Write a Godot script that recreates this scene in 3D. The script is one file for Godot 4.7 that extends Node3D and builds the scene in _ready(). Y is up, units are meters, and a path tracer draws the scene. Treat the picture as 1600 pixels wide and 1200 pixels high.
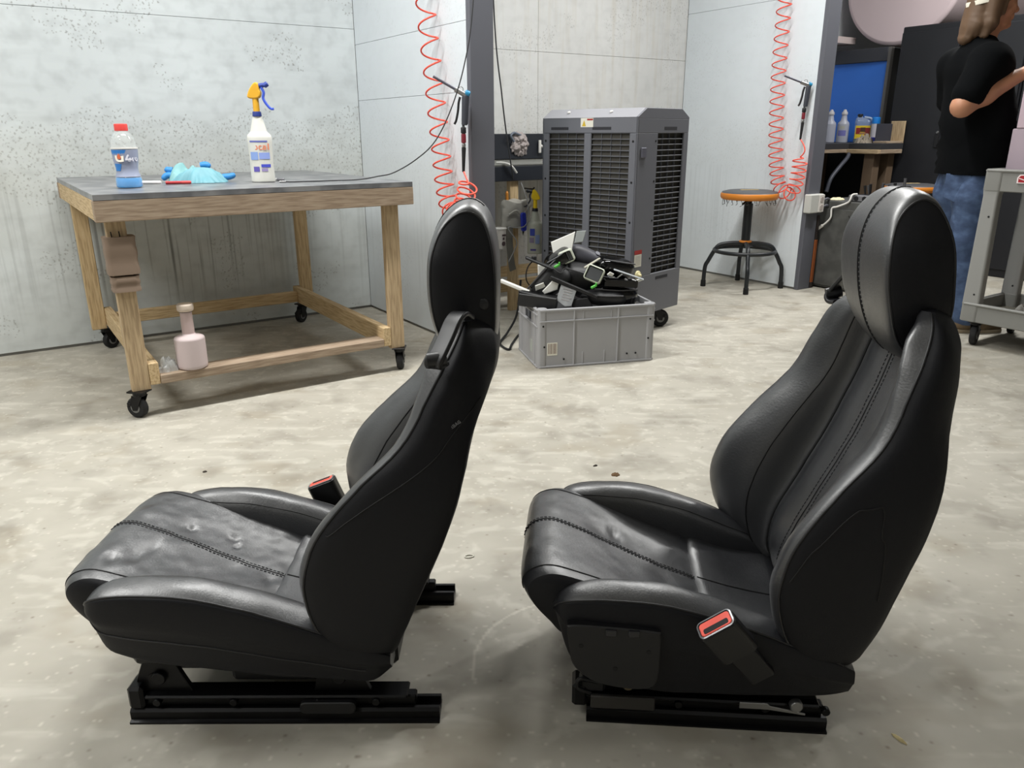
extends Node3D
# A trim shop: two black leather car seats on a concrete floor, stalls with white walls behind.

const PSI := 0.59341          # the stalls stand turned by 34 degrees to the view
const EYE := 1.07
const BACK := -4.52           # the back wall, in stall axes (u along it, v towards the viewer)
const PART_A := 1.96          # left faces of the two stub walls
const PART_B := 4.66
var M := {}
var used := {}
var rng := RandomNumberGenerator.new()
var noise := FastNoiseLite.new()


func _ready() -> void:
	rng.seed = 7
	noise.seed = 3
	noise.frequency = 1.0
	noise.fractal_octaves = 3
	set_camera()
	set_light()
	make_materials()
	build_room()
	build_seats()
	build_workbench()
	build_bench_items()
	build_hoses()
	build_middle_bay()
	build_cooler()
	build_crate()
	build_stools()
	build_right_bay()
	build_cart()
	build_person()
	build_floor_bits()


func set_camera() -> void:
	var pitch := deg_to_rad(18.21)
	var roll := deg_to_rad(-0.211)
	var r := Vector3.RIGHT
	var u := Vector3(0, cos(pitch), -sin(pitch))
	var b := Vector3(0, sin(pitch), cos(pitch))
	var cam := Camera3D.new()
	cam.name = "camera"
	cam.transform = Transform3D(Basis(r * cos(roll) + u * sin(roll), u * cos(roll) - r * sin(roll), b), Vector3(0, EYE, 0))
	cam.fov = rad_to_deg(2.0 * atan(0.5))
	cam.near = 0.05
	cam.far = 60.0
	add_child(cam)
	cam.current = true


func set_light() -> void:
	var e := Environment.new()
	e.background_mode = Environment.BG_COLOR
	e.background_color = Color(0.02, 0.02, 0.022)
	e.tonemap_mode = Environment.TONE_MAPPER_LINEAR
	e.tonemap_exposure = 0.9
	e.sdfgi_enabled = true
	e.ssao_enabled = true
	e.ssil_enabled = true
	var w := WorldEnvironment.new()
	w.name = "world_environment"
	w.environment = e
	add_child(w)
	# ceiling tubes: u, v, length along u, energy
	for a in LAMPS:
		ceiling_lamp(a[0], a[1], a[2], a[3], "white ceiling tube light " + a[4])


const LAMP_Y := 3.05
const LAMPS := [
	[-1.3, -2.7, 1.5, 8.0, "over the left end of the back wall"], [0.9, -2.75, 1.5, 8.0, "above the wheeled workbench"], [3.2, -2.75, 1.5, 7.5, "above the air cooler"], [5.6, -2.4, 1.5, 8.0, "above the standing person"],
	[-1.7, -0.9, 1.5, 2.5, "to the left of the two car seats"], [0.5, 2.2, 1.5, 0.6, "behind the viewer"]]


func ceiling_lamp(u: float, v: float, length: float, energy: float, label: String) -> void:
	var t := thing("ceiling_light", label, "light", room(u, LAMP_Y, v), PSI, "ceiling tube lights")
	var b := Buf.new()
	box(b, Vector3(0, 0.06, 0), Vector3(length, 0.05, 0.2), 0.01)
	part("housing", b, mat("lamp_body", Color(0.85, 0.85, 0.85), 0.5), t)
	b = Buf.new()
	box(b, Vector3(0, 0.025, 0), Vector3(length - 0.06, 0.02, 0.14), 0.006)
	var glow := mat("lamp_glow", Color(0.9, 0.9, 0.9), 0.5)
	glow.emission_enabled = true
	glow.emission = Color(1.0, 0.98, 0.94)
	glow.emission_energy_multiplier = 3.0
	part("diffuser", b, glow, t)
	var l := AreaLight3D.new()
	l.name = "tube_glow"
	l.area_size = Vector2(length - 0.08, 0.13)
	l.light_energy = energy
	l.light_color = Color(1.0, 1.0, 0.99)
	l.shadow_enabled = true
	l.area_range = 20.0
	l.area_attenuation = 2.0
	l.rotation = Vector3(-PI / 2, 0, 0)
	l.position = Vector3(0, 0.0, 0)
	t.add_child(l)


# ---------------------------------------------------------------- places, names
func room(u: float, y: float, v: float) -> Vector3:
	return Vector3(u * cos(PSI) + v * sin(PSI), y, -u * sin(PSI) + v * cos(PSI))


func numbered(called: String) -> String:
	var n: int = used.get(called, 0)
	used[called] = n + 1
	return called if n == 0 else "%s_%03d" % [called, n]


func tag(o: Node, label: String, category: String, group := "", kind := "") -> void:
	o.set_meta("label", label)
	o.set_meta("category", category)
	if group:
		o.set_meta("group", group)
	if kind:
		o.set_meta("kind", kind)


func thing(called: String, label: String, category: String, at := Vector3.ZERO, turn := 0.0, group := "") -> Node3D:
	var o := Node3D.new()
	o.name = numbered(called)
	add_child(o, true)
	o.position = at
	o.rotation.y = turn
	tag(o, label, category, group)
	return o


func part(called: String, b: Buf, m: Material, parent: Node, label := "", kind := "") -> MeshInstance3D:
	var o := MeshInstance3D.new()
	o.name = called
	o.mesh = b.mesh()
	o.material_override = m
	parent.add_child(o, true)
	if label:
		o.set_meta("label", label)
	if kind:
		o.set_meta("kind", kind)
	return o


func single(called: String, b: Buf, m: Material, label: String, category: String, at := Vector3.ZERO, turn := 0.0, group := "") -> MeshInstance3D:
	var o := part(numbered(called), b, m, self)
	o.position = at
	o.rotation.y = turn
	tag(o, label, category, group)
	return o


func struct(called: String, b: Buf, m: Material, at := Vector3.ZERO, turn := 0.0) -> MeshInstance3D:
	var o := part(numbered(called), b, m, self)
	o.position = at
	o.rotation.y = turn
	o.set_meta("kind", "structure")
	return o


# ---------------------------------------------------------------- shapes
class Buf:
	var v := PackedVector3Array()
	var n := PackedVector3Array()
	var uv := PackedVector2Array()
	var x := Transform3D.IDENTITY

	func tri(a: Vector3, b: Vector3, c: Vector3, na: Vector3, nb: Vector3, nc: Vector3, ua := Vector2.ZERO, ub := Vector2.ZERO, uc := Vector2.ZERO) -> void:
		if (b - a).cross(c - a).dot(na + nb + nc) > 0.0:   # fronts run clockwise
			var t := b
			b = c
			c = t
			t = nb
			nb = nc
			nc = t
			var s := ub
			ub = uc
			uc = s
		v.append(x * a)
		v.append(x * b)
		v.append(x * c)
		n.append((x.basis * na).normalized())
		n.append((x.basis * nb).normalized())
		n.append((x.basis * nc).normalized())
		uv.append(ua)
		uv.append(ub)
		uv.append(uc)

	func flat(a: Vector3, b: Vector3, c: Vector3, out: Vector3) -> void:
		var k := (b - a).cross(c - a)
		if k.length_squared() < 1e-18:
			return
		k = k.normalized()
		if k.dot(out) < 0.0:
			k = -k
		tri(a, b, c, k, k, k)

	func quad(a: Vector3, b: Vector3, c: Vector3, d: Vector3, out: Vector3) -> void:
		flat(a, b, c, out)
		flat(a, c, d, out)

	func mesh() -> ArrayMesh:
		var a := []
		a.resize(Mesh.ARRAY_MAX)
		a[Mesh.ARRAY_VERTEX] = v
		a[Mesh.ARRAY_NORMAL] = n
		a[Mesh.ARRAY_TEX_UV] = uv
		var m := ArrayMesh.new()
		m.add_surface_from_arrays(Mesh.PRIMITIVE_TRIANGLES, a)
		return m


func box(b: Buf, c: Vector3, s: Vector3, bevel := 0.0, basis := Basis.IDENTITY) -> void:
	var h := s / 2.0
	var e := minf(bevel, minf(h.x, minf(h.y, h.z)) * 0.9)
	var axes := [Vector3.RIGHT, Vector3.UP, Vector3.BACK]
	var pt := func(sx: float, sy: float, sz: float, k: int) -> Vector3:
		var p := Vector3(sx * (h.x - e), sy * (h.y - e), sz * (h.z - e))
		p[k] = [sx, sy, sz][k] * h[k]
		return c + basis * p
	for k in 3:
		var i := (k + 1) % 3
		var j := (k + 2) % 3
		for s0 in [-1.0, 1.0]:
			var q := []
			for w in [[-1.0, -1.0], [1.0, -1.0], [1.0, 1.0], [-1.0, 1.0]]:
				var g := [0.0, 0.0, 0.0]
				g[k] = s0
				g[i] = w[0]
				g[j] = w[1]
				q.append(pt.call(g[0], g[1], g[2], k))
			b.quad(q[0], q[1], q[2], q[3], basis * (axes[k] * s0))
			if e > 0.0:
				for s1 in [-1.0, 1.0]:   # the edge between faces k and i
					var g0 := [0.0, 0.0, 0.0]
					g0[k] = s0
					g0[i] = s1
					g0[j] = -1.0
					var g1 := g0.duplicate()
					g1[j] = 1.0
					b.quad(pt.call(g0[0], g0[1], g0[2], k), pt.call(g0[0], g0[1], g0[2], i), pt.call(g1[0], g1[1], g1[2], i), pt.call(g1[0], g1[1], g1[2], k), basis * (axes[k] * s0 + axes[i] * s1))
	if e > 0.0:
		for sx in [-1.0, 1.0]:
			for sy in [-1.0, 1.0]:
				for sz in [-1.0, 1.0]:
					b.flat(pt.call(sx, sy, sz, 0), pt.call(sx, sy, sz, 1), pt.call(sx, sy, sz, 2), basis * Vector3(sx, sy, sz))


func bar(b: Buf, p: Vector3, q: Vector3, w: float, t: float, bevel := 0.0, up := Vector3.UP) -> void:
	# a rectangular bar from p to q, w wide and t thick (thickness along «up»)
	var d := (q - p).normalized()
	var side := up.cross(d)
	if side.length() < 0.01:
		side = Vector3.RIGHT.cross(d)
	side = side.normalized()
	box(b, (p + q) / 2.0, Vector3(w, t, p.distance_to(q)), bevel, Basis(side, d.cross(side).normalized(), d))


func grid(b: Buf, P: Array, wrap := false, hint := Vector3.ZERO, c0 := 0, c1 := -1) -> void:
	# a smooth sheet through rows of points; wrap closes each row. hint: which way is out for an open sheet (zero: away from the row's middle)
	var N := grid_normals(P, wrap, hint)
	grid_part(b, P, N, wrap, c0, c1)


func grid_normals(P: Array, wrap: bool, hint: Vector3) -> Array:
	var R := P.size()
	var C: int = P[0].size()
	var N := []
	for i in R:
		var row := PackedVector3Array()
		var mid := Vector3.ZERO
		for p: Vector3 in P[i]:
			mid += p / C
		for j in C:
			var jl := (j + C - 1) % C if wrap else maxi(j - 1, 0)
			var jr := (j + 1) % C if wrap else mini(j + 1, C - 1)
			var du: Vector3 = P[i][jr] - P[i][jl]
			var dv: Vector3 = P[mini(i + 1, R - 1)][j] - P[maxi(i - 1, 0)][j]
			var k := du.cross(dv)
			if k.length_squared() < 1e-20:
				k = P[i][j] - mid
			row.append(k.normalized())
		N.append(row)
	# one sign for the whole sheet
	var s := 0.0
	for i in R:
		var mid := Vector3.ZERO
		for p: Vector3 in P[i]:
			mid += p / C
		for j in C:
			var o: Vector3 = hint if hint != Vector3.ZERO else P[i][j] - mid
			s += (N[i][j] as Vector3).dot(o)
	if s < 0.0:
		for i in R:
			for j in C:
				N[i][j] = -N[i][j]
	return N


func grid_part(b: Buf, P: Array, N: Array, wrap := false, c0 := 0, c1 := -1) -> void:
	var R := P.size()
	var C: int = P[0].size()
	var last := c1 if c1 >= 0 else (C if wrap else C - 1)
	for i in R - 1:
		for j in range(c0, last):
			var k := (j + 1) % C
			var uvs := [Vector2(float(j) / (C - 1), float(i) / (R - 1)), Vector2(float(j + 1) / (C - 1), float(i) / (R - 1)), Vector2(float(j + 1) / (C - 1), float(i + 1) / (R - 1)), Vector2(float(j) / (C - 1), float(i + 1) / (R - 1))]
			b.tri(P[i][j], P[i][k], P[i + 1][k], N[i][j], N[i][k], N[i + 1][k], uvs[0], uvs[1], uvs[2])
			b.tri(P[i][j], P[i + 1][k], P[i + 1][j], N[i][j], N[i + 1][k], N[i + 1][j], uvs[0], uvs[2], uvs[3])


func cap(b: Buf, ring: PackedVector3Array, out: Vector3) -> void:
	var mid := Vector3.ZERO
	for p in ring:
		mid += p / ring.size()
	for j in ring.size():
		b.flat(mid, ring[j], ring[(j + 1) % ring.size()], out)


func loft(b: Buf, rings: Array, caps := true) -> void:
	grid(b, rings, true)
	if caps:
		var n := rings.size()
		var m0 := middle(rings[0])
		var m1 := middle(rings[n - 1])
		cap(b, rings[0], m0 - middle(rings[1]))
		cap(b, rings[n - 1], m1 - middle(rings[n - 2]))


func middle(ring: PackedVector3Array) -> Vector3:
	var m := Vector3.ZERO
	for p in ring:
		m += p / ring.size()
	return m


func tube(b: Buf, pts: PackedVector3Array, r: Variant, sides := 8, caps := true, flat := Vector2.ONE) -> void:
	# r: one radius or a list; flat scales the two cross axes
	var rings := []
	var side := Vector3.ZERO
	for i in pts.size():
		var d := (pts[mini(i + 1, pts.size() - 1)] - pts[maxi(i - 1, 0)]).normalized()
		if side == Vector3.ZERO:
			side = d.cross(Vector3.UP if absf(d.y) < 0.9 else Vector3.RIGHT).normalized()
		else:
			side = (side - d * side.dot(d)).normalized()
		var up := side.cross(d)
		var rad: float = r[i] if r is Array or r is PackedFloat32Array else r
		var ring := PackedVector3Array()
		for k in sides:
			var a := TAU * k / sides
			ring.append(pts[i] + side * cos(a) * rad * flat.x + up * sin(a) * rad * flat.y)
		rings.append(ring)
	loft(b, rings, caps)


func ribbon(b: Buf, pts: PackedVector3Array, across: Vector3, w: float, t: float) -> void:
	# a strap: w wide along «across», t thick
	var rings := []
	for i in pts.size():
		var d := (pts[mini(i + 1, pts.size() - 1)] - pts[maxi(i - 1, 0)]).normalized()
		var s := (across - d * across.dot(d)).normalized()
		var u := d.cross(s).normalized()
		var ring := PackedVector3Array()
		for q in [[-0.5, 0.3], [-0.42, 0.5], [0.42, 0.5], [0.5, 0.3], [0.5, -0.3], [0.42, -0.5], [-0.42, -0.5], [-0.5, -0.3]]:
			ring.append(pts[i] + s * w * q[0] + u * t * q[1])
		rings.append(ring)
	loft(b, rings)


func lathe(b: Buf, prof: Array, sides := 24, at := Vector3.ZERO, basis := Basis.IDENTITY, oval := 1.0) -> void:
	# prof: [radius, height] from bottom to top; sharp corners are pairs a hair apart
	var rings := []
	for q in prof:
		var ring := PackedVector3Array()
		for k in sides:
			var a := TAU * k / sides
			ring.append(at + basis * Vector3(cos(a) * maxf(q[0], 1e-5), q[1], sin(a) * maxf(q[0], 1e-5) * oval))
		rings.append(ring)
	grid(b, rings, true)
	if prof[0][0] > 0.0005:
		cap(b, rings[0], basis * Vector3.DOWN * signf(prof[prof.size() - 1][1] - prof[0][1]))
	if prof[prof.size() - 1][0] > 0.0005:
		cap(b, rings[rings.size() - 1], basis * Vector3.UP * signf(prof[prof.size() - 1][1] - prof[0][1]))


func disc(b: Buf, at: Vector3, axis: Vector3, r: float, t: float, sides := 20) -> void:
	axis = axis.normalized()
	var s := axis.cross(Vector3.UP if absf(axis.y) < 0.9 else Vector3.RIGHT).normalized()
	var e := minf(t, r) * 0.18
	lathe(b, [[r - e, -t / 2], [r, -t / 2 + e], [r, t / 2 - e], [r - e, t / 2]], sides, at, Basis(s, axis, s.cross(axis)))


func ring_band(b: Buf, at: Vector3, axis: Vector3, r: float, tube_r: float, sides := 28, thin := 8) -> void:
	axis = axis.normalized()
	var s := axis.cross(Vector3.UP if absf(axis.y) < 0.9 else Vector3.RIGHT).normalized()
	var t := s.cross(axis)
	var rings := []
	for k in sides + 1:
		var a := TAU * k / sides
		var o := s * cos(a) + t * sin(a)
		var ring := PackedVector3Array()
		for j in thin:
			var c := TAU * j / thin
			ring.append(at + o * (r + tube_r * cos(c)) + axis * tube_r * sin(c))
		rings.append(ring)
	grid(b, rings, true)


func prism(b: Buf, poly: PackedVector2Array, z0: float, z1: float, bevel := 0.0, x := Transform3D.IDENTITY) -> void:
	# an outline in x and y, thick from z0 to z1
	var n := poly.size()
	if Geometry2D.is_polygon_clockwise(poly):
		poly.reverse()
	var inner := PackedVector2Array()
	for i in n:
		var d0 := (poly[i] - poly[(i + n - 1) % n]).normalized()
		var d1 := (poly[(i + 1) % n] - poly[i]).normalized()
		var m := Vector2(-d0.y, d0.x) + Vector2(-d1.y, d1.x)
		var k := m.normalized() * bevel / maxf(m.length() / 2.0, 0.5)
		inner.append(poly[i] + k)
	var at := func(p: Vector2, z: float) -> Vector3:
		return x * Vector3(p.x, p.y, z)
	var tris := Geometry2D.triangulate_polygon(inner)
	if tris.is_empty():   # too tight for the inset: a fan round the middle
		var mid := Vector2.ZERO
		for p in inner:
			mid += p / n
		inner.append(mid)
		for i in n:
			tris.append_array(PackedInt32Array([i, (i + 1) % n, n]))
	for i in range(0, tris.size(), 3):
		b.flat(at.call(inner[tris[i]], z0), at.call(inner[tris[i + 1]], z0), at.call(inner[tris[i + 2]], z0), x.basis * Vector3(0, 0, z0 - z1))
		b.flat(at.call(inner[tris[i]], z1), at.call(inner[tris[i + 1]], z1), at.call(inner[tris[i + 2]], z1), x.basis * Vector3(0, 0, z1 - z0))
	var e := bevel * signf(z1 - z0)
	for i in n:
		var j := (i + 1) % n
		var d := poly[j] - poly[i]
		var o := x.basis * Vector3(d.y, -d.x, 0)
		b.quad(at.call(poly[i], z0 + e), at.call(poly[j], z0 + e), at.call(poly[j], z1 - e), at.call(poly[i], z1 - e), o)
		if bevel > 0.0:
			b.quad(at.call(inner[i], z0), at.call(inner[j], z0), at.call(poly[j], z0 + e), at.call(poly[i], z0 + e), o + x.basis * Vector3(0, 0, z0 - z1).normalized() * d.length())
			b.quad(at.call(inner[i], z1), at.call(inner[j], z1), at.call(poly[j], z1 - e), at.call(poly[i], z1 - e), o + x.basis * Vector3(0, 0, z1 - z0).normalized() * d.length())


func curve(pts: Array, n: int, closed := false) -> PackedVector3Array:
	# n points along a Catmull-Rom curve through pts
	var out := PackedVector3Array()
	var m := pts.size()
	for i in n:
		var f := float(i) / (n if closed else n - 1) * (m if closed else m - 1)
		var k := mini(int(f), m - 1 if closed else m - 2)
		var t := f - k
		var p1: Vector3 = pts[k]
		var p2: Vector3 = pts[(k + 1) % m]
		var p0: Vector3 = pts[(k + m - 1) % m] if closed or k > 0 else p1 * 2.0 - p2
		var p3: Vector3 = pts[(k + 2) % m] if closed or k + 2 < m else p2 * 2.0 - p1
		out.append(p1.cubic_interpolate(p2, p0, p3, t))
	return out


func curve2(pts: Array, n: int, closed := false) -> PackedVector2Array:
	var l := []
	for p: Vector2 in pts:
		l.append(Vector3(p.x, p.y, 0))
	var out := PackedVector2Array()
	for p in curve(l, n, closed):
		out.append(Vector2(p.x, p.y))
	return out


func rounded(w: float, h: float, r: float, steps := 5) -> PackedVector2Array:
	var out := PackedVector2Array()
	for k in 4:
		var c := Vector2((w / 2 - r) * [1, -1, -1, 1][k], (h / 2 - r) * [1, 1, -1, -1][k])
		for i in steps:
			var a := PI / 2 * (k + float(i) / (steps - 1))
			out.append(c + Vector2(cos(a), sin(a)) * r)
	return out


func lettering(text: String, height: float, depth := 0.0006, bend := 0.0, serif := false) -> Buf:
	# flat letters round their middle, in x and y, facing +z; bend wraps them round an upright axis of that radius
	var f := SystemFont.new()
	f.font_names = PackedStringArray(["Droid Serif" if serif else "Droid Sans"])
	f.font_weight = 700
	var t := TextMesh.new()
	t.text = text
	t.font = f
	t.font_size = 32
	t.pixel_size = height / 24.0
	t.depth = depth
	t.curve_step = 2.0
	var a := t.get_mesh_arrays()
	var b := Buf.new()
	var vs: PackedVector3Array = a[Mesh.ARRAY_VERTEX]
	var ns: PackedVector3Array = a[Mesh.ARRAY_NORMAL]
	var ids: PackedInt32Array = a[Mesh.ARRAY_INDEX] if a[Mesh.ARRAY_INDEX] != null else PackedInt32Array(range(vs.size()))
	for i in range(0, ids.size() - 2, 3):
		var q := []
		var m := []
		for k in 3:
			var p := vs[ids[i + k]]
			var nn := ns[ids[i + k]]
			if bend > 0.0:
				var ang := p.x / bend
				p = Vector3(sin(ang) * (bend + p.z), p.y, cos(ang) * (bend + p.z) - bend)
				nn = nn.rotated(Vector3.UP, ang)
			q.append(p)
			m.append(nn)
		b.tri(q[0], q[1], q[2], m[0], m[1], m[2])
	return b


func sdf_body(b: Buf, bones: Array, cell: float, k: float) -> void:
	# one smooth surface round tapered capsules [from, to, radius, radius, squash axis, squash factor]
	var lo := Vector3.INF
	var hi := -Vector3.INF
	for q in bones:
		var r: float = maxf(q[2], q[3]) + cell * 3.0
		for p: Vector3 in [q[0], q[1]]:
			lo = lo.min(p - Vector3.ONE * r)
			hi = hi.max(p + Vector3.ONE * r)
	var nx := int((hi.x - lo.x) / cell) + 2
	var ny := int((hi.y - lo.y) / cell) + 2
	var nz := int((hi.z - lo.z) / cell) + 2
	var F := PackedFloat32Array()
	F.resize(nx * ny * nz)
	F.fill(1.0)
	for q in bones:
		var a: Vector3 = q[0]
		var ab: Vector3 = q[1] - a
		var l2 := maxf(ab.length_squared(), 1e-9)
		var ra: float = q[2]
		var rb: float = q[3]
		var ax: Vector3 = q[4] if q.size() > 4 else Vector3.ZERO
		var sq: float = q[5] if q.size() > 5 else 1.0
		var far := maxf(ra, rb) * maxf(1.0, 1.0 / sq) + k + cell * 2.5
		var b0 := (a.min(q[1]) - Vector3.ONE * far - lo) / cell
		var b1 := (a.max(q[1]) + Vector3.ONE * far - lo) / cell
		for iz in range(maxi(0, int(b0.z)), mini(nz, int(b1.z) + 1)):
			for iy in range(maxi(0, int(b0.y)), mini(ny, int(b1.y) + 1)):
				for ix in range(maxi(0, int(b0.x)), mini(nx, int(b1.x) + 1)):
					var p := lo + Vector3(ix, iy, iz) * cell - a
					var t := clampf(p.dot(ab) / l2, 0.0, 1.0)
					var off := p - ab * t
					if sq != 1.0:
						off += ax * (off.dot(ax) * (sq - 1.0))
					var d := off.length() - lerpf(ra, rb, t)
					var at := ix + nx * (iy + ny * iz)
					var o := F[at]
					var h := maxf(k - absf(d - o), 0.0)
					F[at] = minf(d, o) - h * h * 0.25 / k
	var nodes := {}
	var pos := PackedVector3Array()
	var nor := PackedVector3Array()
	var step := [1, nx, nx * ny]
	for iz in nz - 1:
		for iy in ny - 1:
			for ix in nx - 1:
				var at := ix + nx * (iy + ny * iz)
				var f0 := F[at]
				var inside := f0 < 0.0
				var mixed := false
				for c in range(1, 8):
					if (F[at + (c & 1) + nx * ((c >> 1) & 1) + nx * ny * (c >> 2)] < 0.0) != inside:
						mixed = true
						break
				if not mixed:
					continue
				var sum := Vector3.ZERO
				var n := 0
				var g := Vector3.ZERO
				for c in 8:
					var vc := Vector3(c & 1, (c >> 1) & 1, c >> 2)
					var fc := F[at + (c & 1) + nx * ((c >> 1) & 1) + nx * ny * (c >> 2)]
					g += (vc * 2.0 - Vector3.ONE) * fc
					for e in 3:
						if (c >> e) & 1:
							continue
						var d := c | (1 << e)
						var fd := F[at + (d & 1) + nx * ((d >> 1) & 1) + nx * ny * (d >> 2)]
						if (fc < 0.0) != (fd < 0.0):
							var vd := vc
							vd[e] += fc / (fc - fd)
							sum += vd
							n += 1
				nodes[at] = pos.size()
				pos.append(lo + (Vector3(ix, iy, iz) + sum / n) * cell)
				nor.append(g.normalized())
	for at: int in nodes:
		for e in 3:
			var u: int = step[(e + 1) % 3]
			var w: int = step[(e + 2) % 3]
			# the edge from this cell's corner along e, shared by four cells
			if (F[at] < 0.0) == (F[at + step[e]] < 0.0):
				continue
			if not (nodes.has(at - u) and nodes.has(at - w) and nodes.has(at - u - w)):
				continue
			var i0: int = nodes[at]
			var i1: int = nodes[at - u]
			var i2: int = nodes[at - u - w]
			var i3: int = nodes[at - w]
			b.tri(pos[i0], pos[i1], pos[i2], nor[i0], nor[i1], nor[i2])
			b.tri(pos[i0], pos[i2], pos[i3], nor[i0], nor[i2], nor[i3])


# ---------------------------------------------------------------- materials
func mat(key: String, color := Color.WHITE, rough := 0.6, metal := 0.0) -> StandardMaterial3D:
	if not M.has(key):
		var m := StandardMaterial3D.new()
		m.resource_name = key
		m.albedo_color = color
		m.roughness = rough
		m.metallic = metal
		M[key] = m
	return M[key]


func grain(freq: float, octaves: int, seed_: int, normal: bool, strength := 4.0, size := 512) -> NoiseTexture2D:
	var n := FastNoiseLite.new()
	n.seed = seed_
	n.noise_type = FastNoiseLite.TYPE_SIMPLEX_SMOOTH
	n.frequency = freq
	n.fractal_octaves = octaves
	var t := NoiseTexture2D.new()
	t.width = size
	t.height = size
	t.seamless = true
	t.noise = n
	t.as_normal_map = normal
	t.bump_strength = strength
	return t


func ramp(t: NoiseTexture2D, cols: Array, offs: Array) -> NoiseTexture2D:
	var g := Gradient.new()
	g.colors = PackedColorArray(cols)
	g.offsets = PackedFloat32Array(offs)
	t.color_ramp = g
	return t


func make_materials() -> void:
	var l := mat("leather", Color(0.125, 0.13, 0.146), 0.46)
	l.metallic_specular = 0.7
	l.clearcoat_enabled = true
	l.clearcoat = 0.7
	l.clearcoat_roughness = 0.37
	l.normal_enabled = true
	l.normal_texture = grain(0.05, 4, 11, true, 2.2)
	l.normal_scale = 0.55
	l.uv1_triplanar = true
	l.uv1_scale = Vector3.ONE * 7.0
	l.roughness_texture = ramp(grain(0.012, 4, 12, false), [Color(0.88, 0.88, 0.88), Color(1, 1, 1)], [0.25, 0.75])
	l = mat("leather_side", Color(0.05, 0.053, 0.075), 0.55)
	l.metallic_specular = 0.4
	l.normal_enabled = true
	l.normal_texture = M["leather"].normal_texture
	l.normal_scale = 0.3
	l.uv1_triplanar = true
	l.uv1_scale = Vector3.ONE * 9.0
	mat("seam", Color(0.035, 0.035, 0.04), 0.7)
	mat("piping", Color(0.13, 0.13, 0.14), 0.4)
	mat("thread", Color(0.12, 0.12, 0.13), 0.7)
	mat("black_plastic", Color(0.055, 0.056, 0.068), 0.5)
	mat("gloss_black", Color(0.03, 0.03, 0.035), 0.12)
	mat("black_metal", Color(0.06, 0.06, 0.068), 0.38, 0.5)
	mat("steel", Color(0.62, 0.62, 0.62), 0.35, 0.9)
	mat("white_plastic", Color(0.87, 0.86, 0.84), 0.5)
	mat("rubber", Color(0.07, 0.07, 0.075), 0.75)
	mat("red_plastic", Color(0.85, 0.22, 0.18), 0.45)
	mat("orange_hose", Color(0.93, 0.34, 0.26), 0.4)
	mat("grey_metal", Color(0.32, 0.32, 0.33), 0.45, 0.2)
	for k in 3:   # planks: the grain runs along local x, y or z
		for tone in ["wood", "pale_wood"]:
			var w := mat("%s_%s" % [tone, "xyz"[k]], Color.WHITE, 0.75)
			w.albedo_texture = ramp(grain(0.02, 4, 21 + k, false), ([Color(0.55, 0.475, 0.40), Color(0.62, 0.545, 0.465), Color(0.67, 0.60, 0.52)] if k == 0 else [Color(0.63, 0.54, 0.42), Color(0.71, 0.62, 0.49), Color(0.76, 0.67, 0.54)]) if tone == "wood" else [Color(0.68, 0.58, 0.43), Color(0.77, 0.67, 0.51), Color(0.81, 0.72, 0.57)], [0.2, 0.5, 0.85])
			w.uv1_triplanar = true
			var s := Vector3.ONE * 9.0
			s[k] = 0.7
			w.uv1_scale = s
	var wl := mat("wall_clean", Color.WHITE, 0.55)
	wl.albedo_texture = wall_picture(2)
	wl.metallic_specular = 0.35
	wl = mat("wall_dirty", Color.WHITE, 0.6)
	wl.albedo_texture = wall_picture(0)
	wl.metallic_specular = 0.35
	wl = mat("wall_buff", Color.WHITE, 0.6)
	wl.albedo_texture = wall_picture(1)
	wl.metallic_specular = 0.35
	var f := mat("concrete", Color.WHITE, 0.62)
	f.albedo_texture = floor_picture()
	f.metallic_specular = 0.4
	f.detail_enabled = true
	f.detail_blend_mode = BaseMaterial3D.BLEND_MODE_MUL
	f.detail_albedo = ramp(grain(0.03, 5, 31, false, 1.0, 1024), [Color(0.86, 0.855, 0.85), Color(0.97, 0.97, 0.97), Color(1, 1, 1)], [0.15, 0.45, 0.9])
	f.detail_uv_layer = BaseMaterial3D.DETAIL_UV_1
	f.uv1_scale = Vector3.ONE


func picture(w: int, h: int, data: PackedByteArray) -> ImageTexture:
	return ImageTexture.create_from_image(Image.create_from_data(w, h, false, Image.FORMAT_RGB8, data))


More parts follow.
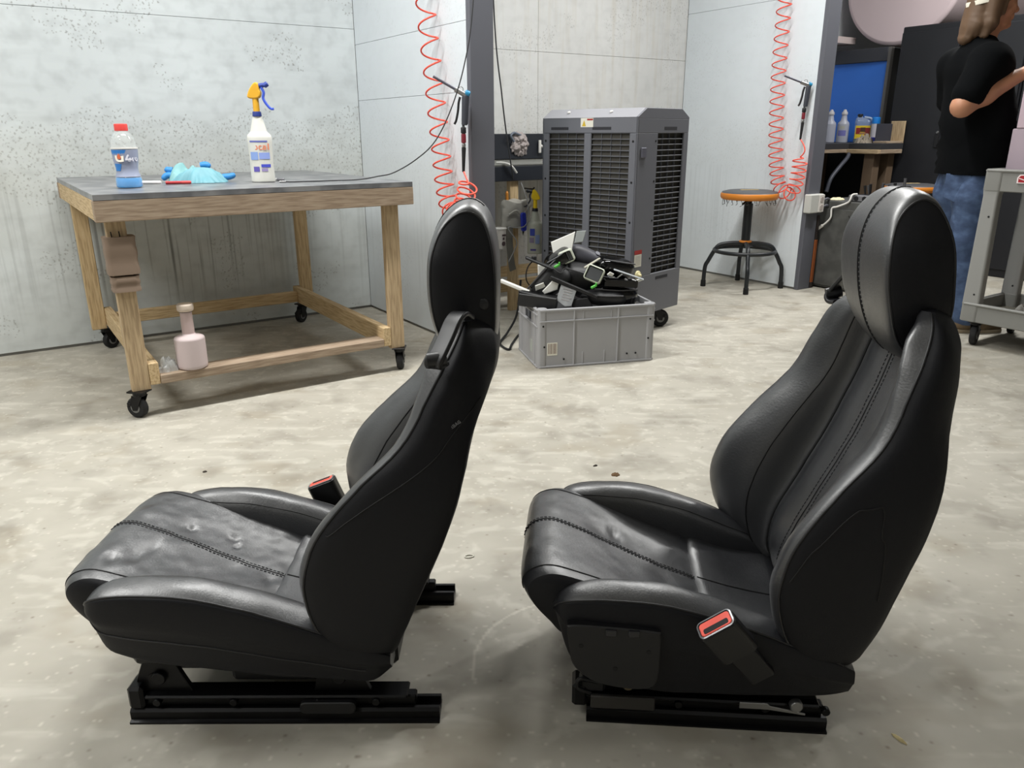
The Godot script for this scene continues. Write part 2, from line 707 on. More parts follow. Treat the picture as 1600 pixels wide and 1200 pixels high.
func wall_picture(mode: int) -> ImageTexture:
	# 2.7 m wide, 3.2 m high painted board: smears, specks and old drips. mode 0 the dirty stall, 1 the buff stall, 2 the clean dividers
	var w := 640
	var h := 760
	var d := PackedByteArray()
	d.resize(w * h * 3)
	var n := FastNoiseLite.new()
	n.seed = 40 + mode
	n.frequency = 1.0
	n.fractal_octaves = 3
	var base: Color = [Color(0.83, 0.855, 0.862), Color(0.85, 0.852, 0.846), Color(0.845, 0.87, 0.888)][mode]
	var dirt: float = [1.0, 0.6, 0.22][mode]
	var k := 0
	for j in h:
		var y := 3.2 * (1.0 - float(j) / h)
		var low := smoothstep(1.15, 0.75, y)
		var band := exp(-pow((y - 0.98) / 0.16, 2.0))
		for i in w:
			var u := 2.7 * float(i) / w
			var c := base
			var big := n.get_noise_2d(u * 1.1, y * 1.6)
			var smear := n.get_noise_2d(u * 2.5 + 40.0, y * 14.0)
			c = c.darkened(dirt * (0.05 * big + 0.045 * maxf(0.0, smear) + 0.03))
			var mottle := n.get_noise_2d(u * 9.0, y * 9.0 + 70.0)
			c = c.darkened(dirt * 0.07 * maxf(0.0, mottle + 0.1))
			# specks
			var sp := n.get_noise_2d(u * 60.0, y * 46.0)
			var gate := n.get_noise_2d(u * 2.0 + 9.0, y * 2.0) * 0.5 + 0.2 + band * 0.55
			if sp > 0.40 - 0.10 * band * dirt and gate > 0.32:
				c = c.lerp(Color(0.3, 0.29, 0.27), minf(0.38, (sp - 0.28) * 1.5) * dirt)
			# old drips run down from table height
			if y < 0.86:
				var s := n.get_noise_2d(u * 44.0, y * 0.6 + 20.0) + 0.45 * n.get_noise_2d(u * 4.0 + 2.0, 7.0) - 0.02
				var room_ := smoothstep(0.86, 0.78, y) * smoothstep(0.08, 0.5, y + 0.25 * n.get_noise_2d(u * 11.0, 3.0))
				if s > 0.16:
					c = c.lerp(Color(0.36, 0.37, 0.37), minf(1.0, (s - 0.16) * 3.0) * room_ * ((0.14 + exp(-pow((u - 1.5) / 0.4, 2.0))) if mode == 0 else 1.0) * [0.7, 0.2, 0.06][mode])
			c = c.lerp(Color(0.70, 0.69, 0.63), (0.22 * low + 0.25 * band) * dirt * (0.6 + 0.6 * big))
			if mode == 1:
				c = c.lerp(Color(0.7, 0.65, 0.56), 0.25 * maxf(0.0, n.get_noise_2d(u * 16.0, y * 1.1)) )
			d[k] = int(clampf(c.r, 0, 1) * 255)
			d[k + 1] = int(clampf(c.g, 0, 1) * 255)
			d[k + 2] = int(clampf(c.b, 0, 1) * 255)
			k += 3
	return picture(w, h, d)


const FLOOR_SPAN := 8.0
func floor_picture() -> ImageTexture:
	# worn pale concrete, 8 m across
	var w := 1400
	var d := PackedByteArray()
	d.resize(w * w * 3)
	var n := FastNoiseLite.new()
	n.seed = 77
	n.frequency = 1.0
	n.fractal_octaves = 4
	var k := 0
	for j in w:
		var z := FLOOR_SPAN * float(j) / w
		for i in w:
			var x := FLOOR_SPAN * float(i) / w
			var a := n.get_noise_2d(x * 1.3, z * 1.3)
			var m := n.get_noise_2d(x * 4.2 + 30.0, z * 5.6)
			var s := n.get_noise_2d(x * 7.0 + 2.5 * a, z * 13.0 + 50.0)
			var t := 0.5 + 0.42 * a + 0.42 * m
			var c := Color(0.655, 0.636, 0.59).lerp(Color(0.72, 0.702, 0.658), clampf(t, 0, 1))
			if s > 0.1:
				c = c.lerp(Color(0.79, 0.775, 0.73), minf(0.5, (s - 0.1) * 1.6))
			var dark := n.get_noise_2d(x * 2.4 + 11.0, z * 3.1 + 5.0)
			if dark > 0.2:
				c = c.lerp(Color(0.60, 0.565, 0.50), minf(0.45, (dark - 0.2) * 1.3))
			var arc := Vector2(x - 5.0 - 0.145, z - 8.0 + 1.36)   # one long curved scratch
			if absf(arc.length() - 0.232) < 0.0032 and arc.x < 0.0 and arc.y < 0.06 and arc.y > -0.215:
				c = c.lerp(Color(0.86, 0.84, 0.79), 0.55)
			var fleck := n.get_noise_2d(x * 38.0, z * 38.0)
			if fleck > 0.56:
				c = c.lerp(Color(0.36, 0.32, 0.27), minf(0.55, (fleck - 0.56) * 3.0))
			elif fleck < -0.52:
				c = c.lerp(Color(0.86, 0.84, 0.79), 0.5)
			d[k] = int(c.r * 255)
			d[k + 1] = int(c.g * 255)
			d[k + 2] = int(c.b * 255)
			k += 3
	return picture(w, w, d)


# ---------------------------------------------------------------- the building
const ROOM_H := 3.2
func wall_panel(parent: Node3D, m: Material, a0: float, a1: float, y0: float, y1: float, origin := 0.0) -> void:
	# one board of a wall: local x along the wall, front at z = 0, its print in wall metres from «origin»
	var b := Buf.new()
	var g := 0.0008
	box(b, Vector3((a0 + a1) / 2, (y0 + y1) / 2, -0.006), Vector3(a1 - a0 - 2 * g, y1 - y0 - 2 * g, 0.0116), 0.0012)
	for i in b.v.size():
		b.uv[i] = Vector2((b.v[i].x - origin) / 2.7, 1.0 - b.v[i].y / ROOM_H)
	part("wall_panel", b, m, parent)


func build_room() -> void:
	# floor
	var b := Buf.new()
	box(b, Vector3(2.2, -0.06, -2.2), Vector3(18.0, 0.12, 18.0))
	for i in b.v.size():
		b.uv[i] = Vector2((b.v[i].x + 5.0) / FLOOR_SPAN, (b.v[i].z + 8.0) / FLOOR_SPAN)
	struct("floor", b, M.concrete)
	b = Buf.new()
	box(b, Vector3(3.25, ROOM_H + 0.06, -0.3), Vector3(13.5, 0.12, 9.2))
	struct("ceiling", b, mat("ceiling_white", Color(0.78, 0.78, 0.76), 0.9), Vector3.ZERO, PSI)
	var gap := mat("wall_core", Color(0.55, 0.55, 0.54), 0.9)
	# back wall, its boards in three stalls
	b = Buf.new()
	box(b, Vector3(3.25, ROOM_H / 2, -0.072), Vector3(13.2, ROOM_H, 0.12))
	var wall := struct("wall_back", b, gap, room(0, 0, BACK), PSI)
	for r in [[0.014, 1.632], [1.632, 2.85], [2.85, 3.2]]:
		wall_panel(wall, M.wall_dirty, -3.2, -0.72, r[0], r[1], -0.72)
		wall_panel(wall, M.wall_dirty, -0.72, PART_A, r[0], r[1], -0.72)
	for r in [[0.014, 1.576], [1.576, 2.8], [2.8, 3.2]]:
		wall_panel(wall, M.wall_buff, PART_A + 0.125, 3.27, r[0], r[1], PART_A)
		wall_panel(wall, M.wall_buff, 3.27, PART_B, r[0], r[1], PART_A)
		wall_panel(wall, M.wall_clean, PART_B + 0.125, 7.3, r[0], r[1], PART_B)
		wall_panel(wall, M.wall_clean, 7.3, 9.8, r[0], r[1], PART_B)
	# the two stub walls between the stalls, each closed by a dark steel post
	for k in 2:
		var u: float = [PART_A, PART_B][k]
		var end: float = [-3.258, -3.33][k]
		var long := end - BACK
		b = Buf.new()
		box(b, Vector3(0.0625, ROOM_H / 2, long / 2), Vector3(0.1, ROOM_H, long - 0.002))
		var stub := struct("wall_divider", b, gap, room(u, 0, BACK), PSI)
		var face := Node3D.new()   # boards: local x runs from the post to the corner on the near side
		face.name = "facing"
		stub.add_child(face)
		face.rotation.y = -PI / 2
		var other := Node3D.new()
		other.name = "facing"
		stub.add_child(other, true)
		other.rotation.y = PI / 2
		other.position = Vector3(0.125, 0, 0)
		for r in ([[0.014, 1.245], [1.245, 1.548], [1.548, 2.75], [2.75, 3.2]] if k == 0 else [[0.014, 1.9], [1.9, 3.2]]):
			wall_panel(face, M.wall_clean, 0.0, long, r[0], r[1], -1.0 * k)
			wall_panel(other, M.wall_clean, -long, 0.0, r[0], r[1], 0.0)
		b = Buf.new()
		box(b, Vector3(0.0625, ROOM_H / 2, 0.012), Vector3(0.129, ROOM_H, 0.024), 0.003)
		box(b, Vector3(0.0015, ROOM_H / 2, -0.004), Vector3(0.004, ROOM_H, 0.012), 0.001)
		box(b, Vector3(0.1235, ROOM_H / 2, -0.004), Vector3(0.004, ROOM_H, 0.012), 0.001)
		struct("trim_%d" % (k + 1), b, mat("post_paint", Color(0.36, 0.365, 0.395), 0.5), room(u, 0, end), PSI)
	# the rest of the hall, behind and beside the viewer
	var paint := mat("wall_plain", Color(0.74, 0.74, 0.73), 0.8)
	for q in [["wall_left", Vector3(-3.3, ROOM_H / 2, -0.3), Vector3(0.2, ROOM_H, 9.2)], ["wall_right", Vector3(9.8, ROOM_H / 2, -0.3), Vector3(0.2, ROOM_H, 9.2)], ["wall_front", Vector3(3.25, ROOM_H / 2, 4.2), Vector3(13.2, ROOM_H, 0.2)]]:
		b = Buf.new()
		box(b, q[1], q[2])
		struct(q[0], b, paint, Vector3.ZERO, PSI)


# ---------------------------------------------------------------- the two car seats
# seat axes: x to the rear, y up, z to the side that faces the viewer
const PIVOT := Vector3(0.15, 0.18, 0)
# backrest, row by row from the bottom: bolster front x y, rear x y, depth of the centre panel as a share, half width
const BACK_ROWS := [
	[0.168, 0.128, 0.200, 0.136, 0.30, 0.185],
	[0.138, 0.142, 0.214, 0.150, 0.28, 0.222],
	[0.097, 0.181, 0.230, 0.190, 0.26, 0.246],
	[0.067, 0.250, 0.253, 0.250, 0.36, 0.258],
	[0.060, 0.335, 0.292, 0.345, 0.52, 0.263],
	[0.090, 0.415, 0.326, 0.430, 0.60, 0.262],
	[0.162, 0.498, 0.348, 0.512, 0.63, 0.254],
	[0.234, 0.570, 0.367, 0.590, 0.60, 0.240],
	[0.272, 0.650, 0.394, 0.655, 0.57, 0.222],
	[0.288, 0.695, 0.404, 0.690, 0.55, 0.208],
	[0.303, 0.728, 0.404, 0.718, 0.50, 0.190],
	[0.320, 0.750, 0.396, 0.744, 0.42, 0.168],
	[0.340, 0.765, 0.378, 0.763, 0.30, 0.140]]
const BACK_N := 58
const COLS := 5               # columns between two of the eleven guide points of a half section


func lean(p: Vector3, a: float) -> Vector3:
	var d := p - PIVOT
	return PIVOT + Vector3(d.x * cos(a) - d.y * sin(a), d.x * sin(a) + d.y * cos(a), d.z)


func key_row(keys: Array, t: float) -> Array:
	var m := keys.size()
	var f := clampf(t, 0, 1) * (m - 1)
	var k := mini(int(f), m - 2)
	var out := []
	for c in keys[0].size():
		out.append(cubic_interpolate(keys[k][c], keys[k + 1][c], keys[maxi(k - 1, 0)][c], keys[mini(k + 2, m - 1)][c], f - k))
	return out


func back_grid(a: float, fore: float) -> Array:
	var P := []
	for i in BACK_N:
		var t := float(i) / (BACK_N - 1)
		var r := key_row(BACK_ROWS, t)
		var B := Vector3(r[0], r[1], 0)
		var D := Vector3(r[2], r[3], 0) - B
		var f: float = r[4]
		var W: float = r[5]
		var g := smoothstep(0.97, 0.8, t)    # the wings melt away at the shoulders
		var hi := smoothstep(0.45, 0.75, t)   # the upper back narrows to the rear
		var guide := [
			[0.0, f - 0.02], [0.26, f - 0.035], [0.50, f + 0.015], [0.60, lerpf(f * 0.9, f * 0.44, g)], [0.74, lerpf(f * 0.5, f * 0.17, g)], [0.87, lerpf(0.12, -0.012, g)],
			[lerpf(0.975, 0.955, g), lerpf(0.32, 0.035, smoothstep(0.95, 0.45, t))], [0.997, lerpf(0.46, 0.24, smoothstep(0.9, 0.35, t))], [lerpf(0.985, 0.90, hi), 0.68], [lerpf(0.93, 0.70, hi), lerpf(0.93, 0.94, hi)], [lerpf(0.78, 0.54, hi), 1.0], [0.0, 1.02]]
		var half := []
		for q in guide:
			half.append(B + D * q[1] + Vector3(0, 0, W * q[0]))
		var pts := curve(half, (guide.size() - 1) * COLS + 1)
		var row := PackedVector3Array()
		var bell := fore * smoothstep(0.1, 0.3, t) * smoothstep(0.95, 0.55, t)   # the far wing stands a little further forward
		for j in range(pts.size() - 1, 0, -1):
			row.append(Vector3(pts[j].x - bell * smoothstep(0.5, 0.8, pts[j].z / W) * smoothstep(0.5, 0.1, (pts[j].x - B.x) / D.x), pts[j].y, -pts[j].z))
		row.append_array(pts)
		for j in row.size():
			var p := row[j]
			var w := noise.get_noise_3d(p.x * 9.0, p.y * 6.0, p.z * 9.0) * 0.0035
			row[j] = lean(p + Vector3(w, 0, 0), a)
		P.append(row)
	return P


func along(P: Array, N: Array, col: int, i0: int, i1: int, lift: float) -> PackedVector3Array:
	var out := PackedVector3Array()
	for i in range(i0, i1 + 1):
		out.append(P[i][col] + N[i][col] * lift)
	return out


func stitches(parent: Node3D, pts: PackedVector3Array, step := 0.0085, long := 0.0055, r := 0.0009) -> void:
	# a run of short thread stitches, far too small to pick apart
	var b := Buf.new()
	var gone := 0.0
	for i in pts.size() - 1:
		var l := pts[i].distance_to(pts[i + 1])
		while gone < l:
			var d := (pts[i + 1] - pts[i]) / l
			var p := pts[i] + d * gone
			tube(b, PackedVector3Array([p, p + d * long]), r, 4)
			gone += step
		gone -= l
	part("stitching", b, M.thread, parent, "", "stuff")


func seam(parent: Node3D, pts: PackedVector3Array, r := 0.002, called := "seam", m: Material = null) -> void:
	var b := Buf.new()
	tube(b, pts, r, 6)
	part(called, b, m if m else M.seam, parent)


func build_back(t: Node3D, a: float, near: String) -> void:
	var P := back_grid(a, 0.012 if near == "outer" else 0.026)
	var C: int = P[0].size()
	var mid := (C - 1) / 2
	var N := grid_normals(P, true, Vector3.ZERO)
	var c := func(g: int, s: int) -> int:
		return mid + s * g * COLS
	# shell, with the ends closed
	var b := Buf.new()
	grid_part(b, P, N, true, c.call(9, 1), C - 1)
	grid_part(b, P, N, true, 0, c.call(9, -1))
	cap(b, P[0], Vector3.DOWN)
	cap(b, P[BACK_N - 1], Vector3.UP)
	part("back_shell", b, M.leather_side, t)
	b = Buf.new()
	grid_part(b, P, N, true, c.call(2, -1), c.call(2, 1))
	var ins := part("backrest_panel", b, M.leather, t)
	seam(ins, along(P, N, mid, 10, 50, 0.0003), 0.0013)
	stitches(ins, along(P, N, mid + 1, 10, 50, 0.0006))
	stitches(ins, along(P, N, mid - 1, 10, 50, 0.0006))
	for s in [-1, 1]:
		b = Buf.new()
		grid_part(b, P, N, true, mini(c.call(2, s), c.call(6, s)), maxi(c.call(2, s), c.call(6, s)))
		var bol := part("backrest_bolster", b, M.leather, t)
		seam(bol, along(P, N, c.call(2, s), 4, 54, 0.0), 0.0032)
		seam(bol, along(P, N, c.call(3, s), 8, 52, 0.0), 0.0016)
		b = Buf.new()
		grid_part(b, P, N, true, mini(c.call(6, s), c.call(9, s)), maxi(c.call(6, s), c.call(9, s)))
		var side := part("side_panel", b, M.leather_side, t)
		seam(side, along(P, N, c.call(6, s), 1, BACK_N - 2, 0.0003), 0.0024, "piping", M.piping)
		# the seam on this flank: a slanting one on the outer side, an arched one on the inner
		var outer: bool = (near == "outer") == (s == 1)
		var line := []
		for k in 15:
			var q := k / 14.0
			var row := int(lerpf(24, 37, q)) if outer else int(20 + 9.0 * sin(q * PI) - 3.0 * q)
			var u := lerpf(0.10, 0.92, q) if outer else lerpf(0.12, 0.78, q)
			var f := (6.0 + 3.0 * u) * COLS
			var j := int(f)
			var p0: Vector3 = P[row][mid + s * j]
			var p1: Vector3 = P[row][mid + s * mini(j + 1, 9 * COLS)]
			line.append(p0.lerp(p1, f - j) + Vector3(0, 0, s * 0.0003))
		seam(side, curve(line, 40), 0.0013)
		if outer:
			var tg := Buf.new()
			tg.x = Transform3D(Basis(Vector3.BACK, 0.65) if s == 1 else Basis(Vector3.UP, PI) * Basis(Vector3.BACK, -0.65), line[11] + Vector3(-0.004, 0.009, s * 0.003))
			var lt := lettering("AIRBAG", 0.006, 0.0008)
			for i in lt.v.size():
				lt.v[i] = tg.x * lt.v[i]
				lt.n[i] = tg.x.basis * lt.n[i]
			part("lettering", lt, mat("tag_grey", Color(0.42, 0.42, 0.43), 0.6), side)
	# the lower edge trim hanging behind
	b = Buf.new()
	box(b, lean(Vector3(0.195, 0.122, 0.12), a), Vector3(0.03, 0.05, 0.12), 0.008)
	box(b, lean(Vector3(0.195, 0.122, -0.12), a), Vector3(0.03, 0.05, 0.12), 0.008)
	part("recliner_bracket", b, M.black_metal, t)


const HEAD_SIDE := [[0.326, 0.668], [0.299, 0.712], [0.284, 0.772], [0.281, 0.835], [0.288, 0.885], [0.306, 0.925], [0.334, 0.950], [0.362, 0.955], [0.387, 0.936], [0.402, 0.895], [0.409, 0.840], [0.409, 0.780], [0.406, 0.720], [0.394, 0.680], [0.358, 0.658]]
func build_headrest(t: Node3D, a: float, with_button: bool) -> void:
	var keys := []
	for q in HEAD_SIDE:
		keys.append(Vector3(q[0], q[1], 0))
	var outline := curve(keys, 60, true)
	var mid := Vector3(0.352, 0.82, 0)
	var stations := [[0.0, 1.0], [0.03, 0.998], [0.06, 0.99], [0.085, 0.975], [0.102, 0.95], [0.111, 0.915], [0.1155, 0.875], [0.117, 0.85], [0.119, 0.82], [0.122, 0.7], [0.124, 0.5], [0.125, 0.25], [0.125, 0.0005]]
	var rings := []
	for k in range(-12, 13):
		var s: Array = stations[absi(k)]
		var ring := PackedVector3Array()
		for p in outline:
			var q := mid + (p - mid) * Vector3(s[1], lerpf(1.0, s[1], 0.75) if s[1] > 0.86 else s[1] * 0.8875 / 0.85, 1)
			var zs := (1.0 - 0.30 * smoothstep(0.85, 0.965, q.y)) * (1.0 - 0.30 * smoothstep(0.78, 0.64, q.y)) * (1.0 - 0.12 * smoothstep(0.33, 0.41, q.x))
			q.z = signf(k) * s[0] * zs
			ring.append(lean(q, a))
		rings.append(ring)
	var N := grid_normals(rings, true, Vector3.ZERO)
	# normals point away from the headrest's middle
	var away := 0.0
	for i in rings.size():
		for j in range(0, 60, 7):
			away += (N[i][j] as Vector3).dot(rings[i][j] - lean(mid, a))
	var b := Buf.new()
	var strip := func(i0: int, i1: int) -> Buf:
		var o := Buf.new()
		grid_part(o, rings.slice(i0, i1 + 1), N.slice(i0, i1 + 1), true)
		return o
	var head := part("headrest", strip.call(5, 19), M.leather, t)
	# a stitched seam over the front's middle
	var line := PackedVector3Array()
	var line2 := PackedVector3Array()
	for j in range(0, 32):
		line.append(rings[12][j] + N[12][j] * 0.0005)
		line2.append(rings[13][j].lerp(rings[12][j], 0.8) + N[12][j] * 0.0006)
	seam(head, line, 0.0012)
	stitches(head, line2)
	for s in [-1, 1]:
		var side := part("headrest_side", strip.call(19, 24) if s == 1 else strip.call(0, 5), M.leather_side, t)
		var edge := PackedVector3Array(rings[12 + 7 * s])
		edge.append(edge[0])
		seam(side, edge, 0.0022, "piping", M.piping)
		if with_button and s == 1:
			b = Buf.new()
			lathe(b, [[0.0105, -0.006], [0.0105, 0.001], [0.0098, 0.003], [0.006, 0.0036], [0.0002, 0.0037]], 22, lean(Vector3(0.381, 0.788, 0.112), a), Basis(Vector3.RIGHT, PI / 2))
			part("hook_knob", b, mat("button_black", Color(0.10, 0.10, 0.115), 0.35), t)


# cushion: bolster stations along x: crest y, underside y, inner z, outer z
const BOLSTER := [
	[-0.338, 0.262, 0.250, 0.216, 0.232], [-0.328, 0.284, 0.222, 0.204, 0.249], [-0.308, 0.300, 0.178, 0.192, 0.258], [-0.270, 0.309, 0.160, 0.182, 0.262],
	[-0.210, 0.312, 0.148, 0.176, 0.264], [-0.140, 0.306, 0.138, 0.175, 0.264], [-0.070, 0.288, 0.128, 0.175, 0.263], [0.000, 0.264, 0.118, 0.175, 0.262],
	[0.060, 0.238, 0.112, 0.175, 0.259], [0.120, 0.210, 0.104, 0.175, 0.254], [0.170, 0.184, 0.098, 0.176, 0.248], [0.205, 0.160, 0.120, 0.18, 0.238]]
const CUSHION := [[0.10, 0.150], [0.02, 0.186], [-0.06, 0.222], [-0.14, 0.253], [-0.22, 0.278], [-0.29, 0.298], [-0.345, 0.311], [-0.378, 0.305], [-0.398, 0.288], [-0.402, 0.266], [-0.386, 0.235], [-0.358, 0.203], [-0.325, 0.172], [-0.24, 0.155], [-0.1, 0.135], [0.08, 0.12]]


func build_cushion(t: Node3D, near: String) -> void:
	# centre panel with its rolled front edge
	var keys := []
	for q in CUSHION:
		keys.append(Vector3(q[0], q[1], 0))
	var prof := curve(keys, 121)
	# puckers in the worn leather: x, z, half lengths, depth
	var dents := [[-0.30, 0.10, 0.012, 0.03, 0.006], [-0.285, 0.06, 0.010, 0.022, 0.005], [-0.33, 0.13, 0.010, 0.02, 0.006], [-0.27, 0.125, 0.01, 0.025, 0.004], [-0.255, -0.055, 0.008, 0.010, 0.008], [-0.175, -0.075, 0.007, 0.012, 0.007], [-0.16, -0.05, 0.006, 0.01, 0.006], [-0.10, 0.14, 0.012, 0.02, 0.006], [-0.07, 0.03, 0.01, 0.03, 0.004]] if near == "outer" else [[-0.215, -0.055, 0.006, 0.03, 0.012], [-0.24, -0.03, 0.02, 0.04, 0.003], [-0.12, 0.05, 0.02, 0.05, 0.003]]
	var P := []
	var zs := []
	for i in 61:
		var q := -1.0 + 2.0 * i / 60.0
		zs.append(0.198 * signf(q) * (1.0 - pow(1.0 - absf(q), 1.35)))
	for z: float in zs:
		var row := PackedVector3Array()
		var e := pow(absf(z) / 0.198, 9.0) * 2.2
		for k in prof.size():
			var p := prof[k]
			var top := 1.0 if k < 62 else 0.0
			var dish := 0.034 * smoothstep(-0.37, -0.12, p.x) * (1.0 - pow(z / 0.198, 2.0)) * top
			var wr := (noise.get_noise_3d(p.x * 11.0, z * 11.0, 3.0) * 0.004 + absf(noise.get_noise_3d(p.x * 16.0, z * 12.0, 9.0)) * -0.0016) * top * smoothstep(0.198, 0.14, absf(z)) * (1.0 if near == "outer" else 0.45)
			var c := Vector3(-0.18, 0.215, 0)
			p = c + (p - c) * (1.0 - 0.035 * e)
			for dm in dents:
				var q := Vector2((p.x - dm[0]) / dm[2], (z - dm[1]) / dm[3])
				wr -= dm[4] * exp(-q.length_squared()) * top
			row.append(Vector3(p.x, p.y - dish + wr + minf(z, 0.0) * 0.05, z if z > 0.0 else z * 0.9))
		P.append(row)
	var N := grid_normals(P, true, Vector3.ZERO)
	var b := Buf.new()
	grid_part(b, P, N, true)
	var cu := part("seat_cushion", b, M.leather, t)
	b = Buf.new()
	for i in [0, 60]:
		var rings := []
		for q in [[1.0, 0.0], [0.93, 0.006], [0.8, 0.010], [0.5, 0.013], [0.1, 0.014]]:
			var ring := PackedVector3Array()
			var c := middle(P[i])
			for p: Vector3 in P[i]:
				ring.append(c + (p - c) * q[0] + Vector3(0, 0, q[1] * (1 if i else -1)))
			rings.append(ring)
		var NN := grid_normals(rings, true, Vector3(0, 0, 1 if i else -1))
		grid_part(b, rings, NN, true)
	part("cushion_end", b, M.leather_side, t)
	var line := PackedVector3Array()
	var l2 := PackedVector3Array()
	var l3 := PackedVector3Array()
	for k in range(6, 74):
		line.append(P[30][k] + N[30][k] * 0.0002)
		l2.append(P[30][k] + N[30][k] * 0.0008 + Vector3(0, 0, 0.006))
		l3.append(P[30][k] + N[30][k] * 0.0008 - Vector3(0, 0, 0.006))
	seam(cu, line, 0.0012)
	stitches(cu, l2)
	stitches(cu, l3)
	for i in [6, 54]:
		line = PackedVector3Array()
		for k in range(32, 75):
			line.append(P[i][k] + N[i][k] * 0.0002)
		seam(cu, line, 0.0014)
	# the flap between cushion and backrest, with a ridge along its front
	b = Buf.new()
	P = []
	for i in 13:
		var z := -0.178 + 0.356 * i / 12.0
		var row := PackedVector3Array()
		var bow := 1.0 - pow(z / 0.2, 2.0)
		for q in [[-0.048, 0.186], [-0.045, 0.204], [-0.032, 0.213], [-0.016, 0.208], [0.03, 0.194], [0.08, 0.182], [0.13, 0.176], [0.16, 0.176], [0.16, 0.15], [-0.03, 0.15]]:
			row.append(Vector3(q[0] - 0.012 * bow, q[1] - 0.026 * bow + noise.get_noise_2d(q[0] * 30.0, z * 14.0) * 0.003, z))
		P.append(row)
	N = grid_normals(P, true, Vector3.ZERO)
	grid_part(b, P, N, true)
	cap(b, P[0], Vector3.FORWARD)
	cap(b, P[12], Vector3.BACK)
	var fl := part("rear_flap", b, M.leather, t)
	line = PackedVector3Array()
	for k in range(2, 7):
		line.append(P[6][k] + Vector3(0, 0.0006, 0))
	seam(fl, line, 0.0014)
	for s in [-1, 1]:
		var outer: bool = (near == "outer") == (s == 1)
		b = Buf.new()
		P = []
		var steps := 46
		for i in steps:
			var r := key_row(BOLSTER, float(i) / (steps - 1))
			var top: float = r[1]
			var low: float = r[2]
			if not outer:   # the inner flank is deeper and carries the switches
				low = maxf(low - 0.05 * smoothstep(-0.338, -0.27, r[0]), 0.088)
			if not outer:
				top -= 0.010
			var zi: float = r[3] - 0.008
			var zo: float = r[4] - 0.008
			var wz := zo - zi
			var h := top - low
			var g := [[zi, low + h * 0.08], [zi - 0.004, low + h * 0.5], [zi + wz * 0.02, top - h * 0.22], [zi + wz * 0.14, top - h * 0.09], [zi + wz * 0.38, top - h * 0.006], [zi + wz * 0.68, top - h * 0.015], [zi + wz * 0.93, top - h * 0.075],
				[zo, top - h * 0.15], [zo + 0.002, top - h * 0.42], [zo - 0.004, low + h * 0.42], [zo - 0.014, low + h * 0.12], [zo - 0.022, low], [zi + 0.01, low]]
			var pts := []
			for q in g:
				pts.append(Vector3(r[0], q[1], q[0]))
			var ring := curve(pts, 52, true)
			for k in ring.size():
				var p := ring[k] - (Vector3(0, 0.010, 0.022) if s == -1 else Vector3.ZERO)
				p += Vector3(0, noise.get_noise_3d(p.x * 10.0, p.y * 10.0, p.z * 10.0 + s * 7.0) * 0.0022, 0)
				ring[k] = Vector3(p.x, p.y, p.z * s)
			P.append(ring)
		N = grid_normals(P, true, Vector3.ZERO)
		grid_part(b, P, N, true, 0, 24)
		cap(b, P[0], Vector3.LEFT)
		cap(b, P[steps - 1], Vector3.RIGHT)
		var bo := part("cushion_bolster", b, M.leather, t)
		seam(bo, along(P, N, 12, 3, steps - 8, 0.0), 0.0011)
		b = Buf.new()
		grid_part(b, P, N, true, 24, 52)
		var sk := part("side_skirt", b, M.leather_side, t)
		seam(sk, along(P, N, 24, 2, steps - 4, 0.0004), 0.0022, "piping", M.piping)
		if outer:
			seam(sk, along(P, N, 37, 2, steps - 6, 0.0003), 0.0015, "piping", M.piping)


